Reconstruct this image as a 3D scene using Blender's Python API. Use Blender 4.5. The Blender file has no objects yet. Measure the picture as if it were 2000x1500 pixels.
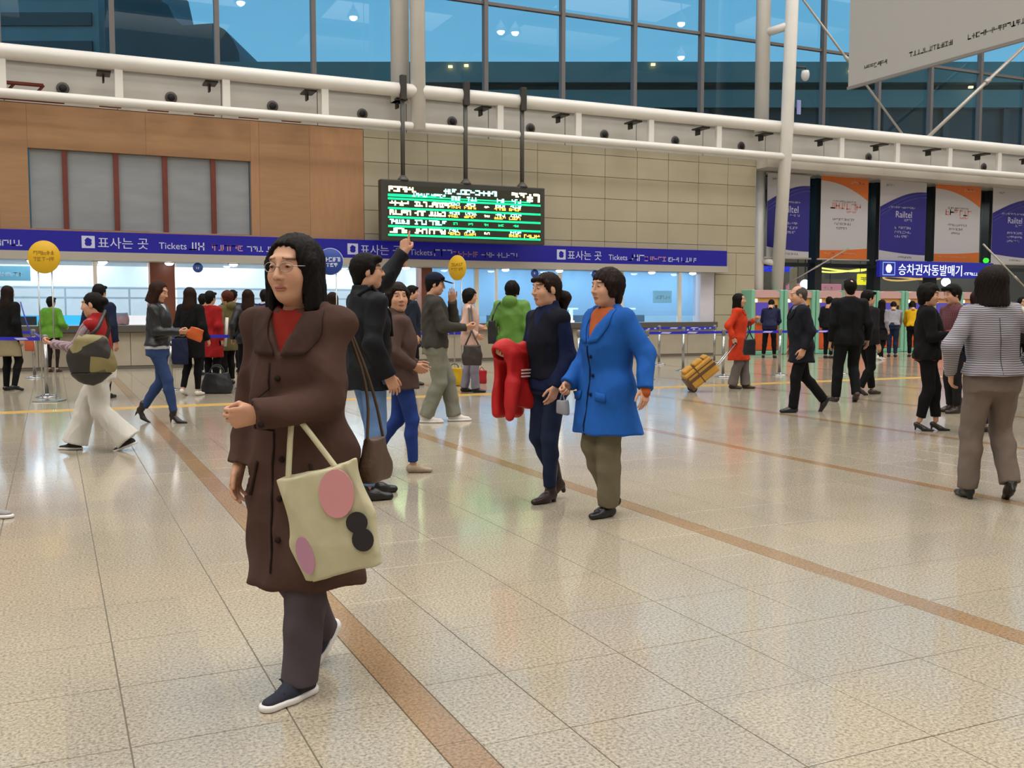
import bpy, bmesh, math, random
import numpy as np
from mathutils import Vector, Matrix

# ------------------------------------------------------------------ camera, world, lights, exposure
SC = bpy.context.scene
COL = SC.collection
F_PX, CAM_H = 1940.0, 1.34
PITCH = math.atan(144.0 / F_PX)
YAW = math.atan(900.0 / math.hypot(F_PX, 144.0))
cam_data = bpy.data.cameras.new('camera')
cam_data.sensor_width = 36.0
cam_data.lens = F_PX / 2000.0 * 36.0
cam_data.clip_end = 500.0
cam = bpy.data.objects.new('camera', cam_data)
cam.location = (0, 0, CAM_H)
cam.rotation_euler = (math.pi / 2 - PITCH, 0, -YAW)
COL.objects.link(cam)
SC.camera = cam

SC.view_settings.view_transform = 'Standard'
SC.view_settings.look = 'None'
SC.view_settings.gamma = 1.0
SC.view_settings.use_curve_mapping = False
SC.view_settings.exposure = -0.06

world = bpy.data.worlds.new('dusk_sky')
SC.world = world
world.use_nodes = True
_n = world.node_tree.nodes
_l = world.node_tree.links
_n.clear()
_out = _n.new('ShaderNodeOutputWorld')
_bg = _n.new('ShaderNodeBackground')
_tc = _n.new('ShaderNodeTexCoord')
_sx = _n.new('ShaderNodeSeparateXYZ')
_cr = _n.new('ShaderNodeValToRGB')
_cr.color_ramp.elements[0].position = 0.0
_cr.color_ramp.elements[0].color = (0.19, 0.44, 0.60, 1)
_cr.color_ramp.elements[1].position = 0.55
_cr.color_ramp.elements[1].color = (0.06, 0.22, 0.42, 1)
_l.new(_tc.outputs['Generated'], _sx.inputs[0])
_l.new(_sx.outputs['Z'], _cr.inputs[0])
_l.new(_cr.outputs[0], _bg.inputs[0])
_bg.inputs[1].default_value = 1.5
_l.new(_bg.outputs[0], _out.inputs[0])

HALL_LIGHT_COLOR = (1.0, 0.965, 0.92)
HALL_LIGHT_WATTS = 455.0
ROOF_Z = 17.0
CEILING_LAMPS = [(x, y) for y in (-6.5, 0.0, 6.5, 13.2, 20.4) for x in (-14.0, -4.0, 6.0, 16.0, 26.0, 36.0)]
for _x, _y in CEILING_LAMPS:
    _d = bpy.data.lights.new('luminaire_light', 'AREA')
    _d.shape = 'RECTANGLE'
    _d.size, _d.size_y = 6.0, 3.2
    _d.energy = HALL_LIGHT_WATTS
    _d.color = HALL_LIGHT_COLOR
    _d.spread = math.radians(152)
    _o = bpy.data.objects.new('luminaire_light', _d)
    _o.location = (_x, _y, ROOF_Z - 0.72)
    COL.objects.link(_o)
# ------------------------------------------------------------------ helpers
R = math.radians
rnd = random.Random(7)

def lin(h):
    """sRGB hex string -> linear rgb"""
    h = h.lstrip('#')
    out = []
    for i in (0, 2, 4):
        c = int(h[i:i + 2], 16) / 255.0
        out.append(c / 12.92 if c <= 0.04045 else ((c + 0.055) / 1.055) ** 2.4)
    return tuple(out)

_fw = np.array([math.sin(YAW) * math.cos(PITCH), math.cos(YAW) * math.cos(PITCH), -math.sin(PITCH)])
_rt = np.array([math.cos(YAW), -math.sin(YAW), 0.0])
_up = np.cross(_rt, _fw)

def floor_at(px, py):
    """floor point seen at photograph pixel (2000x1500 frame)"""
    d = _fw + _rt * (px - 1000.0) / F_PX + _up * (750.0 - py) / F_PX
    t = -CAM_H / d[2]
    return float(d[0] * t), float(d[1] * t)

MATS = {}

def mat(name, color, rough=0.6, metal=0.0, spec=0.5, var=0.0, var_scale=6.0, bump=0.0, bump_scale=120.0,
        emit=None, emit_strength=0.0, stretch=(1, 1, 1), coords='Object', sheen=0.0, coat=0.0):
    if name in MATS:
        return MATS[name]
    if isinstance(color, str):
        color = lin(color)
    m = bpy.data.materials.new(name)
    m.use_nodes = True
    nt = m.node_tree
    b = nt.nodes['Principled BSDF']
    b.inputs['Base Color'].default_value = (*color, 1)
    b.inputs['Roughness'].default_value = rough
    b.inputs['Metallic'].default_value = metal
    b.inputs['Specular IOR Level'].default_value = spec
    if sheen:
        b.inputs['Sheen Weight'].default_value = sheen
    if coat:
        b.inputs['Coat Weight'].default_value = coat
    if emit is not None:
        if isinstance(emit, str):
            emit = lin(emit)
        b.inputs['Emission Color'].default_value = (*emit, 1)
        b.inputs['Emission Strength'].default_value = emit_strength
    if var or bump:
        tc = nt.nodes.new('ShaderNodeTexCoord')
        mp = nt.nodes.new('ShaderNodeMapping')
        mp.inputs['Scale'].default_value = stretch
        nt.links.new(tc.outputs[coords], mp.inputs[0])
    if var:
        nz = nt.nodes.new('ShaderNodeTexNoise')
        nz.inputs['Scale'].default_value = var_scale
        nz.inputs['Detail'].default_value = 4
        nt.links.new(mp.outputs[0], nz.inputs['Vector'])
        cr = nt.nodes.new('ShaderNodeValToRGB')
        cr.color_ramp.elements[0].position = 0.3
        cr.color_ramp.elements[1].position = 0.7
        cr.color_ramp.elements[0].color = (*[max(0, c * (1 - var)) for c in color], 1)
        cr.color_ramp.elements[1].color = (*[min(1, c * (1 + var)) for c in color], 1)
        nt.links.new(nz.outputs['Fac'], cr.inputs[0])
        nt.links.new(cr.outputs[0], b.inputs['Base Color'])
    if bump:
        nb = nt.nodes.new('ShaderNodeTexNoise')
        nb.inputs['Scale'].default_value = bump_scale
        nb.inputs['Detail'].default_value = 3
        nt.links.new(mp.outputs[0], nb.inputs['Vector'])
        bp = nt.nodes.new('ShaderNodeBump')
        bp.inputs['Strength'].default_value = bump
        bp.inputs['Distance'].default_value = 0.01
        nt.links.new(nb.outputs['Fac'], bp.inputs['Height'])
        nt.links.new(bp.outputs[0], b.inputs['Normal'])
    MATS[name] = m
    return m

def stripe_mat(name, c1, c2, axis='Z', scale=40.0, dist=2.0, rough=0.85, duty=0.5, soft=0.12, c3=None, axis2='X', scale2=20.0):
    """woven stripes (or a plaid with c3) in object space"""
    if name in MATS:
        return MATS[name]
    m = mat(name, c1, rough, bump=0.25, bump_scale=260)
    nt = m.node_tree
    b = nt.nodes['Principled BSDF']
    tc = nt.nodes.new('ShaderNodeTexCoord')
    def wave(ax, sc):
        w = nt.nodes.new('ShaderNodeTexWave')
        w.bands_direction = ax
        w.inputs['Scale'].default_value = sc
        w.inputs['Distortion'].default_value = dist
        w.inputs['Detail'].default_value = 1
        w.inputs['Detail Scale'].default_value = 0.6
        nt.links.new(tc.outputs['Object'], w.inputs['Vector'])
        r = nt.nodes.new('ShaderNodeValToRGB')
        r.color_ramp.elements[0].position = max(0, duty - soft)
        r.color_ramp.elements[1].position = min(1, duty + soft)
        nt.links.new(w.outputs['Fac'], r.inputs[0])
        return r
    w1 = wave(axis, scale)
    mx = nt.nodes.new('ShaderNodeMixRGB')
    mx.inputs[1].default_value = (*lin(c1), 1)
    mx.inputs[2].default_value = (*lin(c2), 1)
    nt.links.new(w1.outputs[0], mx.inputs[0])
    last = mx
    if c3:
        w2 = wave(axis2, scale2)
        m2 = nt.nodes.new('ShaderNodeMixRGB')
        m2.inputs[2].default_value = (*lin(c3), 1)
        nt.links.new(mx.outputs[0], m2.inputs[1])
        nt.links.new(w2.outputs[0], m2.inputs[0])
        last = m2
    nt.links.new(last.outputs[0], b.inputs['Base Color'])
    return m

def glass_mat(name, tint=(0.92, 0.97, 1.0), fac=1.0, ior=1.5, rough=0.0, haze=0.0):
    if name in MATS:
        return MATS[name]
    m = bpy.data.materials.new(name)
    m.use_nodes = True
    nt = m.node_tree
    nt.nodes.clear()
    out = nt.nodes.new('ShaderNodeOutputMaterial')
    tr = nt.nodes.new('ShaderNodeBsdfTransparent')
    tr.inputs[0].default_value = (*tint, 1)
    gl = nt.nodes.new('ShaderNodeBsdfGlossy')
    gl.inputs['Roughness'].default_value = rough
    lw = nt.nodes.new('ShaderNodeLayerWeight')
    pw = nt.nodes.new('ShaderNodeMath'); pw.operation = 'POWER'; pw.inputs[1].default_value = 5.0
    fr = nt.nodes.new('ShaderNodeMath'); fr.operation = 'MULTIPLY_ADD'; fr.inputs[1].default_value = .96; fr.inputs[2].default_value = .04
    nt.links.new(lw.outputs['Facing'], pw.inputs[0])
    nt.links.new(pw.outputs[0], fr.inputs[0])
    mx = nt.nodes.new('ShaderNodeMixShader')
    nt.links.new(fr.outputs[0], mx.inputs[0])
    nt.links.new(tr.outputs[0], mx.inputs[1])
    nt.links.new(gl.outputs[0], mx.inputs[2])
    last = mx
    if haze:
        df = nt.nodes.new('ShaderNodeBsdfDiffuse')
        df.inputs[0].default_value = (0.75, 0.85, 0.92, 1)
        m2 = nt.nodes.new('ShaderNodeMixShader')
        m2.inputs[0].default_value = haze
        nt.links.new(mx.outputs[0], m2.inputs[1])
        nt.links.new(df.outputs[0], m2.inputs[2])
        last = m2
    nt.links.new(last.outputs[0], out.inputs[0])
    MATS[name] = m
    return m

def emit_mat(name, color, strength):
    if name in MATS:
        return MATS[name]
    m = bpy.data.materials.new(name)
    m.use_nodes = True
    nt = m.node_tree
    nt.nodes.clear()
    out = nt.nodes.new('ShaderNodeOutputMaterial')
    e = nt.nodes.new('ShaderNodeEmission')
    e.inputs[0].default_value = (*(lin(color) if isinstance(color, str) else color), 1)
    e.inputs[1].default_value = strength
    nt.links.new(e.outputs[0], out.inputs[0])
    MATS[name] = m
    return m

# ---- tagging
def tag(o, label=None, cat=None, group=None, kind=None):
    if label: o['label'] = label
    if cat: o['category'] = cat
    if group: o['group'] = group
    if kind: o['kind'] = kind
    return o

def link(name, me, material=None, parent=None):
    o = bpy.data.objects.new(name, me)
    COL.objects.link(o)
    if material is not None and me is not None and len(me.materials) == 0:
        me.materials.append(material)
    if parent is not None:
        o.parent = parent
    return o

def thing(name, label, cat, loc=(0, 0, 0), rz=0.0, group=None):
    o = bpy.data.objects.new(name, None)
    o.empty_display_size = 0.2
    COL.objects.link(o)
    o.location = loc
    o.rotation_euler = (0, 0, rz)
    return tag(o, label, cat, group)

def struct(name, me, material, parent=None, label=None):
    o = link(name, me, material, parent)
    if parent is None:
        o['kind'] = 'structure'
    if label: o['label'] = label
    return o

# ---- mesh building
class MB:
    """collects shapes into one mesh"""
    def __init__(self):
        self.v, self.f, self.s = [], [], []
    def add(self, vs, fs, smooth=False):
        n = len(self.v)
        self.v += [tuple(p) for p in vs]
        self.f += [tuple(i + n for i in q) for q in fs]
        self.s += [smooth] * len(fs)
        return self
    def box(self, x0, x1, y0, y1, z0, z1, bev=0.0, M=None):
        if bev <= 0:
            vs = [(x, y, z) for z in (z0, z1) for y in (y0, y1) for x in (x0, x1)]
            fs = [(0, 2, 3, 1), (4, 5, 7, 6), (0, 1, 5, 4), (2, 6, 7, 3), (0, 4, 6, 2), (1, 3, 7, 5)]
        else:
            bm = bmesh.new()
            bmesh.ops.create_cube(bm, size=1.0)
            for w in bm.verts:
                w.co = Vector(((x0 + x1) / 2 + w.co.x * (x1 - x0), (y0 + y1) / 2 + w.co.y * (y1 - y0), (z0 + z1) / 2 + w.co.z * (z1 - z0)))
            bmesh.ops.bevel(bm, geom=bm.edges[:], offset=bev, segments=2, profile=0.5, affect='EDGES')
            bm.verts.index_update()
            vs = [w.co.copy() for w in bm.verts]
            fs = [[w.index for w in q.verts] for q in bm.faces]
            bm.free()
        if M is not None:
            vs = [M @ Vector(p) for p in vs]
        return self.add(vs, fs, False)
    def tube(self, pts, r, n=12, caps=True, closed=False):
        """tube along points; r a number or one radius per point"""
        pts = [Vector(p) for p in pts]
        k = len(pts)
        rs = r if isinstance(r, (list, tuple)) else [r] * k
        up = None
        vs = []
        for i, p in enumerate(pts):
            if closed:
                t = (pts[(i + 1) % k] - pts[i - 1]).normalized()
            else:
                t = (pts[min(i + 1, k - 1)] - pts[max(i - 1, 0)]).normalized()
            if up is None:
                up = Vector((0, 0, 1)) if abs(t.z) < 0.9 else Vector((1, 0, 0))
            a = t.cross(up).normalized()
            up = a.cross(t).normalized()
            for j in range(n):
                w = 2 * math.pi * j / n
                vs.append(p + (a * math.cos(w) + up * math.sin(w)) * rs[i])
        fs = []
        for i in range(k if closed else k - 1):
            i2 = (i + 1) % k
            for j in range(n):
                fs.append((i * n + j, i * n + (j + 1) % n, i2 * n + (j + 1) % n, i2 * n + j))
        self.add(vs, fs, True)
        if caps and not closed:
            b = len(self.v) - len(vs)
            self.f.append(tuple(b + j for j in range(n))[::-1]); self.s.append(False)
            self.f.append(tuple(b + (k - 1) * n + j for j in range(n))); self.s.append(False)
        return self
    def lathe(self, prof, n=24, center=(0, 0, 0), axis='Z', smooth=True):
        vs, fs = [], []
        for (r, h) in prof:
            for j in range(n):
                w = 2 * math.pi * j / n
                c, s_ = r * math.cos(w), r * math.sin(w)
                p = (c, s_, h) if axis == 'Z' else ((c, h, s_) if axis == 'Y' else (h, c, s_))
                vs.append((p[0] + center[0], p[1] + center[1], p[2] + center[2]))
        m = len(prof)
        for i in range(m - 1):
            for j in range(n):
                q = (i * n + j, i * n + (j + 1) % n, (i + 1) * n + (j + 1) % n, (i + 1) * n + j)
                fs.append(q if axis != 'Y' else q[::-1])
        self.add(vs, fs, smooth)
        b = len(self.v) - len(vs)
        if prof[0][0] > 1e-6:
            self.f.append(tuple(b + j for j in range(n))[::-1]); self.s.append(False)
        if prof[-1][0] > 1e-6:
            self.f.append(tuple(b + (m - 1) * n + j for j in range(n))); self.s.append(False)
        return self
    def prism(self, poly, y0, y1, M=None):
        """polygon in x,z extruded along y"""
        n = len(poly)
        vs = [(p[0], y0, p[1]) for p in poly] + [(p[0], y1, p[1]) for p in poly]
        fs = [tuple(range(n)), tuple(range(2 * n - 1, n - 1, -1))]
        fs += [(i, n + i, n + (i + 1) % n, (i + 1) % n) for i in range(n)]
        if M is not None:
            vs = [M @ Vector(p) for p in vs]
        return self.add(vs, fs, False)
    def mesh(self, name='mesh'):
        me = bpy.data.meshes.new(name)
        me.from_pydata([tuple(p) for p in self.v], [], self.f)
        me.polygons.foreach_set('use_smooth', self.s)
        me.update()
        return me
    def build(self, name, material=None, parent=None):
        return link(name, self.mesh(name), material, parent)

def text_mesh(s, size, depth=0.002, align='LEFT'):
    """lettering as a thin mesh in the x,z plane facing -y"""
    cu = bpy.data.curves.new('lettering', 'FONT')
    cu.body = s
    cu.size = size
    cu.align_x = align
    cu.extrude = depth / 2
    cu.resolution_u = 3
    o = bpy.data.objects.new('lettering_tmp', cu)
    COL.objects.link(o)
    dg = bpy.context.evaluated_depsgraph_get()
    me = bpy.data.meshes.new_from_object(o.evaluated_get(dg))
    bpy.data.objects.remove(o)
    bpy.data.curves.remove(cu)
    me.transform(Matrix.Rotation(math.pi / 2, 4, 'X'))
    me.materials.clear()
    return me

def strokes(mb, x, z, w, h, y, seed, gap=0.18, t=0.16, thick=0.003):
    """a row of small glyph-like strokes (print that cannot be read) in the x,z plane"""
    rg = random.Random(seed)
    cx = x
    while cx < x + w - h * 0.5:
        cw = h * rg.uniform(0.7, 1.0)
        tt = h * t
        for _ in range(rg.choice((1, 2))):
            zz = z + rg.choice((0.02, 0.42, 0.8)) * h
            mb.box(cx, cx + cw, y - thick, y, zz, zz + tt)
        for _ in range(rg.choice((1, 2))):
            xx = cx + rg.choice((0.0, 0.4, 0.8)) * cw
            a = rg.choice((0, 0, 0.4))
            mb.box(xx, xx + tt, y - thick, y, z + a * h, z + h)
        cx += cw + h * gap
    return mb
# ------------------------------------------------------------------ the hall
WY = 24.4                                     # face of the ticket wall
TX0, TX1 = -11.0, 38.0                        # extent of the long walls

# ---- floor: granite tiles with recessed joints
def granite(name, base, dark, light, rough=0.16):
    m = mat(name, base, rough, spec=0.5)
    nt = m.node_tree
    b = nt.nodes['Principled BSDF']
    ge = nt.nodes.new('ShaderNodeNewGeometry')
    v1 = nt.nodes.new('ShaderNodeTexNoise'); v1.inputs['Scale'].default_value = 84; v1.inputs['Detail'].default_value = 3.5; v1.inputs['Roughness'].default_value = .65
    v2 = nt.nodes.new('ShaderNodeTexVoronoi'); v2.inputs['Scale'].default_value = 150
    v3 = nt.nodes.new('ShaderNodeTexNoise'); v3.inputs['Scale'].default_value = 0.9; v3.inputs['Detail'].default_value = 3
    for q in (v1, v2, v3):
        nt.links.new(ge.outputs['Position'], q.inputs['Vector'])
    r1 = nt.nodes.new('ShaderNodeValToRGB')
    e = r1.color_ramp.elements
    e[0].position = .34; e[0].color = (*lin(dark), 1)
    e[1].position = .62; e[1].color = (*lin(light), 1)
    q = e.new(.48); q.color = (*lin(base), 1)
    nt.links.new(v1.outputs['Fac'], r1.inputs[0])
    mx = nt.nodes.new('ShaderNodeMixRGB'); mx.blend_type = 'MULTIPLY'; mx.inputs[0].default_value = .45
    r2 = nt.nodes.new('ShaderNodeValToRGB'); r2.color_ramp.elements[0].position = .0; r2.color_ramp.elements[1].position = .5
    r2.color_ramp.elements[0].color = (.86, .85, .84, 1); r2.color_ramp.elements[1].color = (1, 1, 1, 1)
    nt.links.new(v2.outputs['Color'], r2.inputs[0])
    nt.links.new(r1.outputs[0], mx.inputs[1]); nt.links.new(r2.outputs[0], mx.inputs[2])
    # tone drifts slightly from slab to slab and across the hall
    sn = nt.nodes.new('ShaderNodeVectorMath'); sn.operation = 'SNAP'; sn.inputs[1].default_value = (.505, .537, 10)
    nt.links.new(ge.outputs['Position'], sn.inputs[0])
    wn = nt.nodes.new('ShaderNodeTexWhiteNoise'); wn.noise_dimensions = '2D'
    nt.links.new(sn.outputs[0], wn.inputs['Vector'])
    r3 = nt.nodes.new('ShaderNodeValToRGB')
    r3.color_ramp.elements[0].color = (.93, .93, .94, 1); r3.color_ramp.elements[1].color = (1.04, 1.03, 1.0, 1)
    nt.links.new(wn.outputs['Value'], r3.inputs[0])
    m2 = nt.nodes.new('ShaderNodeMixRGB'); m2.blend_type = 'MULTIPLY'; m2.inputs[0].default_value = 1
    nt.links.new(mx.outputs[0], m2.inputs[1]); nt.links.new(r3.outputs[0], m2.inputs[2])
    r4 = nt.nodes.new('ShaderNodeValToRGB')
    r4.color_ramp.elements[0].position = .35; r4.color_ramp.elements[1].position = .7
    r4.color_ramp.elements[0].color = (.96, .96, .97, 1); r4.color_ramp.elements[1].color = (1.03, 1.01, .99, 1)
    nt.links.new(v3.outputs['Fac'], r4.inputs[0])
    m3 = nt.nodes.new('ShaderNodeMixRGB'); m3.blend_type = 'MULTIPLY'; m3.inputs[0].default_value = 1
    nt.links.new(m2.outputs[0], m3.inputs[1]); nt.links.new(r4.outputs[0], m3.inputs[2])
    nt.links.new(m3.outputs[0], b.inputs['Base Color'])
    # polish varies a little
    ma = nt.nodes.new('ShaderNodeMapRange'); ma.inputs['To Min'].default_value = rough * .8; ma.inputs['To Max'].default_value = rough * 1.35
    nt.links.new(v3.outputs['Fac'], ma.inputs['Value'])
    nt.links.new(ma.outputs[0], b.inputs['Roughness'])
    return m

M_TILE = granite('granite_beige', '#a19885', '#7e766a', '#b7ad9b', .115)
M_BAND = granite('granite_brown', '#957a5c', '#786349', '#a68a69', .13)
M_JOINT = mat('joint_mortar', '#6e665a', .8)
M_TACT = mat('tactile_yellow', '#c9a963', .35, var=.06, var_scale=3)

mb = MB(); mb.box(TX0 - 8, TX1 + 6, -14, 29.5, -.30, -.004)
FLOOR = struct('floor', mb.mesh('floor'), M_JOINT, label='polished beige granite concourse floor with brown bands')
BANDS = [(1.03, 1.165), (3.505, 3.645), (6.0, 6.135), (8.48, 8.615), (10.95, 11.085), (13.43, 13.565), (15.9, 16.04), (18.38, 18.52), (20.85, 20.99),
         (-1.44, -1.305), (-3.92, -3.785), (-6.4, -6.265), (-8.87, -8.735)]
xl = [1.165, 1.475, 1.98, 2.485, 3.0, 3.505, 3.645, 4.12, 4.62, 5.1, 5.56, 6.0]
xcols = [(a, b) for a, b in zip(xl, xl[1:]) if (a, b) not in BANDS]
left_edges = [1.03, .68, .18, -.32, -.82, -1.305]
xcols += [(b, a) for a, b in zip(left_edges, left_edges[1:])]
x = -1.44
while x > -11:
    ed = [x - i * (2.345 / 5) for i in range(6)]
    xcols += [(b, a) for a, b in zip(ed, ed[1:])]
    x -= 2.48
x = 6.135
while x < 36:
    ed = [x + i * (2.345 / 5) for i in range(6)]
    xcols += list(zip(ed, ed[1:]))
    x += 2.48
cells = []
for (a, b) in xcols:
    ph = 3.18 if b < 1.2 else 3.28
    j0 = int(math.floor((-1.5 - ph) / .537))
    y = ph + j0 * .537
    while y < 24.2:
        y1 = min(y + .537, 24.25)
        cells.append((a, b, y, y1))
        y += .537
JG = .0022
def in_view(xm, ym):
    v = np.array([xm, ym, -CAM_H])
    d = v @ _fw
    if d < .6:
        return None
    px, py = 1000 + F_PX * (v @ _rt) / d, 750 - F_PX * (v @ _up) / d
    return d if (-150 < px < 2150 and py < 1640) else None
ranked = []
rest = []
for c in cells:
    d = in_view((c[0] + c[1]) / 2, (c[2] + c[3]) / 2)
    (ranked.append((d, c)) if d is not None else rest.append(c))
ranked.sort()
shared = {}
def tile_mesh(w, l, m, nm):
    key = (round(w, 3), round(l, 3), nm)
    if key not in shared:
        q = MB()
        e = .0012
        vs = [(JG, JG, -.010), (w - JG, JG, -.010), (w - JG, l - JG, -.010), (JG, l - JG, -.010),
              (JG, JG, -e), (w - JG, JG, -e), (w - JG, l - JG, -e), (JG, l - JG, -e),
              (JG + e, JG + e, 0), (w - JG - e, JG + e, 0), (w - JG - e, l - JG - e, 0), (JG + e, l - JG - e, 0)]
        fs = []
        for lv in (0, 4):
            fs += [(lv + i, lv + (i + 1) % 4, lv + 4 + (i + 1) % 4, lv + 4 + i) for i in range(4)]
        fs.append((8, 9, 10, 11))
        q.add(vs, fs)
        me = q.mesh(nm); me.materials.append(m)
        shared[key] = me
    return shared[key]
NT = 225
for d, c in ranked[:NT]:
    o = link('tile', tile_mesh(c[1] - c[0], c[3] - c[2], M_TILE, 'tile'), None, FLOOR)
    o.location = (c[0], c[2], 0)
fld = MB()
for c in [c for _, c in ranked[NT:]] + rest:
    a, b, y0, y1 = c
    fld.add([(a + JG, y0 + JG, 0), (b - JG, y0 + JG, 0), (b - JG, y1 - JG, 0), (a + JG, y1 - JG, 0), (a + JG, y0 + JG, -.01), (b - JG, y0 + JG, -.01), (b - JG, y1 - JG, -.01), (a + JG, y1 - JG, -.01)],
            [(0, 1, 2, 3), (0, 4, 5, 1), (1, 5, 6, 2), (2, 6, 7, 3), (3, 7, 4, 0)])
tag(fld.build('tile_field', M_TILE, FLOOR), kind='stuff')
bandfar = MB()
for (a, b) in BANDS:
    y = -1.5
    while y < 24.2:
        y1 = min(y + 1.074, 24.25)
        d = in_view((a + b) / 2, (y + y1) / 2)
        if d is not None and d < 13 and -2 < a < 7:
            o = link('band_tile', tile_mesh(b - a, y1 - y, M_BAND, 'band_tile'), None, FLOOR)
            o.location = (a, y, 0)
        else:
            bandfar.add([(a + JG, y + JG, 0), (b - JG, y + JG, 0), (b - JG, y1 - JG, 0), (a + JG, y1 - JG, 0), (a + JG, y + JG, -.01), (b - JG, y + JG, -.01), (b - JG, y1 - JG, -.01), (a + JG, y1 - JG, -.01)],
                        [(0, 1, 2, 3), (0, 4, 5, 1), (1, 5, 6, 2), (2, 6, 7, 3), (3, 7, 4, 0)])
        y += 1.074
tag(bandfar.build('band_field', M_BAND, FLOOR), kind='stuff')
# yellow guide strip
q = MB(); q.box(.003, .597, -.15, .15, .0, .003)
for i in range(5):
    q.box(.02, .58, -.125 + i * .058, -.105 + i * .058, .003, .006)
tm = q.mesh('tactile_tile'); tm.materials.append(M_TACT)
for i in range(48):
    o = link('tactile_tile', tm, None, FLOOR)
    o.location = (-3.0 + i * .6, 14.55, 0)

# ---- plain shell of the hall outside the picture
M_WHITE = mat('painted_white', '#cfcac2', .6, var=.03, var_scale=1.2)
mb = MB(); mb.box(TX0 - 8.3, TX0 - 8, -14, 29.5, 0, ROOF_Z + .4); struct('wall_west', mb.mesh('w'), M_WHITE, label='plain white end wall of the hall')
mb = MB(); mb.box(TX1 + 6, TX1 + 6.3, -14, 29.5, 0, ROOF_Z + .4); struct('wall_east', mb.mesh('w'), M_WHITE, label='plain white far end wall of the hall')
mb = MB(); mb.box(TX0 - 8.3, TX1 + 6.3, -14.3, -14, 0, ROOF_Z + .4); struct('wall_south', mb.mesh('w'), M_WHITE, label='plain white wall opposite the ticket counters')
mb = MB(); mb.box(TX0 - 8.3, TX1 + 6.3, -14.3, 25.4, ROOF_Z, ROOF_Z + .4); struct('ceiling', mb.mesh('c'), M_WHITE, label='white hall roof')
M_LAMPBOX = mat('lamp_housing', '#b9b9b6', .4, metal=.3)
q = MB(); q.box(-3.1, 3.1, -1.7, 1.7, 0, .12, .02)
lm = q.mesh('housing'); lm.materials.append(M_LAMPBOX)
q = MB()
for sx in (-2.4, 2.4):
    q.tube([(sx, 0, .1), (sx, 0, .72)], .03, 8)
hm = q.mesh('hanger'); hm.materials.append(M_LAMPBOX)
for (x, y) in CEILING_LAMPS:
    t = thing('ceiling_light', 'wide rectangular light panel hanging under the white roof', 'light', (x, y, ROOF_Z - .71), 0, 'light panels under the roof')
    link('housing', lm, None, t); link('hanger', hm, None, t)

# ---- high-bay lamps whose mirror images show in the dusk glass
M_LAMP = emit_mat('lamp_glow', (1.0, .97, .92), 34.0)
q = MB(); q.lathe([(.0, -.17), (.08, -.155), (.14, -.10), (.16, -.02), (.155, .01), (0, .011)], 20)
glow_me = q.mesh('lens'); glow_me.materials.append(M_LAMP)
q = MB(); q.lathe([(.24, -.03), (.25, 0), (.16, .22), (.07, .32), (.05, .42), (0, .42)], 20)
shade_me = q.mesh('shade'); shade_me.materials.append(M_LAMPBOX)
q = MB(); q.tube([(0, 0, .4), (0, 0, 4.0)], .015, 6)
rod_me = q.mesh('rod'); rod_me.materials.append(M_LAMPBOX)
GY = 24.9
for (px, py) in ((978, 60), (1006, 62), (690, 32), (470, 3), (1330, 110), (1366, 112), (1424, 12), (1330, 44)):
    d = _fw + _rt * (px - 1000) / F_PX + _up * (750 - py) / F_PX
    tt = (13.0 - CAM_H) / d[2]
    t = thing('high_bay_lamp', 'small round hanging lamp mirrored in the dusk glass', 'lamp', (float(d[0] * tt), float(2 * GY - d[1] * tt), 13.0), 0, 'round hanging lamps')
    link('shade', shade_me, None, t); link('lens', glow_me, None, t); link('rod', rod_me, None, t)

# ---- ticket wall: tiled stone part
M_STONE = mat('wall_stone', '#aba28a', .42, var=.05, var_scale=1.1, bump=.05, bump_scale=90)
M_STONEJ = mat('wall_joint', '#918977', .8)
mb = MB()
mb.box(7.2, 19.4, WY + .03, WY + .30, 3.05, 5.85)
WALL = struct('wall_back', mb.mesh('wall_back'), M_STONEJ, label='beige stone-tiled ticket wall')
def panel(x0, x1, z0, z1, m, parent, name='panel', y=WY, d=.03, g=.006, proud=0.0):
    q = MB(); q.box(x0 + g, x1 - g, y - proud, y + d, z0 + g, z1 - g, .004)
    return q.build(name, m, parent)
zs = [3.05, 3.26, 3.85, 4.45, 5.05, 5.65, 5.85]
xs = [7.2, 7.85] + [8.9 + 1.05 * i for i in range(11)]
xs = [v for v in xs if v < 19.3] + [19.4]
for a, b in zip(xs, xs[1:]):
    for c, d in zip(zs, zs[1:]):
        panel(a, b, c, d, M_STONE, WALL, proud=rnd.uniform(0, .002))
mb = MB(); mb.box(17.96, 19.4, WY + .03, WY + .30, 0, 3.05)
PIER = struct('wall_pier', mb.mesh('wall_pier'), M_STONEJ, label='beige stone pier at the end of the ticket counters')
for c, d in zip([0, .6, 1.2, 1.8, 2.4], [.6, 1.2, 1.8, 2.4, 3.05]):
    for a, b in ((17.95, 18.7), (18.7, 19.4)):
        panel(a, b, c, d, M_STONE, PIER)

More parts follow.
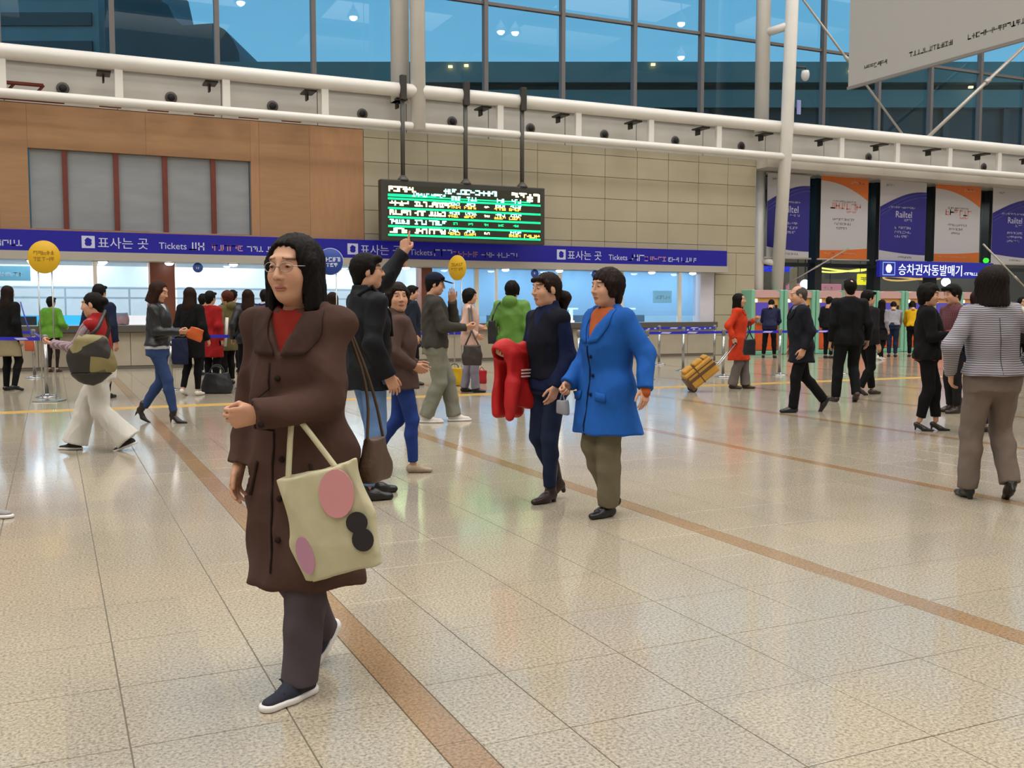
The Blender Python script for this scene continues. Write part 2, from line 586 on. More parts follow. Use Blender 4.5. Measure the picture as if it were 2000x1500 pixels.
# ---- plywood hoarding with a glazed strip
M_PLY = mat('plywood', '#a37c57', .55, var=.06, var_scale=2.2, stretch=(1, 1, 6), bump=.05, bump_scale=30)
M_PLY2 = mat('plywood_warm', '#a97f5a', .55, var=.06, var_scale=2.0, stretch=(6, 1, 1), bump=.05, bump_scale=30)
M_RUST = mat('red_brown_steel', '#6d2f22', .5, var=.12)
mb = MB()
mb.box(TX0, -.36, WY + .02, WY + .2, 3.05, 5.83); mb.box(4.42, 7.2, WY + .02, WY + .2, 3.05, 5.83)
mb.box(-.36, 4.42, WY + .02, WY + .2, 4.88, 5.83); mb.box(-.36, 4.42, WY + .02, WY + .2, 3.05, 3.14)
HOARD = struct('wall_left', mb.mesh('hoarding'), M_PLY, label='brown plywood hoarding over the ticket counters')
def ply(x0, x1, z0, z1, m):
    q = MB(); q.box(x0 + .002, x1 - .002, WY - .012, WY + .02, z0 + .002, z1 - .002); q.build('plywood_sheet', m, HOARD)
ply(-4.0, -2.4, 3.05, 5.83, M_PLY2); ply(-2.4, -.94, 3.05, 5.83, M_PLY2)
ply(-.94, -.36, 3.05, 5.83, M_PLY)
for a, b in ((-.36, 2.08), (2.08, 4.42)):
    ply(a, b, 4.88, 5.83, M_PLY); ply(a, b, 3.05, 3.14, M_PLY2)
ply(4.42, 4.62, 3.05, 5.83, M_PLY2); ply(4.62, 5.84, 3.05, 5.83, M_PLY); ply(5.84, 7.19, 3.05, 5.83, M_PLY2)
for x in (-8.0, -6.0):
    ply(x, x + 2, 3.05, 5.83, M_PLY)
WIN1 = thing('window_1', None, None, (0, 0, 0)); WIN1['kind'] = 'structure'; WIN1['label'] = 'grey film-covered strip window in the plywood'
M_FILM = mat('grey_film', '#8f9498', .35, var=.07, var_scale=1.4, stretch=(1, 1, 4))
bars = [-.36, .37, 1.43, 2.48, 3.56, 4.42]
for a, b in zip(bars, bars[1:]):
    q = MB(); q.box(a + .03, b - .03, WY + .10, WY + .12, 3.15, 4.87); q.build('pane', M_FILM, WIN1)
for x in bars[1:-1]:
    q = MB(); q.box(x - .055, x + .055, WY + .02, WY + .12, 3.14, 4.88); q.build('bar', M_RUST, WIN1)
# red-brown rail frame on top of the hoarding
t = thing('scaffold_rail', 'red-brown steel rail frame lying along the top of the plywood', 'rail', (-3, 23.95, 5.84))
q = MB(); q.tube([(-5, 0, 0), (3.4, 0, 0)], .05, 8); q.tube([(-5, -.25, .26), (3.0, -.25, .26)], .04, 8); q.build('rail', M_RUST, t)
for x in (-3.2, -1.2, .8, 2.2, 2.75):
    q = MB(); q.tube([(x, 0, 0), (x + .25, -.25, .26)], .03, 8); q.build('strut', M_RUST, t)
for i in range(5):
    q = MB(); q.box(4.1 + i * 1.0, 4.55 + i * 1.0, -.02, .10, -.03, .035); q.build('bracket', M_RUST, t)

# ---- band with round vents between the truss chords
M_BANDW = mat('band_white', '#b9b6ae', .5, var=.05, var_scale=1.5, bump=.03, bump_scale=8)
mb = MB(); mb.box(TX0, TX1, WY + .12, WY + .3, 5.85, 7.05)
BANDWALL = struct('wall_band', mb.mesh('band'), M_STONEJ, label='pale panelled band behind the white truss')
M_DARK = mat('black_hole', '#0b0a0a', .7)
M_RING = mat('vent_ring', '#4a4642', .5)
x = -.78 - 2.284 * 4
k = 0
while x < TX1 - 1:
    q = MB(); q.box(x + .01, x + 2.274, WY + .08, WY + .12, 5.86, 6.75, .004); q.build('band_panel', M_BANDW, BANDWALL)
    x += 2.284; k += 1
q = MB(); q.lathe([(.075, 0), (.125, 0), (.135, .012), (.125, .03), (.08, .03)], 20, axis='Y')
ring_me = q.mesh('vent_ring'); ring_me.materials.append(M_RING)
q = MB(); q.lathe([(0, .0), (.085, .0), (.085, .03), (0, .03)], 18, axis='Y')
hole_me = q.mesh('vent_core'); hole_me.materials.append(M_DARK)
for x in (.385, 2.66, 4.98, 7.2, 9.61, 11.87, 14.16, 16.52, 18.87, 23.9, 29.1, -1.9, 33.6):
    v = link('vent', ring_me, None, BANDWALL); v.location = (x, WY + .05, 6.23)
    w = link('vent_core', hole_me, None, v); w.location = (0, -.001, 0)
# ledge and upstand of the glazing
mb = MB(); mb.box(TX0, TX1, 24.35, 25.2, 6.76, 7.06); struct('trim_1', mb.mesh('sill'), mat('sill_grey', '#8d8c89', .5), label='grey sill under the tall glazing')

# ---- white tube truss
M_STEEL = mat('white_steel', '#dbd8d2', .38, var=.03, var_scale=1.4)
TR = thing('tube_truss', 'long white tubular truss running across the ticket wall', 'truss', (0, 23.5, 5.7))
q = MB(); q.tube([(x, 0, .99) for x in np.linspace(TX0, TX1, 30)], .165, 18); q.build('upper_chord', M_STEEL, TR)
q = MB(); q.tube([(x, 0, .14) for x in np.linspace(TX0, TX1, 30)], .105, 16); q.build('lower_chord', M_STEEL, TR)
q = MB(); q.box(-.085, .085, -.06, .06, .14, .95, .015)
pm = q.mesh('post'); pm.materials.append(M_STEEL)
for i in range(-4, 16):
    x = -.78 + 2.262 * i
    if abs(x - 8.3) < 1.0 or abs(x - 19.5) < .6: continue
    link('post', pm, None, TR).location = (x, 0, 0)
M_DKBR = mat('dark_bracket', '#3b3733', .5, metal=.4)
q = MB(); q.box(-.14, .14, .2, .7, .80, .84); q.box(-.02, .02, .5, .7, .66, .80)
bm_ = q.mesh('wall_bracket'); bm_.materials.append(M_DKBR)
for i in range(-4, 16):
    link('wall_bracket', bm_, None, TR).location = (-.78 + 2.262 * i - .28, 0, 0)

# ---- white columns
def column(name, label, a, b, r, extra=()):
    t = thing(name, label, 'column', (b[0], b[1], 0))
    q = MB(); q.tube([(a[0] - b[0], a[1] - b[1], a[2]), (0, 0, b[2])], r, 20); q.build('shaft', M_STEEL, t)
    for e0, e1, rr in extra:
        q = MB(); q.tube([(e0[0] - b[0], e0[1] - b[1], e0[2]), (e1[0] - b[0], e1[1] - b[1], e1[2])], rr, 14); q.build('tie', M_STEEL, t)
    return t
column('steel_column', 'left white tube of the paired columns above the departure board', (8.04, 24.0, ROOF_Z), (8.04, 24.0, 6.5), .23)
column('steel_column', 'right white tube of the paired columns, reaching the lower truss chord', (8.33, 23.5, ROOF_Z), (8.33, 23.5, 5.75), .185)
column('steel_column', 'upright white tube standing above the truss beside the leaning column', (19.27, 24.05, ROOF_Z), (19.27, 24.05, 6.6), .21)
column('steel_column', 'short upright white post at the end of the stone wall beside the banners', (19.86, 24.85, 5.6), (19.86, 24.85, 0), .19)
t = thing('steel_column', 'leaning white column in front of the banners', 'column', (20.77, 25.15, 0))
q = MB(); q.tube([(0, 0, 0), (-1.17, -1.85, 6.7), (-.94, -1.9, ROOF_Z)], .185, 20); q.build('shaft', M_STEEL, t)
q = MB(); q.tube([(-1.15, -1.85, 9.55), (-1.5, -1.1, 9.45)], .12, 14); q.build('tie', M_STEEL, t)
q = MB(); q.tube([(-.5, -.8, 2.75), (-.9, -.35, 2.9)], .1, 14); q.build('tie', M_STEEL, t)

# ---- tall dusk glazing
M_MULL = mat('mullion_grey', '#6f6a68', .45, metal=.2)
M_PANE = glass_mat('dusk_glass', (.86, .95, .97))
WIN3 = thing('window_3', None, None, (0, GY, 7.0)); WIN3['kind'] = 'structure'; WIN3['label'] = 'tall glazed wall onto the dusk sky'
mx_ = [-.86 + 2.312 * i for i in range(-4, 17)]
mz = [7.02, 9.47, 11.92, 14.37, 16.9]
q = MB(); q.box(-.055, .055, -.16, .02, 0, 10.0)
vm = q.mesh('mullion'); vm.materials.append(M_MULL)
for x in mx_:
    link('mullion', vm, None, WIN3).location = (x, 0, 0)
for z in mz[1:-1]:
    q = MB(); q.box(mx_[0], mx_[-1], -.10, .02, z - 7.04, z - 6.96); q.build('transom', M_MULL, WIN3)
q = MB(); q.box(.05, 2.262, -.012, .0, .03, 2.42)
pn = q.mesh('pane'); pn.materials.append(M_PANE)
for x in mx_[:-1]:
    for z in mz[:-1]:
        link('pane', pn, None, WIN3).location = (x, 0, z - 7.0)
# slender tie rods in front of the glazing
M_ROD = mat('rod_grey', '#b3aca2', .4, metal=.3)
for lab, pts, r in (('thin pale tie rod from the leaning column down to the truss', [(20.0, 23.9, 11.1), (24.4, 23.55, 6.82)], .035),
                    ('thick pale tie rod rising from the truss behind the hanging panel', [(25.45, 23.55, 6.82), (31.0, 23.9, 10.9)], .06),
                    ('thin pale tie rod crossing in front of the blue banner by the corner', [(20.9, 24.85, 2.1), (23.0, 24.3, 3.3)], .02),
                    ('thin pale tie rod slanting down in front of the banners at the sign end', [(28.4, 23.8, 3.55), (31.6, 23.7, 1.3)], .03)):
    a = Vector(pts[0]); b = Vector(pts[1])
    t = thing('tie_rod', lab, 'rod', tuple(a))
    q = MB(); q.tube([(0, 0, 0), tuple(b - a)], r, 10); q.build('rod', M_ROD, t)
    q = MB(); d = (b - a).normalized(); q.tube([tuple((b - a) * .5 - d * .12), tuple((b - a) * .5 + d * .12)], r * 1.5, 10); q.build('turnbuckle', M_ROD, t)

# ---- outside: dark buildings under the evening sky
M_B1 = mat('far_building_teal', '#84908c', .5, var=.1, var_scale=.2)
M_B2 = mat('far_building_dark', '#4d504e', .5, var=.15, var_scale=.3)
M_B3 = mat('far_canopy', '#868f84', .6, var=.1, var_scale=.3)
M_B4 = mat('far_canopy_dark', '#484947', .6, var=.1, var_scale=.3)
def far(name, label, depth, px0, px1, ztop, m, poly=None, thick=12.0):
    """a far building squared to the hall's diagonal, `depth` metres out"""
    x0, x1 = (px0 - 1000) / F_PX * depth, (px1 - 1000) / F_PX * depth
    o = thing(name, label, 'building', (float(math.sin(YAW) * depth), float(math.cos(YAW) * depth), 0), -YAW)
    q = MB()
    if poly is None:
        q.box(x0, x1, 0, thick, 0, ztop)
    else:
        q.prism(poly, 0, thick)
    q.build('facade', m, o)
    return o, x0, x1
o, x0, x1 = far('office_tower', 'tall teal office block outside the leftmost panes', 95, -260, 212, 44, M_B1)
for i in range(9):
    q = MB(); q.box(x0 + .8, x1 - .6, -.25, 0, 20 + i * 2.6, 21.2 + i * 2.6); q.build('window_strip', M_B2, o)
D = 88.0
def far_poly(pp):
    return [((a - 1000) / F_PX * D, CAM_H + (606 - b) / F_PX * D) for a, b in pp]
far('stepped_tower', 'dark stepped tower silhouette with a rounded shoulder outside the glass', D, 0, 0, 0, M_B2,
    far_poly([(482, 180), (224, 180), (224, -60), (300, -60), (312, 0), (330, 8), (334, 20), (345, 26), (357, 52), (372, 64), (430, 60), (452, 72), (468, 92), (478, 115)][::-1]))
DC = 62.0
o, x0, x1 = far('station_annex', 'long low dark annex with a greenish roof edge outside the glass', DC, 440, 2500, CAM_H + 466 / F_PX * DC - 1.1, M_B4)
q = MB(); q.box(x0, x1, -.8, 11, CAM_H + 430 / F_PX * DC, CAM_H + 468 / F_PX * DC); q.build('roof_edge', M_B3, o)
q = MB(); q.box(x0, x1, -.5, .2, CAM_H + 385 / F_PX * DC, CAM_H + 418 / F_PX * DC); q.build('parapet', M_B3, o)
for px in range(560, 2400, 115):
    xx = (px - 1000) / F_PX * DC
    q = MB(); q.box(xx, xx + .35, -.3, .1, 0, CAM_H + 385 / F_PX * DC); q.build('pier', M_B2, o)
M_FARLAMP = emit_mat('far_lamp', (1.0, .75, .3), 3.0)
for px, py in ((910, 148), (880, 150), (1262, 146), (1635, 158), (1667, 150), (1862, 188), (1975, 144)):
    q = MB(); xx, zz = (px - 1000) / F_PX * DC, CAM_H + (606 - py) / F_PX * DC
    q.box(xx, xx + .25, -1.0, -.85, zz, zz + .12); q.build('lamp', M_FARLAMP, o)
mb = MB(); mb.box(-120, 200, 30, 200, -.6, -.3); struct('ground', mb.mesh('ground'), mat('asphalt', '#2a2c2e', .8), label='dark ground outside the hall')
# ------------------------------------------------------------------ ticket counters, signs, machines
M_SOFF = mat('soffit_white', '#a49d92', .5)
M_CTOP = mat('counter_top', '#55504b', .35)
M_CFR = mat('counter_stone', '#aaa08e', .35, var=.06, var_scale=2, bump=.03, bump_scale=60)
CX0, CX1 = TX0, 17.95
mb = MB()
mb.box(CX0, 18.0, 23.86, WY + .3, 2.44, 2.62)
SOFF = struct('trim_2', mb.mesh('soffit'), M_SOFF, label='pale soffit over the ticket counters')
CT = thing('ticket_counter', 'long stone-fronted ticket counter with a dark shelf top', 'counter', (0, WY, 0))
q = MB(); q.box(CX0, CX1, .04, .55, 0, .84); q.build('carcass', M_STONEJ, CT)
q = MB(); q.box(CX0, CX1, -.16, .60, .84, 1.0, .012); q.build('counter_top', M_CTOP, CT)
x = CX1
while x > -4:
    q = MB(); q.box(x - .955, x - .005, 0, .04, .07, .83, .004); q.build('panel', M_CFR, CT)
    x -= .96
q = MB(); q.box(CX0, CX1, .012, .05, 0, .07); q.build('plinth', mat('plinth_dark', '#6b6459', .5), CT)

# glazing of the counters
M_CGL = glass_mat('counter_glass', (.80, .92, 1.0), haze=.06)
M_CMUL = mat('counter_mullion', '#e4dccf', .4)
WIN2 = thing('window_2', None, None, (0, WY + .2, 1.0)); WIN2['kind'] = 'structure'; WIN2['label'] = 'glazed ticket windows above the counter'
mxs = [10.33, 12.83, 14.82, 16.81]
for x in mxs + [10.91]:
    w = .055 if x != 10.91 else .03
    q = MB(); q.box(x - w, x + w, -.05, .05, 0, 1.46); q.build('mullion', M_CMUL, WIN2)
ex = [9.05, 10.33, 10.91, 12.83, 14.82, 16.81, 17.45]
for a, b in zip(ex, ex[1:]):
    q = MB(); q.box(a + .06, b - .06, -.006, .006, .18, 1.44); q.build('pane', M_CGL, WIN2)
lx = [TX0, -6.0, -3.4, .93, 2.1, 2.65, 5.7, 8.75]
for a, b in ((-6.0, -3.4), (-3.4, .93), (.93, 2.1), (2.65, 5.7), (5.7, 8.75)):
    q = MB(); q.box(a + .05, b - .05, -.006, .006, .22, 1.44); q.build('pane', M_CGL, WIN2)
for x in (.93, 5.7, -3.4):
    q = MB(); q.box(x - .04, x + .04, -.05, .05, 0, 1.46); q.build('mullion', M_CMUL, WIN2)
q = MB(); q.box(17.45, 17.95, -.16, .2, 0, 1.46); q.build('end_post', mat('post_lilac', '#cfcbd6', .5), WIN2)
M_BRCOL = mat('brown_pillar', '#6f3a26', .45, var=.08)
for i, (a, b) in enumerate(((2.1, 2.65), (8.75, 9.05))):
    t = thing('brown_pillar', ('wide red-brown pillar standing between the ticket windows' if i == 0 else 'narrow red-brown pillar between the white and the blue ticket windows'), 'pillar', ((a + b) / 2, WY + .25, 1.0))
    q = MB(); q.box(a - (a + b) / 2, b - (a + b) / 2, -.15, .3, 0, 1.45, .01); q.build('shaft', M_BRCOL, t)
    q = MB(); q.box(a - (a + b) / 2 - .02, b - (a + b) / 2 + .02, -.17, .32, 0, .05); q.build('base', M_BRCOL, t)

# office behind the counters
M_OFW = mat('office_white', '#e6e6e6', .6)
M_OFB = mat('office_blue', '#9fc4de', .5, var=.06, var_scale=1.0)
mb = MB(); mb.box(CX0, 9.0, 28.6, 28.8, 0, 2.9); struct('wall_office', mb.mesh('ow'), M_OFW, label='white back wall of the ticket office')
mb = MB(); mb.box(9.0, 19.4, 26.9, 27.1, 0, 2.9); struct('wall_office_blue', mb.mesh('ow'), M_OFB, label='pale blue partition behind the ticket windows')
mb = MB(); mb.box(8.95, 9.05, WY + .64, 28.6, 0, 2.9); mb.box(19.2, 19.4, WY + .3, 26.9, 0, 2.9); struct('wall_office_side', mb.mesh('ow'), M_OFW, label='partition between the two ticket offices')
mb = MB(); mb.box(CX0, 19.4, WY + .3, 28.8, 2.75, 2.9); struct('ceiling_office', mb.mesh('oc'), M_OFW, label='white office ceiling')
def office_light(x, y, sx, sy, e, c):
    d = bpy.data.lights.new('office_light', 'AREA'); d.shape = 'RECTANGLE'; d.size, d.size_y = sx, sy; d.energy = e; d.color = c
    o = bpy.data.objects.new('office_light', d); o.location = (x, y, 2.72); COL.objects.link(o)
for x in (-4.0, 0.0, 3.5, 7.0):
    office_light(x, 26.0, 2.8, 2.6, 150, (.97, .98, 1.0))
for x in (10.4, 12.4, 14.4, 16.4, 18.2):
    office_light(x, 25.8, 1.4, 1.2, 42, (.72, .88, 1.0))
M_SHELF = mat('shelf_grey', '#8d969c', .5)
M_CYAN = mat('cyan_panel', '#2f9fd0', .4, emit='#2f9fd0', emit_strength=.35)
t = thing('office_partition', 'white office screen with grey rails behind the left ticket windows', 'partition', (0, 26.4, 0))
q = MB(); q.box(-6, 8.8, 0, .05, 1.92, 2.42); q.build('header', M_OFW, t)
for z in (1.86, 1.62):
    q = MB(); q.box(-6, 8.8, -.03, .05, z, z + .045); q.build('rail', M_SHELF, t)
for x in np.arange(-5.5, 8.8, 1.45):
    q = MB(); q.box(x, x + .04, -.02, .05, .9, 1.9); q.build('upright', M_SHELF, t)
for i, x in enumerate(np.arange(-5.0, 8.4, 1.45)):
    w = thing('office_desk', 'white clerk desk behind the left ticket windows', 'desk', (float(x), 25.55, 0), 0, 'clerk desks')
    q = MB(); q.box(-.6, .6, -.3, .3, .72, .76, .006); q.build('desk_top', M_OFW, w)
    q = MB(); q.box(-.58, -.54, -.28, .28, 0, .72); q.build('leg_panel', M_OFW, w)
    q = MB(); q.box(.54, .58, -.28, .28, 0, .72); q.build('leg_panel', M_OFW, w)
    q = MB(); q.box(x - .55, x + .55, -.50, -.47, .78, 1.22); q.build('desk_screen', M_CYAN if i in (3, 4) else M_OFW, t)
    m_ = thing('monitor', 'flat computer screen standing on a clerk desk', 'monitor', (float(x) + .1, 25.5, .76), 0, 'clerk monitors')
    q = MB(); q.lathe([(.10, 0), (.10, .012), (.02, .018), (.018, .12), (0, .12)], 14); q.build('stand', M_SHELF, m_)
    q = MB(); q.box(-.24, .24, .0, .03, .12, .44, .006); q.build('screen', mat('monitor_back', '#23262b', .4), m_)
t = thing('office_poster', 'pale blue poster hanging behind the leftmost ticket window', 'poster', (-.95, 25.0, 2.0))
q = MB(); q.box(-.55, .55, 0, .01, 0, .33); q.build('sheet', mat('poster_blue', '#7cc6dd', .5), t)
q = MB(); strokes(q, -.4, .10, .8, .09, -.001, 4); q.build('print', mat('poster_print', '#eaf6fa', .5), t)
# white stands, glow put into their material, and notices behind the blue windows
M_STAND = mat('glowing_white', '#f4f8fa', .4, emit=(.9, .97, 1), emit_strength=.9)
for i, (x, lab) in enumerate(((13.25, 'white T-shaped stand with added glow behind the middle blue ticket window'), (15.15, 'white T-shaped stand with added glow behind the blue ticket window with the notice'))):
    t = thing('desk_stand', lab, 'stand', (x, WY + .42, 1.0))
    q = MB(); q.box(-.28, .28, -.03, .03, .36, .41); q.build('bar', M_STAND, t)
    q = MB(); q.box(.02, .12, -.02, .02, .05, .36); q.build('post', M_STAND, t)
    q = MB(); q.box(-.25, .15, -.05, .05, 0, .05); q.build('foot', M_STAND, t)
t = thing('notice_sheet', 'light blue notice sheet stuck inside the end ticket window', 'notice', (16.25, WY + .24, 1.55))
q = MB(); q.box(-.33, .33, 0, .006, 0, .36); q.build('sheet', mat('notice_blue', '#a9dcec', .5, emit='#a9dcec', emit_strength=.2), t)
q = MB(); strokes(q, -.24, .12, .46, .10, -.001, 9); q.build('print', mat('notice_print', '#7fb6cc', .5), t)
M_DESKB = mat('desk_blue_grey', '#5f7f98', .5)
for i, x in enumerate((10.0, 11.9, 13.8, 15.8)):
    w = thing('ticket_desk', 'blue-grey ticket desk behind the blue windows', 'desk', (x, WY + 1.3, 0), 0, 'ticket desks')
    q = MB(); q.box(-.7, .7, -.3, .3, .72, .76); q.build('desk_top', M_DESKB, w)
    q = MB(); q.box(-.68, .68, .26, .29, 0, 1.2); q.build('back_panel', M_DESKB, w)
# hanging number signs and downlights under the soffit
M_DISCB = mat('disc_blue', '#2c4f9e', .4)
M_PRINTW = mat('print_white', '#dfe6ee', .5)
for i, x in enumerate((3.1, 11.75, 13.6, -2.2)):
    t = thing('window_number_sign', 'small round blue number sign hanging under the counter soffit', 'sign', (x, 23.95, 2.44), 0, 'small round signs under the soffit')
    q = MB(); q.tube([(0, 0, 0), (0, 0, -.03)], .01, 6); q.build('hook', M_SHELF, t)
    q = MB(); q.lathe([(0, -.012), (.11, -.012), (.115, 0), (.11, .012), (0, .012)], 22, (0, 0, -.12), 'Y'); q.build('disc', M_DISCB, t)
    q = MB(); strokes(q, -.04, -.15, .09, .07, -.013, i); q.build('print', M_PRINTW, t)
M_DL = emit_mat('downlight_glow', (1.0, .98, .95), 16.0)
q = MB(); q.lathe([(.10, -.02), (.125, -.02), (.125, .0), (.10, .0)], 20); dl_r = q.mesh('trim_ring'); dl_r.materials.append(M_SOFF)
q = MB(); q.lathe([(0, -.075), (.05, -.070), (.085, -.05), (.10, -.018), (.10, -.004), (0, -.004)], 20); dl_g = q.mesh('lens'); dl_g.materials.append(M_DL)
for x in (-3.3, -1.8, -.35, 1.08, 2.49, 3.93, 5.4, 6.85, 8.2, 9.6, 10.97, 12.58, 14.19, 15.54, 16.94):
    t = thing('downlight', 'small round downlight set in the counter soffit', 'light', (x, 24.12, 2.44), 0, 'soffit downlights')
    link('trim_ring', dl_r, None, t); link('lens', dl_g, None, t)

# ---- blue fascia sign
M_SIGN = mat('sign_blue', '#09067c', .42, emit='#100ca0', emit_strength=.18)
M_LET = mat('sign_letters', '#c3c6e0', .5)
M_LETR = mat('sign_letters_red', '#c98a9c', .5)
FS = thing('fascia_sign', 'long deep blue ticket-office fascia sign over the counters', 'sign', (0, 24.2, 2.62))
q = MB(); q.box(TX0, 18.2, -.02, .2, -.02, .47, .006); q.build('board', M_SIGN, FS)
q = MB(); q.box(TX0, 18.15, .0, .2, -.05, -.02); q.build('lower_trim', mat('sign_trim', '#5b2a30', .5), FS)
def ticket_icon(x, z, s_):
    ic = MB()
    ic.box(x, x + s_, -.026, -.02, z, z + s_, .003)
    ib = ic.build('icon', M_LET, FS)
    g = MB()
    poly = [(x + s_ * (.5 + .30 * math.cos(w) * (1.0 if i % 4 else .75)), z + s_ * (.5 + .36 * math.sin(w) * (1.0 if i % 3 else .85))) for i, w in enumerate(np.linspace(0, 2 * math.pi, 16, endpoint=False))]
    g.prism(poly, -.029, -.026); g.build('icon_mark', M_SIGN, ib)
def sign_text(s_, x, z, size, m, name='lettering'):
    me = text_mesh(s_, size, .006)
    o = link(name, me, m, FS); o.location = (x, -.023, z)
    return o, (max(v.co.x for v in me.vertices) if len(me.vertices) else 0)
for x0 in (.66, 6.70, 12.53, -5.2):
    ticket_icon(x0, .10, .27)
    sign_text('표사는 곳', x0 + .32, .125, .275, M_LET)
    sign_text('Tickets', x0 + 1.62, .125, .21, M_LET)
    k_ = int(abs(x0) * 3)
    for (dx, w_, h_, m_) in ((2.28, .46, .18, M_LET), (2.80, .70, .14, M_LETR), (3.60, .34, .13, M_LET), (4.05, .60, .13, M_LET)):
        g = MB(); strokes(g, x0 + dx, .11, w_, h_, -.02, k_ + int(dx * 10)); tag(g.build('fine_print', m_, FS), kind='stuff')

# ---- hanging departure board
BW0, BW1, BZ0, BZ1, BY = 7.30, 11.72, 3.03, 4.50, 23.32
M_CASE = mat('board_case', '#34332e', .45)
LB = thing('departure_board', 'dark hanging departure board with glowing green and yellow rows', 'display', (0, BY, BZ0))
q = MB(); q.box(BW0, BW1, -.02, .22, 0, BZ1 - BZ0, .02); q.build('case', M_CASE, LB)
SX0, SX1, SZ0, SZ1 = BW0 + .17, BW1 - .13, .10, 1.34
q = MB(); q.box(SX0, SX1, -.028, -.02, SZ0, SZ1); scr = q.build('screen', mat('board_screen', '#2b2a1c', .4), LB)
W_, H_ = SX1 - SX0, SZ1 - SZ0
E_GR = emit_mat('led_green', (.01, .90, .26), 2.2)
E_CY = emit_mat('led_cyan', (.3, .95, .75), 4.0)
E_YE = emit_mat('led_yellow', (1.0, .90, .45), 5.5)
E_OR = emit_mat('led_orange', (1.0, .36, .05), 3.6)
rows = [.715, .53, .355, .18, .01]
g = MB()
for f_ in [.87] + rows:
    if f_ == .87:
        g.box(SX0, SX0 + W_ * .30, -.034, -.028, SZ0 + H_ * .80, SZ0 + H_ * .825)
    g.box(SX0, SX1 if f_ != .87 else SX1 - .3, -.034, -.028, SZ0 + H_ * (f_ if f_ != .87 else .775), SZ0 + H_ * (f_ + .038 if f_ != .87 else .80))
g.build('row_line', E_GR, LB)
def cells_text(m, name, items):
    g = MB()
    for (fx, fz, fw_, fh, sd) in items:
        strokes(g, SX0 + W_ * fx, SZ0 + H_ * fz, W_ * fw_, H_ * fh, -.028, sd, gap=.10, t=.27, thick=.007)
    return g.build(name, m, LB)
cells_text(E_CY, 'heading', [(.35, .875, .36, .10, 1), (.15, .79, .11, .07, 2), (.27, .79, .10, .07, 3), (.40, .755, .07, .08, 4), (.50, .755, .07, .08, 5), (.70, .755, .06, .08, 6), (.80, .755, .07, .08, 7)])
ye = [(.005, .87, .17, .10, 10), (.80, .88, .10, .09, 11), (.905, .80, .09, .16, 12)]
cy, orr = [], []
for i, f_ in enumerate((.60, .42, .07)):
    ye += [(.01, f_, .12, .095, 20 + i), (.165, f_, .08, .095, 30 + i), (.255, f_, .12, .095, 40 + i)]
    for j, c in enumerate((.385, .49, .69, .79)):
        if i == 2 and j == 2: continue
        cy.append((c, f_ + .055, .07, .055, 50 + 4 * i + j)); orr.append((c - .008, f_ - .005, .075, .055, 70 + 4 * i + j))
    ye += [(.615, f_ + .03, .03, .04, 90 + i)]
orr.append((.885, .055, .11, .07, 99))
cy += [(.01, .245, .12, .09, 101), (.165, .245, .08, .09, 102), (.255, .245, .11, .09, 103)]
gr = [(c, .27, .03, .045, 110 + k) for k, c in enumerate((.41, .51, .615, .71, .81))]
cells_text(E_YE, 'train_row', ye); cells_text(E_CY, 'seat_row', cy); cells_text(E_OR, 'seat_row', orr); cells_text(E_GR, 'seat_row', gr)
M_POLE = mat('board_pole', '#4f4e4a', .45, metal=.3)
for x in (7.9, 9.55, 11.12):
    q = MB(); q.tube([(x, .1, BZ1 - BZ0 + .05), (x, .1, 3.7)], .055, 12); q.build('pole', M_POLE, LB)
    q = MB(); q.lathe([(.16, BZ1 - BZ0 - .01), (.12, BZ1 - BZ0 + .05), (.055, BZ1 - BZ0 + .13), (0, BZ1 - BZ0 + .13)], 14, (x, .1, 0)); q.build('flange', M_POLE, LB)
    q = MB(); q.box(x - .075, x + .075, -.03, .10, 3.40, 3.98, .01); q.build('clamp', M_DKBR, LB)

# ---- lower glazed front by the ticket machines
WIN4 = thing('window_4', None, None, (0, 25.5, 0)); WIN4['kind'] = 'structure'; WIN4['label'] = 'dark glazed front behind the banners'
M_MDK = mat('mullion_dark', '#34383c', .4, metal=.3)
gx = [19.5, 22.64, 25.18, 27.77, 30.53, 33.2, 35.9]
for x in gx:
    q = MB(); q.box(x - .14, x + .14, -.25, .1, 0, 5.7); q.build('mullion', M_MDK, WIN4)
for z in (2.75, 5.55):
    q = MB(); q.box(19.5, TX1, -.08, .06, z, z + .12); q.build('transom', M_MDK, WIN4)
M_LGL = glass_mat('front_glass', (.75, .82, .85))
for a, b in zip(gx, gx[1:]):
    for z0, z1 in ((.05, 2.75), (2.87, 5.55)):
        q = MB(); q.box(a + .14, b - .14, -.006, .006, z0, z1); q.build('pane', M_LGL, WIN4)
mb = MB(); mb.box(19.4, TX1, 23.9, 25.6, 5.58, 5.84); struct('trim_3', mb.mesh('canopy'), mat('canopy_white', '#c8c2b6', .5), label='white beam above the banners')
mb = MB(); mb.box(19.4, TX1 + 6, 29.2, 29.4, 0, 5.8); struct('wall_shops', mb.mesh('ws'), mat('shop_dark', '#6a6660', .5, var=.25, var_scale=.6), label='dim shopping hall wall behind the glazed front')
mb = MB(); mb.box(19.4, TX1 + 6, 25.6, 29.4, 5.7, 5.84); struct('ceiling_shops', mb.mesh('cs'), mat('shop_ceiling', '#8a8680', .6), label='low ceiling of the shopping hall behind the glazed front')
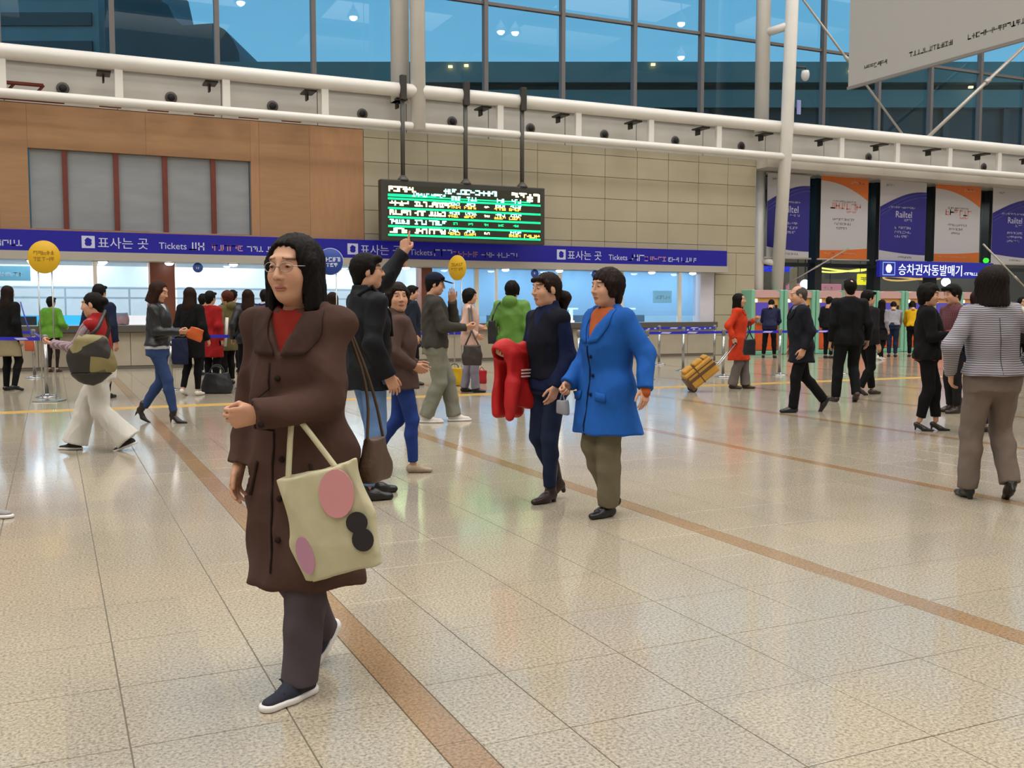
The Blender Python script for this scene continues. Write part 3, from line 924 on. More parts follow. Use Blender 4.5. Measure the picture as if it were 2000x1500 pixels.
# shops glimpsed through the glass
E_NEY = emit_mat('neon_yellow', (1.0, .86, .15), 2.2)
def ring_lamp(x, z, rx, ry, lab, m, y=27.0, r=.03):
    t = thing('ring_lamp', lab, 'lamp', (x, y, z))
    pts = [(rx * math.cos(w), ry * math.sin(w), .06 * math.cos(2 * w)) for w in np.linspace(0, 2 * math.pi, 28, endpoint=False)]
    q = MB(); q.tube(pts, r, 8, closed=True); q.build('tube', m, t)
    q = MB(); q.tube([(0, 0, .35), (0, 0, 5.695 - z)], .012, 6); q.tube([(-rx, 0, .06), (0, 0, .35), (rx, 0, .06)], .008, 5); q.build('suspension', M_MDK, t)
ring_lamp(25.2, 2.75, 1.15, .5, 'large glowing yellow oval ring lamp hanging in the shop hall', E_NEY)
ring_lamp(28.6, 2.5, 1.2, .7, 'amber oval ring lamp hanging below the blue machine sign', emit_mat('neon_amber', (1.0, .55, .15), 1.4))
def shop_sign(name, lab, x0, x1, z0, z1, m, y=26.6):
    t = thing(name, lab, 'sign', ((x0 + x1) / 2, y, z0))
    w = (x1 - x0) / 2
    q = MB(); q.box(-w, w, 0, .12, 0, z1 - z0, .02); q.build('box', m, t)
    q = MB(); q.tube([(-w * .6, .06, z1 - z0), (-w * .6, .06, 5.695 - z0)], .012, 6); q.tube([(w * .6, .06, z1 - z0), (w * .6, .06, 5.695 - z0)], .012, 6); tag(q.build('hanger', M_MDK, t), kind='stuff')
    q = MB(); strokes(q, -w * .7, (z1 - z0) * .3, w * 1.4, (z1 - z0) * .4, -.001, int(x0 * 7)); q.build('print', M_PRINTW, t)
shop_sign('shop_sign', 'small square glowing yellow shop sign behind the glass', 25.4, 25.9, 2.22, 2.6, emit_mat('sign_yellow', (1.0, .78, .03), 1.7), 26.3)
shop_sign('shop_sign', 'long pink-and-white lit shop sign behind the ticket machines', 23.9, 26.4, 1.95, 2.3, mat('sign_pink', '#d07f92', .5, emit='#d07f92', emit_strength=.8), 28.2)
shop_sign('shop_sign', 'deep blue lit strip sign behind the leaning column', 20.9, 22.6, 2.62, 2.84, emit_mat('sign_deepblue', (.01, .03, .9), 1.2), 26.4)
shop_sign('shop_sign', 'pale cyan lit panel high between the banners', 21.7, 22.3, 4.0, 4.9, emit_mat('panel_cyan', (.15, .42, .55), .8), 26.2)
shop_sign('shop_sign', 'pale cyan lit panel between the orange and the blue banner', 24.2, 25.0, 4.2, 5.2, emit_mat('panel_cyan2', (.15, .42, .55), .7), 26.2)
for i, (x, z, lab) in enumerate(((20.2, 2.2, 'round white globe lamp by the leaning column'), (22.75, 2.2, 'small pale globe lamp behind the first banners'), (29.2, 2.35, 'white globe lamp beyond the blue machine sign'))):
    t = thing('globe_lamp', lab, 'lamp', (x, 26.0, z))
    q = MB(); q.lathe([(0, -.16)] + [(.16 * math.sin(w), -.16 * math.cos(w)) for w in np.linspace(.2, math.pi - .2, 8)] + [(0, .16)], 16); q.build('globe', emit_mat('globe_white', (1, .96, .92), 3.0), t)
    q = MB(); q.tube([(0, 0, .15), (0, 0, 5.695 - z)], .015, 6); q.build('stem', M_MDK, t)
t = thing('wood_post', 'pale timber post standing behind the glazed front', 'post', (22.25, 26.0, 0))
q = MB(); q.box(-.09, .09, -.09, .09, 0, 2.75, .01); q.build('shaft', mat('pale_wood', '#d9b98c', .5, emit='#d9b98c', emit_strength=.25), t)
for (x, e, c) in ((23.5, 120, (1, .88, .68)), (28.5, 120, (1, .92, .8)), (33.5, 110, (1, .95, .9))):
    d = bpy.data.lights.new('shop_light', 'AREA'); d.size = 1.5; d.energy = e; d.color = c
    o = bpy.data.objects.new('shop_light', d); o.location = (x, 27.4, 5.2); COL.objects.link(o)

# ---- banners
M_BW = mat('banner_white', '#b7b4b8', .55)
M_BB = mat('banner_blue', '#1f1a7c', .5)
M_BO = mat('banner_orange', '#c9661f', .5)
M_BP = mat('banner_violet', '#4a45a0', .5)
M_PR = mat('banner_red_print', '#c98077', .5)
M_PG = mat('banner_grey_print', '#7d7b80', .5)
M_PW = mat('banner_white_print', '#b9b8cc', .5)
def banner(x0, x1, z0, z1, blue, label):
    w, hgt = x1 - x0, z1 - z0
    t = thing('hanging_banner', label, 'banner', ((x0 + x1) / 2, 24.55, z0))
    q = MB(); q.box(-w / 2, w / 2, 0, .012, 0, hgt); q.build('cloth', M_BW, t)
    q = MB(); q.tube([(-w / 2 - .06, .006, hgt + .02), (w / 2 + .06, .006, hgt + .02)], .022, 8); q.build('top_rail', M_ROD, t)
    q = MB(); q.tube([(-w / 2 - .1, .006, -.03), (w / 2 + .1, .006, -.03)], .03, 8); q.build('bottom_rail', M_ROD, t)
    def X(u): return -w / 2 + u * w
    if blue:
        top = [(X(u), hgt * (.66 + .22 * math.sin(min(1, u * 1.05 + .02) * math.pi * .5))) for u in np.linspace(0, 1, 14)]
        bot = [(X(u), hgt * (.125 - .05 * math.sin(u * math.pi * .5))) for u in np.linspace(1, 0, 10)]
        q = MB(); q.prism((top + bot)[::-1], -.006, 0); q.build('blue_field', M_BB, t)
        for k_, dz in enumerate((.0, .045)):
            arc = [(X(u), -.008, hgt * (.60 - dz + .26 * math.sin(min(1, u) * math.pi * .5))) for u in np.linspace(0, 1, 12)]
            q = MB(); q.tube(arc, .016, 5); q.build('arc', M_BP, t)
        me = text_mesh('Railtel', .30, .004, 'CENTER'); o = link('lettering', me, M_PW, t); o.location = (.02, -.010, hgt * .545)
        q = MB(); strokes(q, -.42 * w * .75, hgt * .66, w * .58, .06, -.006, int(x0), t=.2)
        strokes(q, .05, hgt * .50, .36, .07, -.006, int(x0) + 1)
        for k_ in range(3):
            strokes(q, -.36, hgt * (.40 - .055 * k_), .75 - .1 * (k_ == 2), .075, -.006, int(x0) + 3 + k_)
        q.build('small_print', M_PW, t)
        q = MB(); strokes(q, -.2, hgt * .03, .62, .06, -.001, int(x0) + 9); strokes(q, -w * .38, hgt * .93, .32, .07, -.001, int(x0) + 8); q.build('small_print', M_PG, t)
    else:
        arc = [(X(u), hgt * (.945 - .22 * max(0, u - .05) ** 2.0 - .02 * u)) for u in np.linspace(0, 1, 14)]
        q = MB(); q.prism(arc + [(X(1), hgt), (X(0), hgt)], -.006, 0); q.build('orange_field', M_BO, t)
        bot = [(X(u), hgt * (.10 + .035 * u * u)) for u in np.linspace(0, 1, 10)]
        q = MB(); q.prism([(X(0), 0), (X(1), 0)] + bot[::-1], -.006, 0); q.build('orange_field', M_BO, t)
        q = MB(); strokes(q, -.58, hgt * .61, .62, .19, -.002, int(x0) + 1, t=.2); strokes(q, .08, hgt * .605, .52, .19, -.002, int(x0) + 2, t=.2); strokes(q, .1, hgt * .565, .40, .06, -.002, int(x0) + 3); q.build('heading_print', M_PR, t)
        q = MB(); strokes(q, -.48, hgt * .69, .95, .06, -.002, int(x0) + 4)
        for k_ in range(3):
            strokes(q, -.48 + .08 * k_, hgt * (.47 - .055 * k_), .92 - .26 * k_, .07, -.002, int(x0) + 5 + k_)
        q.build('small_print', M_PG, t)
        q = MB(); strokes(q, w * .12, hgt * .93, w * .28, .08, -.008, int(x0) + 12); strokes(q, -w * .42, hgt * .055, w * .72, .045, -.008, int(x0) + 13); q.build('small_print', mat('banner_pale_print', '#dcae8f', .5), t)
banner(19.95, 21.6, 2.98, 5.5, True, 'blue banner half hidden by the leaning white column')
banner(22.05, 24.0, 2.98, 5.55, False, 'orange and white banner above the yellow ring lamp')
banner(24.52, 26.56, 2.98, 5.55, True, 'blue banner hanging above the start of the blue machine sign')
banner(26.98, 29.1, 2.98, 5.55, False, 'orange and white banner above the end of the blue machine sign')
banner(29.7, 31.9, 2.98, 5.55, True, 'blue banner past the end of the blue machine sign')
t = thing('exit_lamp', 'small bright green lamp at the corner of the orange banner', 'lamp', (29.28, 24.4, 3.05))
q = MB(); q.lathe([(0, -.09), (.07, -.07), (.10, 0), (.07, .07), (0, .09)], 14); q.build('lens', emit_mat('lamp_green', (.05, .9, .05), 1.4), t)
q = MB(); q.tube([(0, 0, .08), (0, .1, .12)], .015, 6); q.build('arm', M_MDK, t)

# blue machine sign with lit lettering
t = thing('machine_sign', 'lit blue sign over the ticket machines with white Korean lettering', 'sign', (24.27, 24.25, 2.42))
q = MB(); q.box(0, 5.2, 0, .14, 0, .53, .008); q.build('board', mat('machine_sign_blue', '#181c8c', .45, emit='#181c8c', emit_strength=.45), t)
E_LW = emit_mat('letters_lit', (.82, .92, 1.0), 1.6)
o = link('lettering', text_mesh('승차권자동발매기', .40, .008), E_LW, t); o.location = (.80, -.006, .10)
_w = max(v.co.x for v in o.data.vertices)
q = MB(); strokes(q, .80 + _w + .1, .10, .7, .10, -.001, 31); q.build('small_print', E_LW, t)
q = MB()
for a, b, c, d in ((.13, .67, .05, .08), (.13, .67, .45, .48), (.13, .16, .05, .48), (.64, .67, .05, .48)):
    q.box(a, b, -.008, 0, c, d)
ib = q.build('icon_frame', mat('icon_pale', '#7f9fd0', .5, emit='#7f9fd0', emit_strength=.6), t)
q = MB(); q.prism([(.40 + .13 * math.cos(w), .27 + .15 * math.sin(w) * (1 if i % 2 else .86)) for i, w in enumerate(np.linspace(0, 2 * math.pi, 16, endpoint=False))][::-1], -.010, -.002); q.build('icon_mark', E_LW, ib)
q = MB(); q.box(.2, .3, .14, 1.1, .3, .4); q.box(4.8, 4.9, .14, 1.1, .3, .4); q.build('arm', M_MDK, t)

# ---- ticket machines
M_TEAL = mat('machine_teal', '#7db89c', .4)
M_TEALD = mat('machine_teal_foot', '#6aa88e', .45)
M_MOR = mat('machine_orange', '#c9531f', .4, var=.25, var_scale=1.6)
M_MPINK = mat('machine_pink', '#c9a09c', .4)
M_MYEL = mat('machine_amber', '#d7a25a', .4)
M_MSCR = mat('machine_screen', '#4a3f9c', .3, emit='#4a3f9c', emit_strength=.5)
M_MGR = mat('machine_grey', '#8d8a93', .4, metal=.3)
def machine_parts():
    P = []
    def add(n, m, f):
        q = MB(); f(q); me = q.mesh(n); me.materials.append(m); P.append((n, me))
    add('body', M_MYEL, lambda q: q.box(-.5, .5, 0, .6, .12, 1.9, .02))
    add('side_frame', M_TEAL, lambda q: q.box(-.60, -.47, -.10, .62, .0, 1.96, .03))
    add('side_frame', M_TEAL, lambda q: q.box(.47, .60, -.10, .62, .0, 1.96, .03))
    add('top_cap', M_MPINK, lambda q: q.prism([(-.47, 1.72), (.47, 1.72), (.47, 1.9), (.25, 1.95), (-.25, 1.95), (-.47, 1.9)], -.06, .55))
    add('screen', M_MSCR, lambda q: q.box(-.38, .30, -.02, 0, 1.18, 1.58, .01))
    add('keypad', M_MGR, lambda q: q.prism([(-.40, .98), (.40, .98), (.40, 1.12), (-.40, 1.12)], -.10, 0))
    add('lower_door', M_MOR, lambda q: q.box(-.46, .46, -.025, 0, .14, .92, .01))
    add('foot', M_TEALD, lambda q: q.box(-.5, .5, -.10, .55, 0, .12, .02))
    add('slot', M_DARK, lambda q: q.box(.33, .43, -.01, .0, 1.2, 1.5))
    add('lamp', mat('machine_lamp', '#fff3cf', .4, emit=(1, .95, .8), emit_strength=1.6), lambda q: q.box(-.44, -.34, -.03, 0, 1.58, 1.68))
    return P
mp = machine_parts()
labs = ['orange ticket machine with teal sides, nearest the leaning column', 'second orange ticket machine from the leaning column', 'third orange ticket machine from the leaning column',
        'fourth orange ticket machine from the leaning column', 'fifth orange ticket machine from the leaning column', 'sixth orange ticket machine from the leaning column', 'seventh orange ticket machine from the leaning column', 'eighth orange ticket machine from the leaning column']
for i in range(8):
    t = thing('ticket_machine', labs[i], 'machine', (19.52 + 1.235 * i, 24.0, 0), 0, 'row of ticket machines')
    for n, me in mp:
        link(n, me, None, t)

# ---- large panel hanging high on the right, along the hall
t = thing('roof_banner', 'huge pale banner sheet hanging under the roof with small dark print along its foot', 'banner', (14.05, 14.95, 5.6))
q = MB(); q.box(-.02, .02, -13.0, 0, 0, 5.2, .01); q.build('sheet', mat('panel_grey', '#a7a39e', .5), t)
q = MB(); q.box(-.03, .03, -13.0, 0.02, -.03, .02); q.build('hem_bar', mat('hem_grey', '#7c7874', .5), t)
q = MB(); q.tube([(0, -.3, 5.1), (0, -.3, ROOF_Z - 5.6)], .02, 6); q.tube([(0, -12.5, 5.1), (0, -12.5, ROOF_Z - 5.6)], .02, 6); q.build('cable', M_ROD, t)
MR = Matrix.Rotation(-math.pi / 2, 4, 'Z')
for y0, wdt, sd in ((-.42, .55, 3), (-1.5, .95, 5), (-2.75, 1.1, 8), (-4.3, 1.2, 12)):
    q = MB(); strokes(q, 0, .24, wdt, .085, 0, sd, t=.2)
    o = q.build('small_print', mat('panel_print', '#57534f', .6), t)
    o.rotation_euler = (0, 0, -math.pi / 2); o.location = (-.022, y0, 0)

# ---- camera on the leaning column
t = thing('security_camera', 'white dome security camera on an arm of the leaning column', 'camera', (19.82, 23.25, 8.15))
q = MB(); q.tube([(0, 0, .22), (.28, -.1, .22), (.28, -.1, .12)], .03, 8); q.build('arm', M_DKBR, t)
q = MB(); q.lathe([(0, .14), (.10, .13), (.12, .05), (.12, -.02), (.10, -.10), (.05, -.16), (0, -.17)], 16, (.28, -.1, 0)); q.build('dome', mat('cam_white', '#c9c9c9', .35), t)
q = MB(); q.box(-.06, .06, -.2, -.16, -1.15, -.75); q.build('junction_box', mat('cam_blue', '#8a90c8', .5), t)
# ------------------------------------------------------------------ figures: bodies and clothes grown from distance fields
def V(*a):
    return np.array(a, dtype=float)

def nrm(v):
    v = np.asarray(v, float)
    return v / max(1e-9, np.linalg.norm(v))

class Field:
    def __init__(self, lo, hi, h):
        self.h = h
        self.ax = [np.arange(lo[i] - 2 * h, hi[i] + 3 * h, h) for i in range(3)]
        self.D = np.full([len(a) for a in self.ax], 1.0, np.float32)
    def win(self, lo, hi, m):
        sl = []
        for i in range(3):
            a = self.ax[i]
            i0 = int(np.searchsorted(a, lo[i] - m)); i1 = int(np.searchsorted(a, hi[i] + m))
            i0 = max(0, min(len(a), i0)); i1 = max(i0, min(len(a), i1))
            sl.append(slice(i0, i1))
        return tuple(sl)
    def pts(self, sl):
        x = self.ax[0][sl[0]][:, None, None].astype(np.float32)
        y = self.ax[1][sl[1]][None, :, None].astype(np.float32)
        z = self.ax[2][sl[2]][None, None, :].astype(np.float32)
        return x, y, z
    def union(self, sl, d, k):
        a = self.D[sl]
        if k <= 0:
            self.D[sl] = np.minimum(a, d)
        else:
            g = np.maximum(k - np.abs(a - d), 0) / k
            self.D[sl] = np.minimum(a, d) - g * g * k * 0.25
    def cut(self, sl, d, k=0.0):
        """remove the inside of d"""
        a = self.D[sl]
        d = -d
        if k <= 0:
            self.D[sl] = np.maximum(a, d)
        else:
            g = np.maximum(k - np.abs(a - d), 0) / k
            self.D[sl] = np.maximum(a, d) + g * g * k * 0.25
    def d_cone(self, sl, a, b, ra, rb, flat=None, wr=0.0, wn=5.0):
        x, y, z = self.pts(sl)
        ab = b - a
        L2 = max(1e-9, float(ab @ ab))
        px, py, pz = x - a[0], y - a[1], z - a[2]
        t = np.clip((px * ab[0] + py * ab[1] + pz * ab[2]) / L2, 0, 1)
        qx, qy, qz = px - t * ab[0], py - t * ab[1], pz - t * ab[2]
        q2 = qx * qx + qy * qy + qz * qz
        if flat is not None:
            n, f = nrm(flat[0]), flat[1]
            dn = qx * n[0] + qy * n[1] + qz * n[2]
            q2 = q2 + (f * f - 1) * dn * dn
        r = ra + (rb - ra) * t
        if wr:
            r = r + wr * np.sin(t * wn * 6.283)
        return np.sqrt(q2) - r
    def cone(self, a, b, ra, rb, k=0.02, flat=None, wr=0.0, wn=5.0, cut=False):
        a, b = np.asarray(a, float), np.asarray(b, float)
        m = max(ra, rb) + max(k, 0) + 3 * self.h + abs(wr)
        sl = self.win(np.minimum(a, b), np.maximum(a, b), m)
        if 0 in self.D[sl].shape:
            return self
        d = self.d_cone(sl, a, b, ra, rb, flat, wr, wn)
        (self.cut if cut else self.union)(sl, d, k)
        return self
    def ell(self, c, r, k=0.02, rot=None, cut=False):
        c, r = np.asarray(c, float), np.asarray(r, float)
        m = float(r.max()) + max(k, 0) + 3 * self.h
        sl = self.win(c, c, m)
        if 0 in self.D[sl].shape:
            return self
        x, y, z = self.pts(sl)
        p = [x - c[0], y - c[1], z - c[2]]
        if rot is not None:
            p = [p[0] * rot[0, i] + p[1] * rot[1, i] + p[2] * rot[2, i] for i in range(3)]
        q = np.sqrt((p[0] / r[0]) ** 2 + (p[1] / r[1]) ** 2 + (p[2] / r[2]) ** 2)
        d = (q - 1.0) * float(r.min())
        (self.cut if cut else self.union)(sl, d.astype(np.float32), k)
        return self
    def rbox(self, c, hs, r=0.01, k=0.0, rot=None, cut=False):
        c, hs = np.asarray(c, float), np.asarray(hs, float)
        m = float(np.linalg.norm(hs)) + max(k, 0) + 3 * self.h
        sl = self.win(c, c, m)
        if 0 in self.D[sl].shape:
            return self
        x, y, z = self.pts(sl)
        p = [x - c[0], y - c[1], z - c[2]]
        if rot is not None:
            p = [p[0] * rot[0, i] + p[1] * rot[1, i] + p[2] * rot[2, i] for i in range(3)]
        q = [np.abs(p[i]) - (hs[i] - r) for i in range(3)]
        o = np.sqrt(np.maximum(q[0], 0) ** 2 + np.maximum(q[1], 0) ** 2 + np.maximum(q[2], 0) ** 2)
        d = o + np.minimum(np.maximum(q[0], np.maximum(q[1], q[2])), 0) - r
        (self.cut if cut else self.union)(sl, d.astype(np.float32), k)
        return self
    def half(self, p, n, k=0.0):
        """keep the side of the plane that n points away from"""
        n = nrm(n)
        sl = (slice(None),) * 3
        x, y, z = self.pts(sl)
        d = (x - p[0]) * n[0] + (y - p[1]) * n[1] + (z - p[2]) * n[2]
        self.cut(sl, -d, k)
        return self
    def folds(self, amp, freq, seed, aniso=(1, 1, 1), n=5):
        rg = np.random.RandomState(seed)
        sl = (slice(None),) * 3
        x, y, z = self.pts(sl)
        acc = 0
        for i in range(n):
            kx, ky, kz = rg.normal(size=3) * np.array(aniso)
            f = freq * (0.7 + 0.9 * rg.rand()) / max(1e-6, math.sqrt(kx * kx + ky * ky + kz * kz))
            acc = acc + 1.3 * np.abs(np.sin(((kx * x + ky * y + kz * z) * f + rg.rand() * 6.28 + 2.2 * np.sin((ky * x + kz * y + kx * z) * f * 0.33 + rg.rand() * 6)) * .5)) - .83
        self.D += (acc * (amp / math.sqrt(n))).astype(np.float32)
        return self
    def nets(self):
        D = self.D
        s = D < 0
        c = np.zeros([n - 1 for n in D.shape], np.uint8)
        offs = [(i, j, k) for i in (0, 1) for j in (0, 1) for k in (0, 1)]
        nx, ny, nz = c.shape
        for (i, j, k) in offs:
            c += s[i:i + nx, j:j + ny, k:k + nz]
        act = np.argwhere((c > 0) & (c < 8))
        if len(act) == 0:
            return np.zeros((0, 3)), np.zeros((0, 4), int)
        vid = np.full(c.shape, -1, np.int32)
        vid[act[:, 0], act[:, 1], act[:, 2]] = np.arange(len(act))
        val = np.stack([D[act[:, 0] + o[0], act[:, 1] + o[1], act[:, 2] + o[2]] for o in offs], 1)
        acc = np.zeros((len(act), 3)); cnt = np.zeros(len(act))
        for a in range(8):
            for b in range(a + 1, 8):
                oa, ob = np.array(offs[a]), np.array(offs[b])
                if np.abs(oa - ob).sum() != 1:
                    continue
                va, vb = val[:, a], val[:, b]
                m = (va < 0) != (vb < 0)
                t = np.where(m, va / np.where(m, va - vb, 1), 0)
                acc[m] += oa + t[m, None] * (ob - oa)
                cnt[m] += 1
        P = act + acc / cnt[:, None]
        org = np.array([self.ax[i][0] for i in range(3)])
        P = org + P * self.h
        quads = []
        for axis in range(3):
            u, v = (axis + 1) % 3, (axis + 2) % 3
            sh = list(s.shape); sh[axis] -= 1
            A = s.take(range(sh[axis]), axis); B = s.take(range(1, sh[axis] + 1), axis)
            e = np.argwhere(A != B)
            e = e[(e[:, u] > 0) & (e[:, v] > 0) & (e[:, u] < s.shape[u] - 1) & (e[:, v] < s.shape[v] - 1)]
            if len(e) == 0:
                continue
            def cell(du, dv):
                q = e.copy(); q[:, u] -= du; q[:, v] -= dv
                return vid[q[:, 0], q[:, 1], q[:, 2]]
            q = np.stack([cell(1, 1), cell(0, 1), cell(0, 0), cell(1, 0)], 1)
            inside = s[e[:, 0], e[:, 1], e[:, 2]]
            q[~inside] = q[~inside][:, ::-1]
            quads.append(q)
        Q = np.concatenate(quads)
        return P, Q[(Q >= 0).all(1)]

def np_mesh(name, P, Q, smooth=True, color=None):
    me = bpy.data.meshes.new(name)
    n, m = len(P), len(Q)
    me.vertices.add(n)
    me.vertices.foreach_set('co', np.asarray(P, np.float32).ravel())
    me.loops.add(m * 4)
    me.loops.foreach_set('vertex_index', np.asarray(Q, np.int32).ravel())
    me.polygons.add(m)
    me.polygons.foreach_set('loop_start', np.arange(0, m * 4, 4, dtype=np.int32))
    me.polygons.foreach_set('use_smooth', np.full(m, smooth))
    me.update(calc_edges=True)
    if color is not None:
        at = me.color_attributes.new('tint', 'FLOAT_COLOR', 'POINT')
        c4 = np.ones((n, 4), np.float32); c4[:, :3] = color
        at.data.foreach_set('color', c4.ravel())
    return me

# ---- materials for figures
def skin_mat():
    if 'skin' in MATS:
        return MATS['skin']
    m = mat('skin', '#c59a7c', 0.52, spec=0.35, bump=0.08, bump_scale=320)
    nt = m.node_tree
    b = nt.nodes['Principled BSDF']
    at = nt.nodes.new('ShaderNodeVertexColor')
    at.layer_name = 'tint'
    nt.links.new(at.outputs[0], b.inputs['Base Color'])
    b.inputs['Subsurface Weight'].default_value = 0.0
    return m

def hair_mat(name='black_hair', color='#110d0b', stretch=(60, 60, 6)):
    return mat(name, color, 0.6, spec=0.12, var=0.5, var_scale=3.0, bump=0.35, bump_scale=5.0, stretch=stretch)

def cloth(name, color, rough=0.9, var=0.12, bump=0.35, scale=420, vs=5.0, sheen=0.0, spec=0.2):
    key = 'cloth_' + name
    if key in MATS:
        return MATS[key]
    m = mat(key, color, rough, var=var, var_scale=vs, bump=bump * .4, bump_scale=max(scale, 300), sheen=0.0, spec=spec)
    wrinkle(m)
    return m

def wrinkle(m, strength=.55, scale=7.0):
    """soft creases under the fine weave"""
    nt = m.node_tree
    b = nt.nodes['Principled BSDF']
    tc = nt.nodes.new('ShaderNodeTexCoord')
    mp = nt.nodes.new('ShaderNodeMapping'); mp.inputs['Scale'].default_value = (1, 1, .55); mp.inputs['Rotation'].default_value = (.3, .2, 0)
    nz = nt.nodes.new('ShaderNodeTexNoise'); nz.inputs['Scale'].default_value = scale; nz.inputs['Detail'].default_value = 2; nz.inputs['Distortion'].default_value = 1.4
    if hasattr(nz, 'noise_type'):
        nz.noise_type = 'RIDGED_MULTIFRACTAL'
    bp = nt.nodes.new('ShaderNodeBump'); bp.inputs['Strength'].default_value = strength; bp.inputs['Distance'].default_value = .022
    nt.links.new(tc.outputs['Object'], mp.inputs[0]); nt.links.new(mp.outputs[0], nz.inputs['Vector']); nt.links.new(nz.outputs['Fac'], bp.inputs['Height'])
    old = b.inputs['Normal'].links[0].from_node if b.inputs['Normal'].links else None
    if old is not None:
        nt.links.new(bp.outputs[0], old.inputs['Normal'])
    else:
        nt.links.new(bp.outputs[0], b.inputs['Normal'])

def leather(name, color, rough=0.38):
    return mat('leather_' + name, color, rough, var=0.15, var_scale=8, bump=0.25, bump_scale=60, spec=0.5)

# ---- head
def head_template(h, female):
    f = Field((-.12, -.14, -.20), (.12, .14, .13), h)
    jw = 0.052 if female else 0.060
    f.ell((0, -.014, .030), (.074, .092, .087), 0)
    f.ell((0, .020, -.040), (jw + .006, .066, .078), .03)
    f.ell((0, .050, -.094), (.026, .026, .020), .03)
    for sx in (-1, 1):
        f.ell((sx * .038, .052, -.026), (.026, .028, .028), .03)                 # cheek
        f.ell((sx * (jw - .006), .005, -.072), (.014, .026, .022), .03)           # jaw corner
    f.cone((-.034, .076, .036), (.034, .076, .036), .011, .011, .02)               # brow
    for sx in (-1, 1):
        f.ell((sx * .033, .094, .012), (.019, .014, .012), .012, cut=True)       # eye socket
        f.ell((sx * .032, .0745, .011), (.0145, .0125, .0105), .005)               # lidded eye
        f.ell((sx * .078, -.012, -.006), (.009, .019, .031), .008, rot=np.array([[1, 0, 0], [0, .97, .24], [0, -.24, .97]]))
    f.cone((0, .088, .018), (0, .106, -.026), .007, .0115, .014)                   # nose
    for sx in (-1, 1):
        f.ell((sx * .011, .096, -.030), (.009, .010, .008), .008)
    f.ell((0, .083, -.061), (.023, .011, .0052), .006)                            # lips
    f.ell((0, .082, -.0695), (.020, .011, .0055), .005)
    f.ell((0, .100, -.0655), (.021, .010, .0012), .003, cut=True)
    nk = .046 if female else .055
    f.cone((0, -.022, -.055), (0, -.040, -.185), nk, nk + .010, .03)
    P, Q = f.nets()
    tint = np.tile(np.array(lin('#c3957a')), (len(P), 1))
    x, y, z = P[:, 0], P[:, 1], P[:, 2]
    ax = np.abs(x)
    def blend(mask, c, k):
        w = (np.clip(mask, 0, 1) * k)[:, None]
        tint[:] = tint * (1 - w) + np.array(lin(c)) * w
    blend(np.exp(-(((ax - .042) / .022) ** 2 + ((z + .03) / .02) ** 2)) * (y > .03), '#c98a70', .35)
    lips = ((x / .025) ** 2 + ((z + .0655) / .0115) ** 2 < 1) & (y > .07)
    blend(lips.astype(float), '#a45a50', .75)
    line = (ax < .022) & (np.abs(z + .0655) < .0022) & (y > .07)
    blend(line.astype(float), '#5a2a26', .8)
    brow = (np.abs(ax - .034) < .019) & (np.abs(z - .037 + (ax - .03) * .12) < .0042) & (y > .04)
    blend(brow.astype(float), '#241a16', .8)
    eye = (((ax - .032) / .0125) ** 2 + ((z - .010) / .0045) ** 2 < 1) & (y > .06)
    blend(eye.astype(float), '#3a2a24', .7)
    iris = (((ax - .032) / .0055) ** 2 + ((z - .010) / .0050) ** 2 < 1) & (y > .06)
    blend(iris.astype(float), '#0c0806', .95)
    nos = (np.abs(ax - .009) < .0045) & (np.abs(z + .036) < .003) & (y > .085)
    blend(nos.astype(float), '#7a4a3a', .7)
    return P, Q, tint

HAND_CURL = {'relax': ((18, 22, 14), 14), 'fist': ((82, 95, 55), 40), 'hold': ((58, 62, 38), 30), 'flat': ((6, 8, 5), 5), 'point': ((82, 95, 55), 40)}

def hand_template(h, kind):
    f = Field((-.075, -.09, -.05), (.095, .20, .10), h)
    zf = (V(0, 0, 1), 1.55)
    f.cone((0, -.08, 0), (0, .005, 0), .029, .026, .0, flat=(V(0, 0, 1), 1.15))
    bases = [(.031, .090, 0), (.010, .096, 0), (-.011, .091, 0), (-.030, .080, 0)]
    for bx, by, bz in bases:
        f.cone((bx * .55, .008, 0), (bx, by, 0), .022, .0125, .012, flat=zf)
    f.cone((.012, .015, .006), (.030, .040, .010), .020, .018, .012)
    lens = [.070, .078, .072, .056]
    (c1, c2, c3), tc = HAND_CURL[kind]
    for i, (bx, by, bz) in enumerate(bases):
        a1, a2, a3 = c1, c2, c3
        if kind == 'point' and i == 0:
            a1, a2, a3 = 2, 4, 3
        if kind in ('relax', 'hold'):
            a1 += i * 5
        spread = bx * (0.9 if kind in ('flat', 'relax') else 0.25)
        p = V(bx, by, bz)
        ang = 0
        r = .0092 if i < 3 else .008
        for seg, (a, fr) in enumerate(((a1, .46), (a2, .30), (a3, .24))):
            ang += R(a)
            d = nrm(V(spread, math.cos(ang), math.sin(ang)))
            q = p + d * lens[i] * fr
            r2 = r * .92
            f.cone(p, q, r, r2, .003)
            p, r = q, r2
    if kind in ('fist', 'point', 'hold'):
        p0, p1, p2, p3 = V(.030, .030, .008), V(.046, .055, .026), V(.036, .080, .042), V(.010, .082, .048)
    else:
        p0, p1, p2, p3 = V(.028, .025, .006), V(.052, .055, .018), V(.060, .085, .026), V(.062, .108, .032)
    f.cone(p0, p1, .015, .012, .008); f.cone(p1, p2, .0118, .0102, .003); f.cone(p2, p3, .0102, .0085, .003)
    P, Q = f.nets()
    tint = np.tile(np.array(lin('#c09074')), (len(P), 1))
    return P, Q, tint

_TEMPL = {}
def templ(kind, *a):
    key = (kind,) + a
    if key not in _TEMPL:
        _TEMPL[key] = head_template(*a) if kind == 'head' else hand_template(*a)
    return _TEMPL[key]

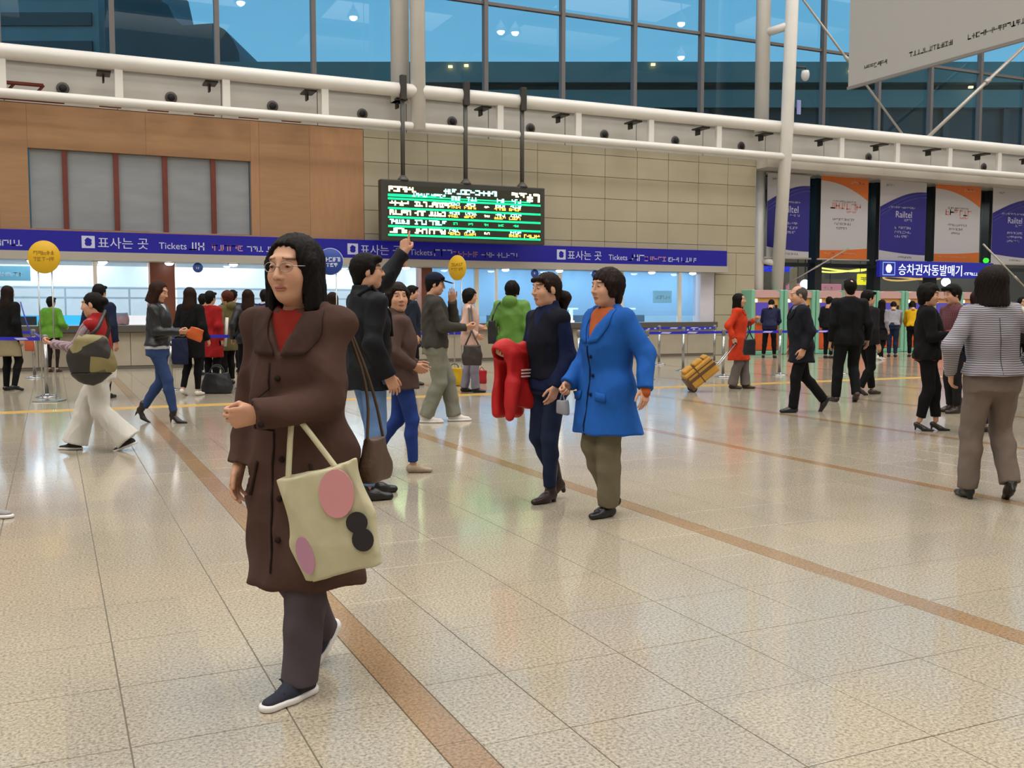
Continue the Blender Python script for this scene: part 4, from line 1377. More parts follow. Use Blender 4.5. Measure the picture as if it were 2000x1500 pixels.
# ---- hair, built in the head's own frame
def hair_mesh(style, h, grow=1.0):
    f = Field((-.17, -.24, -.52), (.17, .15, .18), h)
    def cap(r=(.085, .104, .096), c=(0, -.018, .034)):
        f.ell(c, r, 0)
    def face(w=.068, top=.062, depth=.10, low=-.30):
        f.rbox((0, .030 + depth, (top + low) / 2), (w, depth, (top - low) / 2), .045, .012, cut=True)
    if style in ('bob', 'bob_far'):
        cap((.089, .107, .097))
        f.cone((0, -.030, .02), (0, -.036, -.135), .092, .100, .03, flat=(V(0, 1, 0), 1.0))
        for sx in (-1, 1):
            f.cone((sx * .070, .010, .02), (sx * .078, .010, -.13), .034, .030, .02)
        f.half((0, 0, -.165), (0, -.15, -1), .01)
        f.rbox((0, .110, -.13), (.062, .13, .16), .05, .012, cut=True)
        f.rbox((0, .115, .035), (.056, .075, .05), .035, .012, cut=True)
    elif style == 'long':
        cap((.088, .106, .096))
        f.cone((0, -.040, .02), (0, -.070, -.20), .094, .100, .03, flat=(V(0, 1, 0), 1.35))
        f.cone((0, -.075, -.18), (0, -.085, -.36), .098, .070, .04, flat=(V(0, 1, 0), 1.9))
        for sx in (-1, 1):
            f.cone((sx * .072, -.005, .02), (sx * .080, -.010, -.20), .032, .028, .02)
        face(.060, .060)
        f.rbox((0, .030, -.20), (.052, .085, .13), .03, .01, cut=True)
    elif style == 'short_f':
        cap((.097, .112, .104), (0, -.022, .036))
        f.cone((0, -.045, .0), (0, -.055, -.062), .088, .066, .03)
        for sx in (-1, 1):
            f.cone((sx * .074, .012, .03), (sx * .076, .002, -.045), .030, .022, .02)
        face(.064, .052)
        f.folds(.004, 95, 3)
    elif style == 'crop':
        cap((.088, .106, .100), (0, -.018, .036))
        f.cone((0, -.045, .0), (0, -.055, -.055), .076, .056, .03)
        for sx in (-1, 1):
            f.cone((sx * .074, .020, .03), (sx * .075, .018, -.012), .016, .010, .015)
        f.cone((-.05, .070, .082), (.05, .074, .078), .026, .026, .02)
        face(.066, .060)
    elif style == 'pony':
        cap((.081, .100, .092))
        f.cone((0, -.045, .0), (0, -.060, -.05), .072, .045, .03)
        for sx in (-1, 1):
            f.cone((sx * .068, .030, .045), (sx * .073, .012, -.01), .017, .010, .015)
        f.cone((-.05, .074, .072), (.05, .074, .068), .018, .018, .02)
        f.cone((0, -.105, -.03), (0, -.150, -.06), .030, .045, .02)
        f.cone((0, -.150, -.06), (0, -.140, -.16), .045, .024, .03)
        face(.064, .058)
    elif style == 'bun':
        cap((.080, .099, .091))
        f.cone((0, -.045, .0), (0, -.060, -.045), .070, .046, .03)
        f.ell((0, -.120, .020), (.042, .036, .042), .015)
        face(.064, .064)
    elif style == 'balding':
        cap((.082, .100, .088), (0, -.022, .022))
        f.cone((0, -.045, .0), (0, -.055, -.05), .074, .054, .03)
        face(.070, .09)
        f.ell((0, .040, .125), (.062, .115, .060), .02, cut=True)
    elif style == 'crown_thin':
        cap((.089, .107, .099), (0, -.018, .034))
        f.cone((0, -.045, .0), (0, -.055, -.055), .078, .056, .03)
        f.cone((-.05, .070, .080), (.05, .072, .078), .024, .024, .02)
        face(.066, .060)
        f.ell((.012, -.085, .128), (.030, .034, .050), .010, cut=True)
    # strands
    sl = (slice(None),) * 3
    x, y, z = f.pts(sl)
    th = np.arctan2(x, y + .03)
    f.D += (.0022 * np.sin(th * 26 + 9 * np.sin(z * 14)) + .0014 * np.sin(th * 61 + z * 40 + 3 * np.sin(th * 5))).astype(np.float32)
    return f.nets()

_HAIR = {}
def hair_t(style, h):
    if (style, h) not in _HAIR:
        _HAIR[(style, h)] = hair_mesh(style, h)
    return _HAIR[(style, h)]

def ik(a, b, l1, l2, pole):
    d = b - a
    L = np.linalg.norm(d)
    L = min(L, (l1 + l2) * .9985)
    n = nrm(d)
    b = a + n * L
    x = (l1 * l1 - l2 * l2 + L * L) / (2 * L)
    y = math.sqrt(max(0, l1 * l1 - x * x))
    p = np.asarray(pole, float)
    p = p - n * (p @ n)
    return a + n * x + nrm(p) * y, b

def rot_axis(ax, ang):
    return np.array(Matrix.Rotation(ang, 3, Vector(ax)))

class Figure:
    """one standing or walking person; local frame: +y ahead, +x to the person's right"""
    def __init__(self, h=1.65, female=True, girth=1.0, lean=0, side=0, feet=None, hands=None, head=(0, 0), poles=None,
                 hand_pose=('relax', 'relax'), twist=0, res=0.012, heel=0.0, hand_dir=(None, None), thumb=(None, None), hscale=1.0, crouch=0.0):
        self.h, self.female, self.g, self.res = h, female, girth, res
        s = self.s = h / 1.70
        self.lean, self.hand_pose = lean, hand_pose
        self.hipw = .088 * s
        shw = (.158 if female else .183) * s
        th_, sh_ = .425 * s, .405 * s
        ah = .078 * s + heel
        self.heel = heel
        feet = feet or {}
        # feet: (x, y, pitch, yaw, lift)
        self.foot = {}
        for side_, sx in (('L', -1), ('R', 1)):
            fx, fy, fp, fyaw, lift = (list(feet.get(side_, ())) + [None] * 5)[:5]
            fx = sx * .085 if fx is None else fx
            fy, fp, fyaw, lift = fy or 0.0, fp or 0.0, (sx * 8 if fyaw is None else fyaw), lift or 0.0
            M = rot_axis((0, 0, 1), -R(fyaw)) @ rot_axis((1, 0, 0), -R(fp))
            piv = V(0, .125 * s, 0) if fp >= 0 else V(0, -.055 * s, 0)
            O = V(fx * s, fy * s, lift) + rot_axis((0, 0, 1), -R(fyaw)) @ piv - M @ piv     # sole point under the ankle
            self.foot[side_] = (O, M, O + M @ V(0, 0, ah))
        # pelvis height from the legs
        zs = []
        for k, sx in (('L', -1), ('R', 1)):
            A = self.foot[k][2]
            hd = math.hypot(A[0] - sx * self.hipw, A[1])
            zs.append(A[2] + math.sqrt(max(.01, ((th_ + sh_) * .996) ** 2 - hd * hd)))
        pz = min(min(zs), .908 * s + heel) - crouch * s
        self.P = V(0, 0, pz)
        self.U = nrm(V(math.sin(R(side)), math.sin(R(lean)), math.cos(R(lean))))
        tw = R(twist)
        rx = nrm(V(1, 0, 0) - self.U * self.U[0])
        fy_ = np.cross(self.U, rx)
        self.RX, self.FY = rx, fy_
        srx = rx * math.cos(tw) - fy_ * math.sin(tw)
        self.sf = fy_ * math.cos(tw) + rx * math.sin(tw)
        self.hip = {'L': self.P + V(-self.hipw, 0, 0), 'R': self.P + V(self.hipw, 0, 0)}
        self.knee, self.ank = {}, {}
        for k in 'LR':
            yaw_dir = self.foot[k][1] @ V(0, 1, 0)
            self.knee[k], self.ank[k] = ik(self.hip[k], self.foot[k][2], th_, sh_, V(yaw_dir[0] * .5, 1, .25))
        self.neck = self.P + self.U * (.530 * s)
        self.sho = {'L': self.P + self.U * (.470 * s) - srx * shw, 'R': self.P + self.U * (.470 * s) + srx * shw}
        hands = hands or {}
        poles = poles or {}
        self.elb, self.wri = {}, {}
        for k, sx in (('L', -1), ('R', 1)):
            t = hands.get(k, (.055, .02, -.518))
            tgt = self.sho[k] + (srx * (sx * t[0]) + self.sf * t[1] + V(0, 0, t[2])) * s
            p = poles.get(k, (.25, -1, -.2))
            pole = srx * (sx * p[0]) + self.sf * p[1] + V(0, 0, p[2])
            self.elb[k], self.wri[k] = ik(self.sho[k], tgt, .285 * s, .250 * s, pole)
        self.srx = srx
        # head frame
        yaw, pitch = head[0], head[1]
        up = nrm(self.U * .55 + V(0, 0, .45))
        f0 = nrm(self.FY - up * (self.FY @ up))
        r0 = np.cross(f0, up)
        f1 = f0 * math.cos(R(yaw)) + r0 * math.sin(R(yaw))
        r1 = np.cross(f1, up)
        f2 = f1 * math.cos(R(pitch)) + up * math.sin(R(pitch))
        u2 = np.cross(r1, f2)
        self.HM = np.stack([r1, f2, u2], 1)
        hs = self.hs = hscale * (.94 + .06 * s) * (0.98 if female else 1.02)
        self.HC = self.neck + up * (.152 * s * (1 if lean < 15 else .97)) + f2 * .015 * s + self.U * 0.0
        self.root = None
        # hand frames
        self.HF = {}
        for i, k in enumerate('LR'):
            sx = -1 if k == 'L' else 1
            d = hand_dir[i]
            d = nrm(self.wri[k] - self.elb[k]) if d is None else nrm(srx * (d[0] * sx) + self.sf * d[1] + V(0, 0, d[2]))
            t = thumb[i]
            t = V(0, 1, .15) if t is None else srx * (t[0] * sx) + self.sf * t[1] + V(0, 0, t[2])
            t = nrm(t - d * (t @ d))
            X = t if k == 'R' else -t
            self.HF[k] = (np.stack([X, d, np.cross(X, d)], 1), self.wri[k])

    # -- placement and parts
    def place(self, name, label, px, py, face, group=None, xy=None):
        x, y = xy if xy else floor_at(px, py)
        self.root = thing(name, label, 'person', (x, y, 0), -(YAW + R(face)), group)
        return self
    def part(self, name, PQ, material, color=None):
        return link(name, np_mesh(name, PQ[0], PQ[1], True, color), material, self.root)

    def prof(self, t, kind=None):
        """torso outline: rows of (u, half width, half depth, forward offset) with clothing thickness t"""
        s, g = self.s, self.g
        if self.female:
            k = [(-.12, .168, .128, 0), (.0, .168, .122, -.005), (.13, .138, .104, 0), (.29, .147, .122, .012), (.36, .146, .114, .010), (.44, .142, .092, 0), (.50, .115, .074, -.006), (.545, .060, .055, -.01)]
        else:
            k = [(-.12, .162, .120, 0), (.0, .164, .118, 0), (.13, .152, .116, .008), (.29, .166, .125, .006), (.36, .168, .120, .002), (.44, .165, .098, 0), (.50, .135, .078, -.008), (.545, .066, .060, -.01)]
        return [(u * s, (a * g) * s + t, (b * g) * s + t, y * s) for u, a, b, y in k]

    def loft(self, F, keys, k=.02, cut=False, lo=None, hi=None):
        """elliptical outline along the torso; hangs straight down below the hips"""
        keys = sorted(keys)
        us = np.array([q[0] for q in keys]); A = np.array([q[1] for q in keys]); B = np.array([q[2] for q in keys]); Yo = np.array([q[3] for q in keys])
        # resample smoothly
        uu = np.linspace(us[0], us[-1], 60)
        def sm(vv):
            w = np.interp(uu, us, vv)
            for _ in range(4):
                w[1:-1] = .25 * w[:-2] + .5 * w[1:-1] + .25 * w[2:]
            return w
        A2, B2, Y2 = sm(A), sm(B), sm(Yo)
        lo_ = us[0] if lo is None else lo
        hi_ = us[-1] if hi is None else hi
        sl = (slice(None),) * 3
        x, y, z = F.pts(sl)
        px, py, pz = x - self.P[0], y - self.P[1], z - self.P[2]
        U, RX, FY = self.U, self.RX, self.FY
        ut = px * U[0] + py * U[1] + pz * U[2]
        below = pz < 0
        u = np.where(below, pz, np.maximum(ut, 0))
        lx = np.where(below, px, px * RX[0] + py * RX[1] + pz * RX[2])
        ly = np.where(below, py, px * FY[0] + py * FY[1] + pz * FY[2])
        a = np.interp(u, uu, A2); b = np.interp(u, uu, B2); yo = np.interp(u, uu, Y2)
        q = np.sqrt((lx / a) ** 2 + ((ly - yo) / b) ** 2)
        d = (q - 1) * np.minimum(a, b)
        d = np.maximum(d, np.maximum(u - hi_, lo_ - u))
        (F.cut if cut else F.union)(sl, d.astype(np.float32), k)
        self._surf = (uu, A2, B2, Y2)
        return F

    def surf(self, u, x, out=0.004, back=False, surf=None):
        """point on the last lofted outline at height u, sideways x (front by default)"""
        uu, A2, B2, Y2 = surf or self._surf
        a, b, yo = np.interp(u, uu, A2), np.interp(u, uu, B2), np.interp(u, uu, Y2)
        yy = b * math.sqrt(max(0, 1 - (x / a) ** 2))
        y = yo + (-(yy + out) if back else yy + out)
        if u < 0:
            return self.P + V(x, y, u)
        return self.P + self.U * u + self.RX * x + self.FY * y

    def drape(self, u, x, out=.006, back=False, F=None):
        """point just outside the last garment, found by stepping in from the front (or back)"""
        F = F or self.lastF
        sg = -1 if back else 1
        base = (self.P + V(x, 0, u)) if u < 0 else (self.P + self.U * u + self.RX * x)
        fy = V(0, 1, 0) if u < 0 else self.FY
        y = .34
        org = [a[0] for a in F.ax]
        while y > -.2:
            p = base + fy * (sg * y)
            ijk = [int(round((p[i] - org[i]) / F.h)) for i in range(3)]
            if all(0 <= ijk[i] < F.D.shape[i] for i in range(3)) and F.D[ijk[0], ijk[1], ijk[2]] < out:
                return p
            y -= .003
        return base + fy * (sg * .1)

    def leaf(self, name, inner, outer, material, thick=.008, n=9, m=5, F=None):
        """flap of cloth (lapel, collar, pocket) lying on the garment between two (u, x) edges"""
        rows = []
        for i in range(n):
            t = i / (n - 1)
            def ev(e):
                k = t * (len(e) - 1); j = min(int(k), len(e) - 2); w = k - j
                return e[j][0] * (1 - w) + e[j + 1][0] * w, e[j][1] * (1 - w) + e[j + 1][1] * w
            (u0, x0), (u1, x1) = ev(inner), ev(outer)
            rows.append([self.drape(u0 + (u1 - u0) * j / (m - 1), x0 + (x1 - x0) * j / (m - 1), .004, F=F) for j in range(m)])
        A = np.array(rows)
        for _ in range(2):
            B = A.copy()
            B[1:-1] = (A[:-2] + 2 * A[1:-1] + A[2:]) / 4
            A = B.copy(); A[:, 1:-1] = (B[:, :-2] + 2 * B[:, 1:-1] + B[:, 2:]) / 4
        top = A + self.FY * thick
        vs = list(A.reshape(-1, 3)) + list(top.reshape(-1, 3))
        k = n * m
        q = MB()
        fs = []
        for i in range(n - 1):
            for j in range(m - 1):
                a = i * m + j
                fs.append((k + a, k + a + 1, k + a + m + 1, k + a + m)); fs.append((a, a + m, a + m + 1, a + 1))
        for i in range(n - 1):
            for j in (0, m - 1):
                a = i * m + j; fs.append((a, a + m, k + a + m, k + a))
        for j in range(m - 1):
            for i in (0, n - 1):
                a = i * m + j; fs.append((a, a + 1, k + a + 1, k + a))
        q.add([tuple(v) for v in vs], fs, True)
        me = q.mesh(name)
        bm = bmesh.new(); bm.from_mesh(me); bmesh.ops.recalc_face_normals(bm, faces=bm.faces); bm.to_mesh(me); bm.free()
        return link(name, me, material, self.root)

    def bounds(self, pts, m):
        a = np.array(pts)
        return a.min(0) - m, a.max(0) + m

    def body(self, extra_legs=False):
        s, g = self.s, self.g
        h = max(.022, self.res * 1.7)
        pts = [self.P, self.neck] + [d[k] for d in (self.sho, self.elb, self.wri, self.hip, self.knee, self.ank) for k in 'LR']
        pts += [self.foot[k][0] + self.foot[k][1] @ V(0, y, 0) for k in 'LR' for y in (-.07 * s, .18 * s)]
        lo, hi = self.bounds(pts, .16)
        F = Field(lo, hi, h)
        self.loft(F, [(u, a, b, y) for u, a, b, y in self.prof(-.018)], 0, lo=-.045 * s)
        for k in 'LR':
            F.cone(self.neck - self.U * .04 * s, self.sho[k], .034 * s, .034 * s, .03)
            F.cone(self.sho[k], self.elb[k], .036 * s, .030 * s, .02)
            F.cone(self.elb[k], self.wri[k], .030 * s, .022 * s, .02)
            F.cone(self.hip[k], self.knee[k], .070 * s * g, .048 * s, .03)
            F.cone(self.knee[k], self.ank[k], .049 * s, .032 * s, .03)
            O, M, A = self.foot[k]
            fr_ = .45 if self.heel > .03 else 1.0
            F.cone(O + M @ V(0, -.030 * s, .035 + self.heel * .9), O + M @ V(0, .105 * s, .024), .028 * fr_, .022 * fr_, .02)
        F.cone(self.neck - self.U * .04 * s, self.HC - self.HM @ V(0, .02, .10), .052 * s, .046 * s, .02)
        P, Q = F.nets()
        C = np.tile(np.array(lin('#c09074')), (len(P), 1))
        hr = .0048 if self.res <= .0085 else (.0062 if self.res < .011 else (.0078 if self.res < .0125 else .0095))
        hp, hq, hc = templ('head', hr, self.female)
        hp = (self.HM @ (hp * self.hs).T).T + self.HC
        VV, QQ, CC = [P, hp], [Q, hq + len(P)], [C, hc]
        n = len(P) + len(hp)
        for i, k in enumerate('LR'):
            tp, tq, tcol = templ('hand', .0045 if hr < .005 else (.006 if hr < .007 else .0075), self.hand_pose[i])
            tp = tp * (.92 if self.female else 1.0) * s
            if k == 'L':
                tp = tp * V(-1, 1, 1)
                tq = tq[:, ::-1]
            M, O = self.HF[k]
            VV.append((M @ tp.T).T + O); QQ.append(tq + n); CC.append(tcol); n += len(tp)
        self.part('body', (np.concatenate(VV), np.concatenate(QQ)), skin_mat(), np.concatenate(CC))
        return self

    def hair(self, style, material=None, scale=1.0):
        h = .006 if self.res <= .0085 else (.0085 if self.res < .0125 else .011)
        P, Q = hair_t(style, h)
        P = (self.HM @ (P * self.hs * scale).T).T + self.HC
        return self.part('hair', (P, Q), material or hair_mat())

    def top(self, name, material, t=.018, hem=-.02, hem_w=0.0, hem_d=0.0, sleeve=1.0, sleeve_t=None, cuff=0.0, vneck=0.0, vwide=.06, collar=0.0,
            hood=False, fold=.010, freq=34, seed=1, body_k=.016, band=False, arms='LR', shoulder=0.0, collar_r=.085, wr=.0):
        """jacket, coat or sweater: hem is the height of its lower edge relative to the hip joints"""
        s = self.s
        st = t if sleeve_t is None else sleeve_t
        hemu = hem * s
        pts = [self.P + V(0, 0, hemu), self.neck + self.U * .06] + [self.sho[k] for k in 'LR']
        for k in arms:
            pts += [self.elb[k], self.wri[k]]
        pts += [self.P + V(sx * .2, sy * .2, 0) for sx in (-1, 1) for sy in (-1, 1)]
        if hood:
            pts.append(self.neck - self.FY * .16)
        if hem < -.12:
            pts += [self.P + V(sx * (.2 + hem_w), sy * (.17 + hem_d), hemu) for sx in (-1, 1) for sy in (-1, 1)]
        lo, hi = self.bounds(pts, .09 + t)
        F = Field(lo, hi, self.res)
        keys = [q for q in self.prof(t) if q[0] > hemu + .02]
        full = sorted(self.prof(t))
        if hemu >= full[0][0]:
            us = [q[0] for q in full]
            keys.append((hemu, *(np.interp(hemu, us, [q[i] for q in full]) + (hem_w, hem_d, 0)[i - 1] for i in (1, 2, 3))))
        else:
            keys = list(full)
            keys.append((hemu, full[0][1] + hem_w, full[0][2] + hem_d, 0))
        self.loft(F, keys, 0)
        if hem < .04 and hem_d >= 0:
            for k in 'LR':
                a, b = self.hip[k], self.knee[k]
                tt = min(1.0, max(.15, (-hemu) / max(.05, a[2] - b[2])))
                F.cone(a, a + (b - a) * tt, .086 * s * self.g + t, .074 * s * self.g + t, .05)
            F.half((0, 0, self.P[2] + hemu), (0, 0, -1), .008)
        surf = self._surf
        for k in 'LR':
            F.cone(self.neck - self.U * .052 * s, self.sho[k] - self.U * .002, .040 * s + t * .7, .043 * s + t * .8 + shoulder, .05)
        for k in arms:
            w = self.sho[k] + 0
            e, wr_ = self.elb[k], self.wri[k]
            F.cone(w, e, .047 * s + st * .9 + shoulder * .6, .038 * s + st, body_k, wr=wr, wn=2.3)
            if sleeve > 1 - 1e-6 or sleeve > .5:
                q = e + (wr_ - e) * min(1, (sleeve - .5) * 2) * 1.0
                dirn = nrm(wr_ - e)
                F.cone(e, q, .038 * s + st, .027 * s + st * .8 + cuff, .03, wr=wr, wn=3.3)
                # straight cuff
                sl = F.win(q, q, .12)
                if 0 not in F.D[sl].shape:
                    x, y, z = F.pts(sl)
                    px, py, pz = x - q[0], y - q[1], z - q[2]
                    al = px * dirn[0] + py * dirn[1] + pz * dirn[2]
                    rad2 = (px - al * dirn[0]) ** 2 + (py - al * dirn[1]) ** 2 + (pz - al * dirn[2]) ** 2
                    inside = (rad2 < (.027 * s + st * .8 + cuff + .012) ** 2) & (al > -.004) & (al < .11)
                    F.D[sl] = np.where(inside, np.maximum(F.D[sl], al - .004), F.D[sl])
        if fold:
            F.folds(fold, freq, seed, aniso=(1.0, 1.0, .65))
        if hood:
            c = self.neck - self.FY * (.105 * s) + self.U * .005
            F.ell(c, (.105 * s, .075 * s, .085 * s), .03, rot=np.stack([self.RX, self.FY, self.U], 1))
            F.ell(c + self.FY * .055 + self.U * .055, (.070 * s, .070 * s, .060 * s), .02, rot=np.stack([self.RX, self.FY, self.U], 1), cut=True)
        # neck opening
        F.cone(self.neck - self.U * (.005 * s) , self.neck + self.U * (.13 * s) + self.FY * .02, (.050 if self.female else .058) * s + .004, .075 * s, .008, cut=True)
        if vneck:
            sl = (slice(None),) * 3
            x, y, z = F.pts(sl)
            px, py, pz = x - self.P[0], y - self.P[1], z - self.P[2]
            u = px * self.U[0] + py * self.U[1] + pz * self.U[2]
            lx = px * self.RX[0] + py * self.RX[1] + pz * self.RX[2]
            ly = px * self.FY[0] + py * self.FY[1] + pz * self.FY[2]
            u1 = .53 * s
            u0 = u1 - vneck * s
            wv = vwide * s * np.clip((u - u0) / (u1 - u0), -.5, 1.2)
            d = np.maximum(np.maximum((np.abs(lx) - wv) * .9, u0 - u), .02 - ly)
            F.cut(sl, d.astype(np.float32), .006)
        if collar:
            cz = .515 * s
            for j in range(24):
                w = 2 * math.pi * j / 24
                if vneck and abs(math.atan2(math.sin(w), math.cos(w))) < .45:
                    continue
                r0 = collar_r * s * .86
                p = self.P + self.U * (cz + (.012 if math.cos(w) < 0 else -.018) * s) + self.RX * (math.sin(w) * r0) + self.FY * (math.cos(w) * r0 * .92 - .008)
                q = p + self.U * collar + self.RX * math.sin(w) * (-.008) + self.FY * math.cos(w) * (-.006)
                F.cone(p, q, .016, .012, .016)
        self.lastF = F
        o = self.part(name, F.nets(), material)
        self._surf = surf
        return o

    def trousers(self, material, t=.008, ankle=.0, flare=0.0, hem=.03, wide=0.0, fold=.005, seed=2, name='trousers', top_u=.10):
        s, g = self.s, self.g
        pts = [self.P + V(0, 0, .12)] + [d[k] for d in (self.hip, self.knee, self.ank) for k in 'LR']
        lo, hi = self.bounds(pts, .16 + wide + flare)
        F = Field(lo, hi, self.res * 1.25)
        self.loft(F, [q for q in self.prof(t)], 0, lo=-.10 * s, hi=top_u * s)
        for k in 'LR':
            a, b, c = self.hip[k], self.knee[k], self.ank[k]
            out = V(.0, 0, -.02)
            F.cone(a + out, b, .086 * s * g + t + wide * .5, .058 * s * g + t + wide * .8, .035)
            c2 = c + nrm(c - b) * (-hem * s)
            calf = b + (c - b) * .32 - self.foot[k][1] @ V(0, .010, 0)
            F.cone(b, calf, .058 * s * g + t + wide * .8, .056 * s * g + t + wide, .02)
            F.cone(calf, c2, .056 * s * g + t + wide, .040 * s + t + flare + wide + ankle, .02, wr=.0, wn=3)
            dn = nrm(c - b)
            sl = F.win(c2, c2, .16)
            x, y, z = F.pts(sl)
            px, py, pz = x - c2[0], y - c2[1], z - c2[2]
            al = px * dn[0] + py * dn[1] + pz * dn[2]
            rad2 = (px - al * dn[0]) ** 2 + (py - al * dn[1]) ** 2 + (pz - al * dn[2]) ** 2
            inside = (rad2 < (.11 + wide + flare) ** 2) & (al > -.004) & (al < .17)
            F.D[sl] = np.where(inside, np.maximum(F.D[sl], al - .004), F.D[sl])
        if fold:
            F.folds(fold, 30, seed, aniso=(1, 1, .8), n=6)
        return self.part(name, F.nets(), material)

    def skirt(self, material, hem=-.38, w=.03, name='skirt'):
        s = self.s
        lo, hi = self.bounds([self.P + V(0, 0, .1), self.P + V(0, 0, hem * s)], .26)
        F = Field(lo, hi, self.res)
        pr = self.prof(.016)
        keys = [q for q in pr if q[0] < .16 * s] + [(hem * s, .175 * s + w, .14 * s + w, 0)]
        self.loft(F, keys, 0, hi=.10 * s)
        F.folds(.004, 22, 5, aniso=(1, 1, .15))
        return self.part(name, F.nets(), material)

    def legs(self, material, t=.004, name='tights'):
        return self.trousers(material, t=t, fold=0, hem=-.01, name=name, top_u=.05)

    def shoes(self, material, kind='flat', sole=None, boot=.0, heel=.0, length=1.0):
        s = self.s
        h = self.res * (.75 if self.res <= .0085 else .85)
        for k in 'LR':
            O, M, A = self.foot[k]
            F = Field((-.07, -.11, -.02), (.07, .21, .16 + boot + heel), h)
            hh = heel
            w = .036 if self.female else .041
            L = length
            if kind == 'heel':
                F.cone(V(0, -.035, .034 + hh), V(0, .06 * L, .026), .032, .031, .0)
                F.cone(V(0, .055 * L, .022), V(0, .150 * L, .014), .035, .017, .02, flat=(V(0, 0, 1), 1.35))
                F.cone(V(0, -.040, .02 + hh), V(0, -.048, .004), .017, .008, .008)
            else:
                F.cone(V(0, -.032, .036 + hh), V(0, .06 * L, .032), .036, w, .0)
                F.cone(V(0, .05 * L, .030), V(0, .145 * L, .022), w, w * .80, .02, flat=(V(0, 0, 1), 1.25))
                F.cone(V(0, -.02, .045 + hh), V(0, .045, .05), .036, .030, .02)
            if boot:
                F.cone(V(0, -.012, .07 + hh), V(0, -.016, .09 + boot + hh), .042, .050, .02)
                F.folds(.002, 60, 4)
            elif kind in ('sneaker',):
                F.cone(V(0, -.015, .06), V(0, -.015, .085), .038, .036, .015)
            if kind in ('pump', 'heel', 'flat') and not boot:
                F.ell(V(0, .026, .095 + hh * .75), (.024, .050, .045), .006, cut=True)
            F.half((0, 0, .001 if sole is None else .022), (0, 0, -1), 0)
            if kind in ('pump',) or (kind == 'flat' and heel):
                F.cone(V(0, -.045, .03 + hh), V(0, -.045, .0), .022, .018, .004)
            P, Q = F.nets()
            sc = s / .95 if not self.female else s
            P = (M @ (P * sc).T).T + O
            sh = self.part('boot' if boot else 'shoe', (P, Q), material)
            if sole is not None:
                F = Field((-.07, -.11, -.01), (.07, .22, .05), h * .9)
                F.cone(V(0, -.036, .014), V(0, .06 * L, .014), .043, w + .008, 0, flat=(V(0, 0, 1), 1.0))
                F.cone(V(0, .06 * L, .014), V(0, .148 * L, .015), w + .008, w * .86 + .006, .02)
                F.half((0, 0, .001), (0, 0, -1), 0)
                F.half((0, 0, .025), (0, 0, 1), .004)
                P, Q = F.nets()
                P = (M @ (P * sc).T).T + O
                so = link('sole', np_mesh('sole', P, Q), sole, sh)
        return self

    def line(self, name, pts, r, material, n=6, parent=None):
        mb = MB()
        mb.tube([tuple(p) for p in pts], r, n)
        return mb.build(name, material, parent or self.root)

    def glasses(self, material):
        mb = MB()
        for sx in (-1, 1):
            ring = []
            for j in range(14):
                w = 2 * math.pi * j / 14
                ring.append(self.HC + self.HM @ (V(sx * .033 + .024 * math.cos(w), .098 - abs(.0) - .008 * (abs(sx * .033 + .024 * math.cos(w)) / .057) ** 2, .008 + .017 * math.sin(w)) * self.hs))
            mb.tube(ring, .0016, 5, closed=True)
            mb.tube([self.HC + self.HM @ (V(sx * .057, .090, .012) * self.hs), self.HC + self.HM @ (V(sx * .080, .05, .012) * self.hs), self.HC + self.HM @ (V(sx * .082, -.01, .008) * self.hs)], .0016, 5)
        mb.tube([self.HC + self.HM @ (V(-.010, .100, .010) * self.hs), self.HC + self.HM @ (V(.010, .100, .010) * self.hs)], .0016, 5)
        return mb.build('glasses', material, self.root)

    def world(self, p):
        """local point -> world"""
        a = self.root.rotation_euler[2]
        c, s_ = math.cos(a), math.sin(a)
        return V(self.root.location[0] + c * p[0] - s_ * p[1], self.root.location[1] + s_ * p[0] + c * p[1], p[2])

    def carried(self, name, label, cat, base, group=None):
        """a thing carried by this person: an Empty at `base` (local) turned like the person; returns it and the shift"""
        w = self.world(np.asarray(base, float))
        o = thing(name, label, cat, tuple(w), self.root.rotation_euler[2], group)
        o['_b'] = 0
        del o['_b']
        return o
# ------------------------------------------------------------------ the people
def at_depth(px, py, depth):
    d = _fw + _rt * (px - 1000.0) / F_PX + _up * (750.0 - py) / F_PX
    h = np.array([math.sin(YAW), math.cos(YAW), 0.0])
    return V(0, 0, CAM_H) + d * (depth / (d @ h))

def to_local(o, p):
    a = -o.rotation_euler[2]
    x, y, z = p[0] - o.location[0], p[1] - o.location[1], p[2] - o.location[2]
    return V(math.cos(a) * x - math.sin(a) * y, math.sin(a) * x + math.cos(a) * y, z)

DENIM = mat('denim', '#2c3f66', .85, var=.22, var_scale=7, bump=.3, bump_scale=260, spec=.2)
DENIM_L = mat('denim_light', '#6080ad', .85, var=.2, var_scale=7, bump=.3, bump_scale=260, spec=.2)
DENIM_D = mat('denim_dark', '#1c2740', .85, var=.2, var_scale=7, bump=.3, bump_scale=260, spec=.2)
DENIM_B = mat('denim_blue', '#233a7c', .85, var=.2, var_scale=7, bump=.3, bump_scale=260, spec=.2)
BLK = cloth('black', '#0d0d0f')
BLK2 = cloth('black_suit', '#0b0c0f', .8)
NAVY = cloth('navy', '#131a30')
SHOE_B = leather('shoe_black', '#121212', .35)
SHOE_BR = leather('shoe_brown', '#2e211b', .4)
SHOE_W = mat('shoe_white', '#cfcac2', .5, var=.08)
RUB_W = mat('rubber_white', '#d9d5d2', .45)
HB, HBR, HDB, HG = hair_mat(), hair_mat('brown_hair', '#2e1a10'), hair_mat('dark_brown_hair', '#22150f'), hair_mat('grey_hair', '#4a4542')

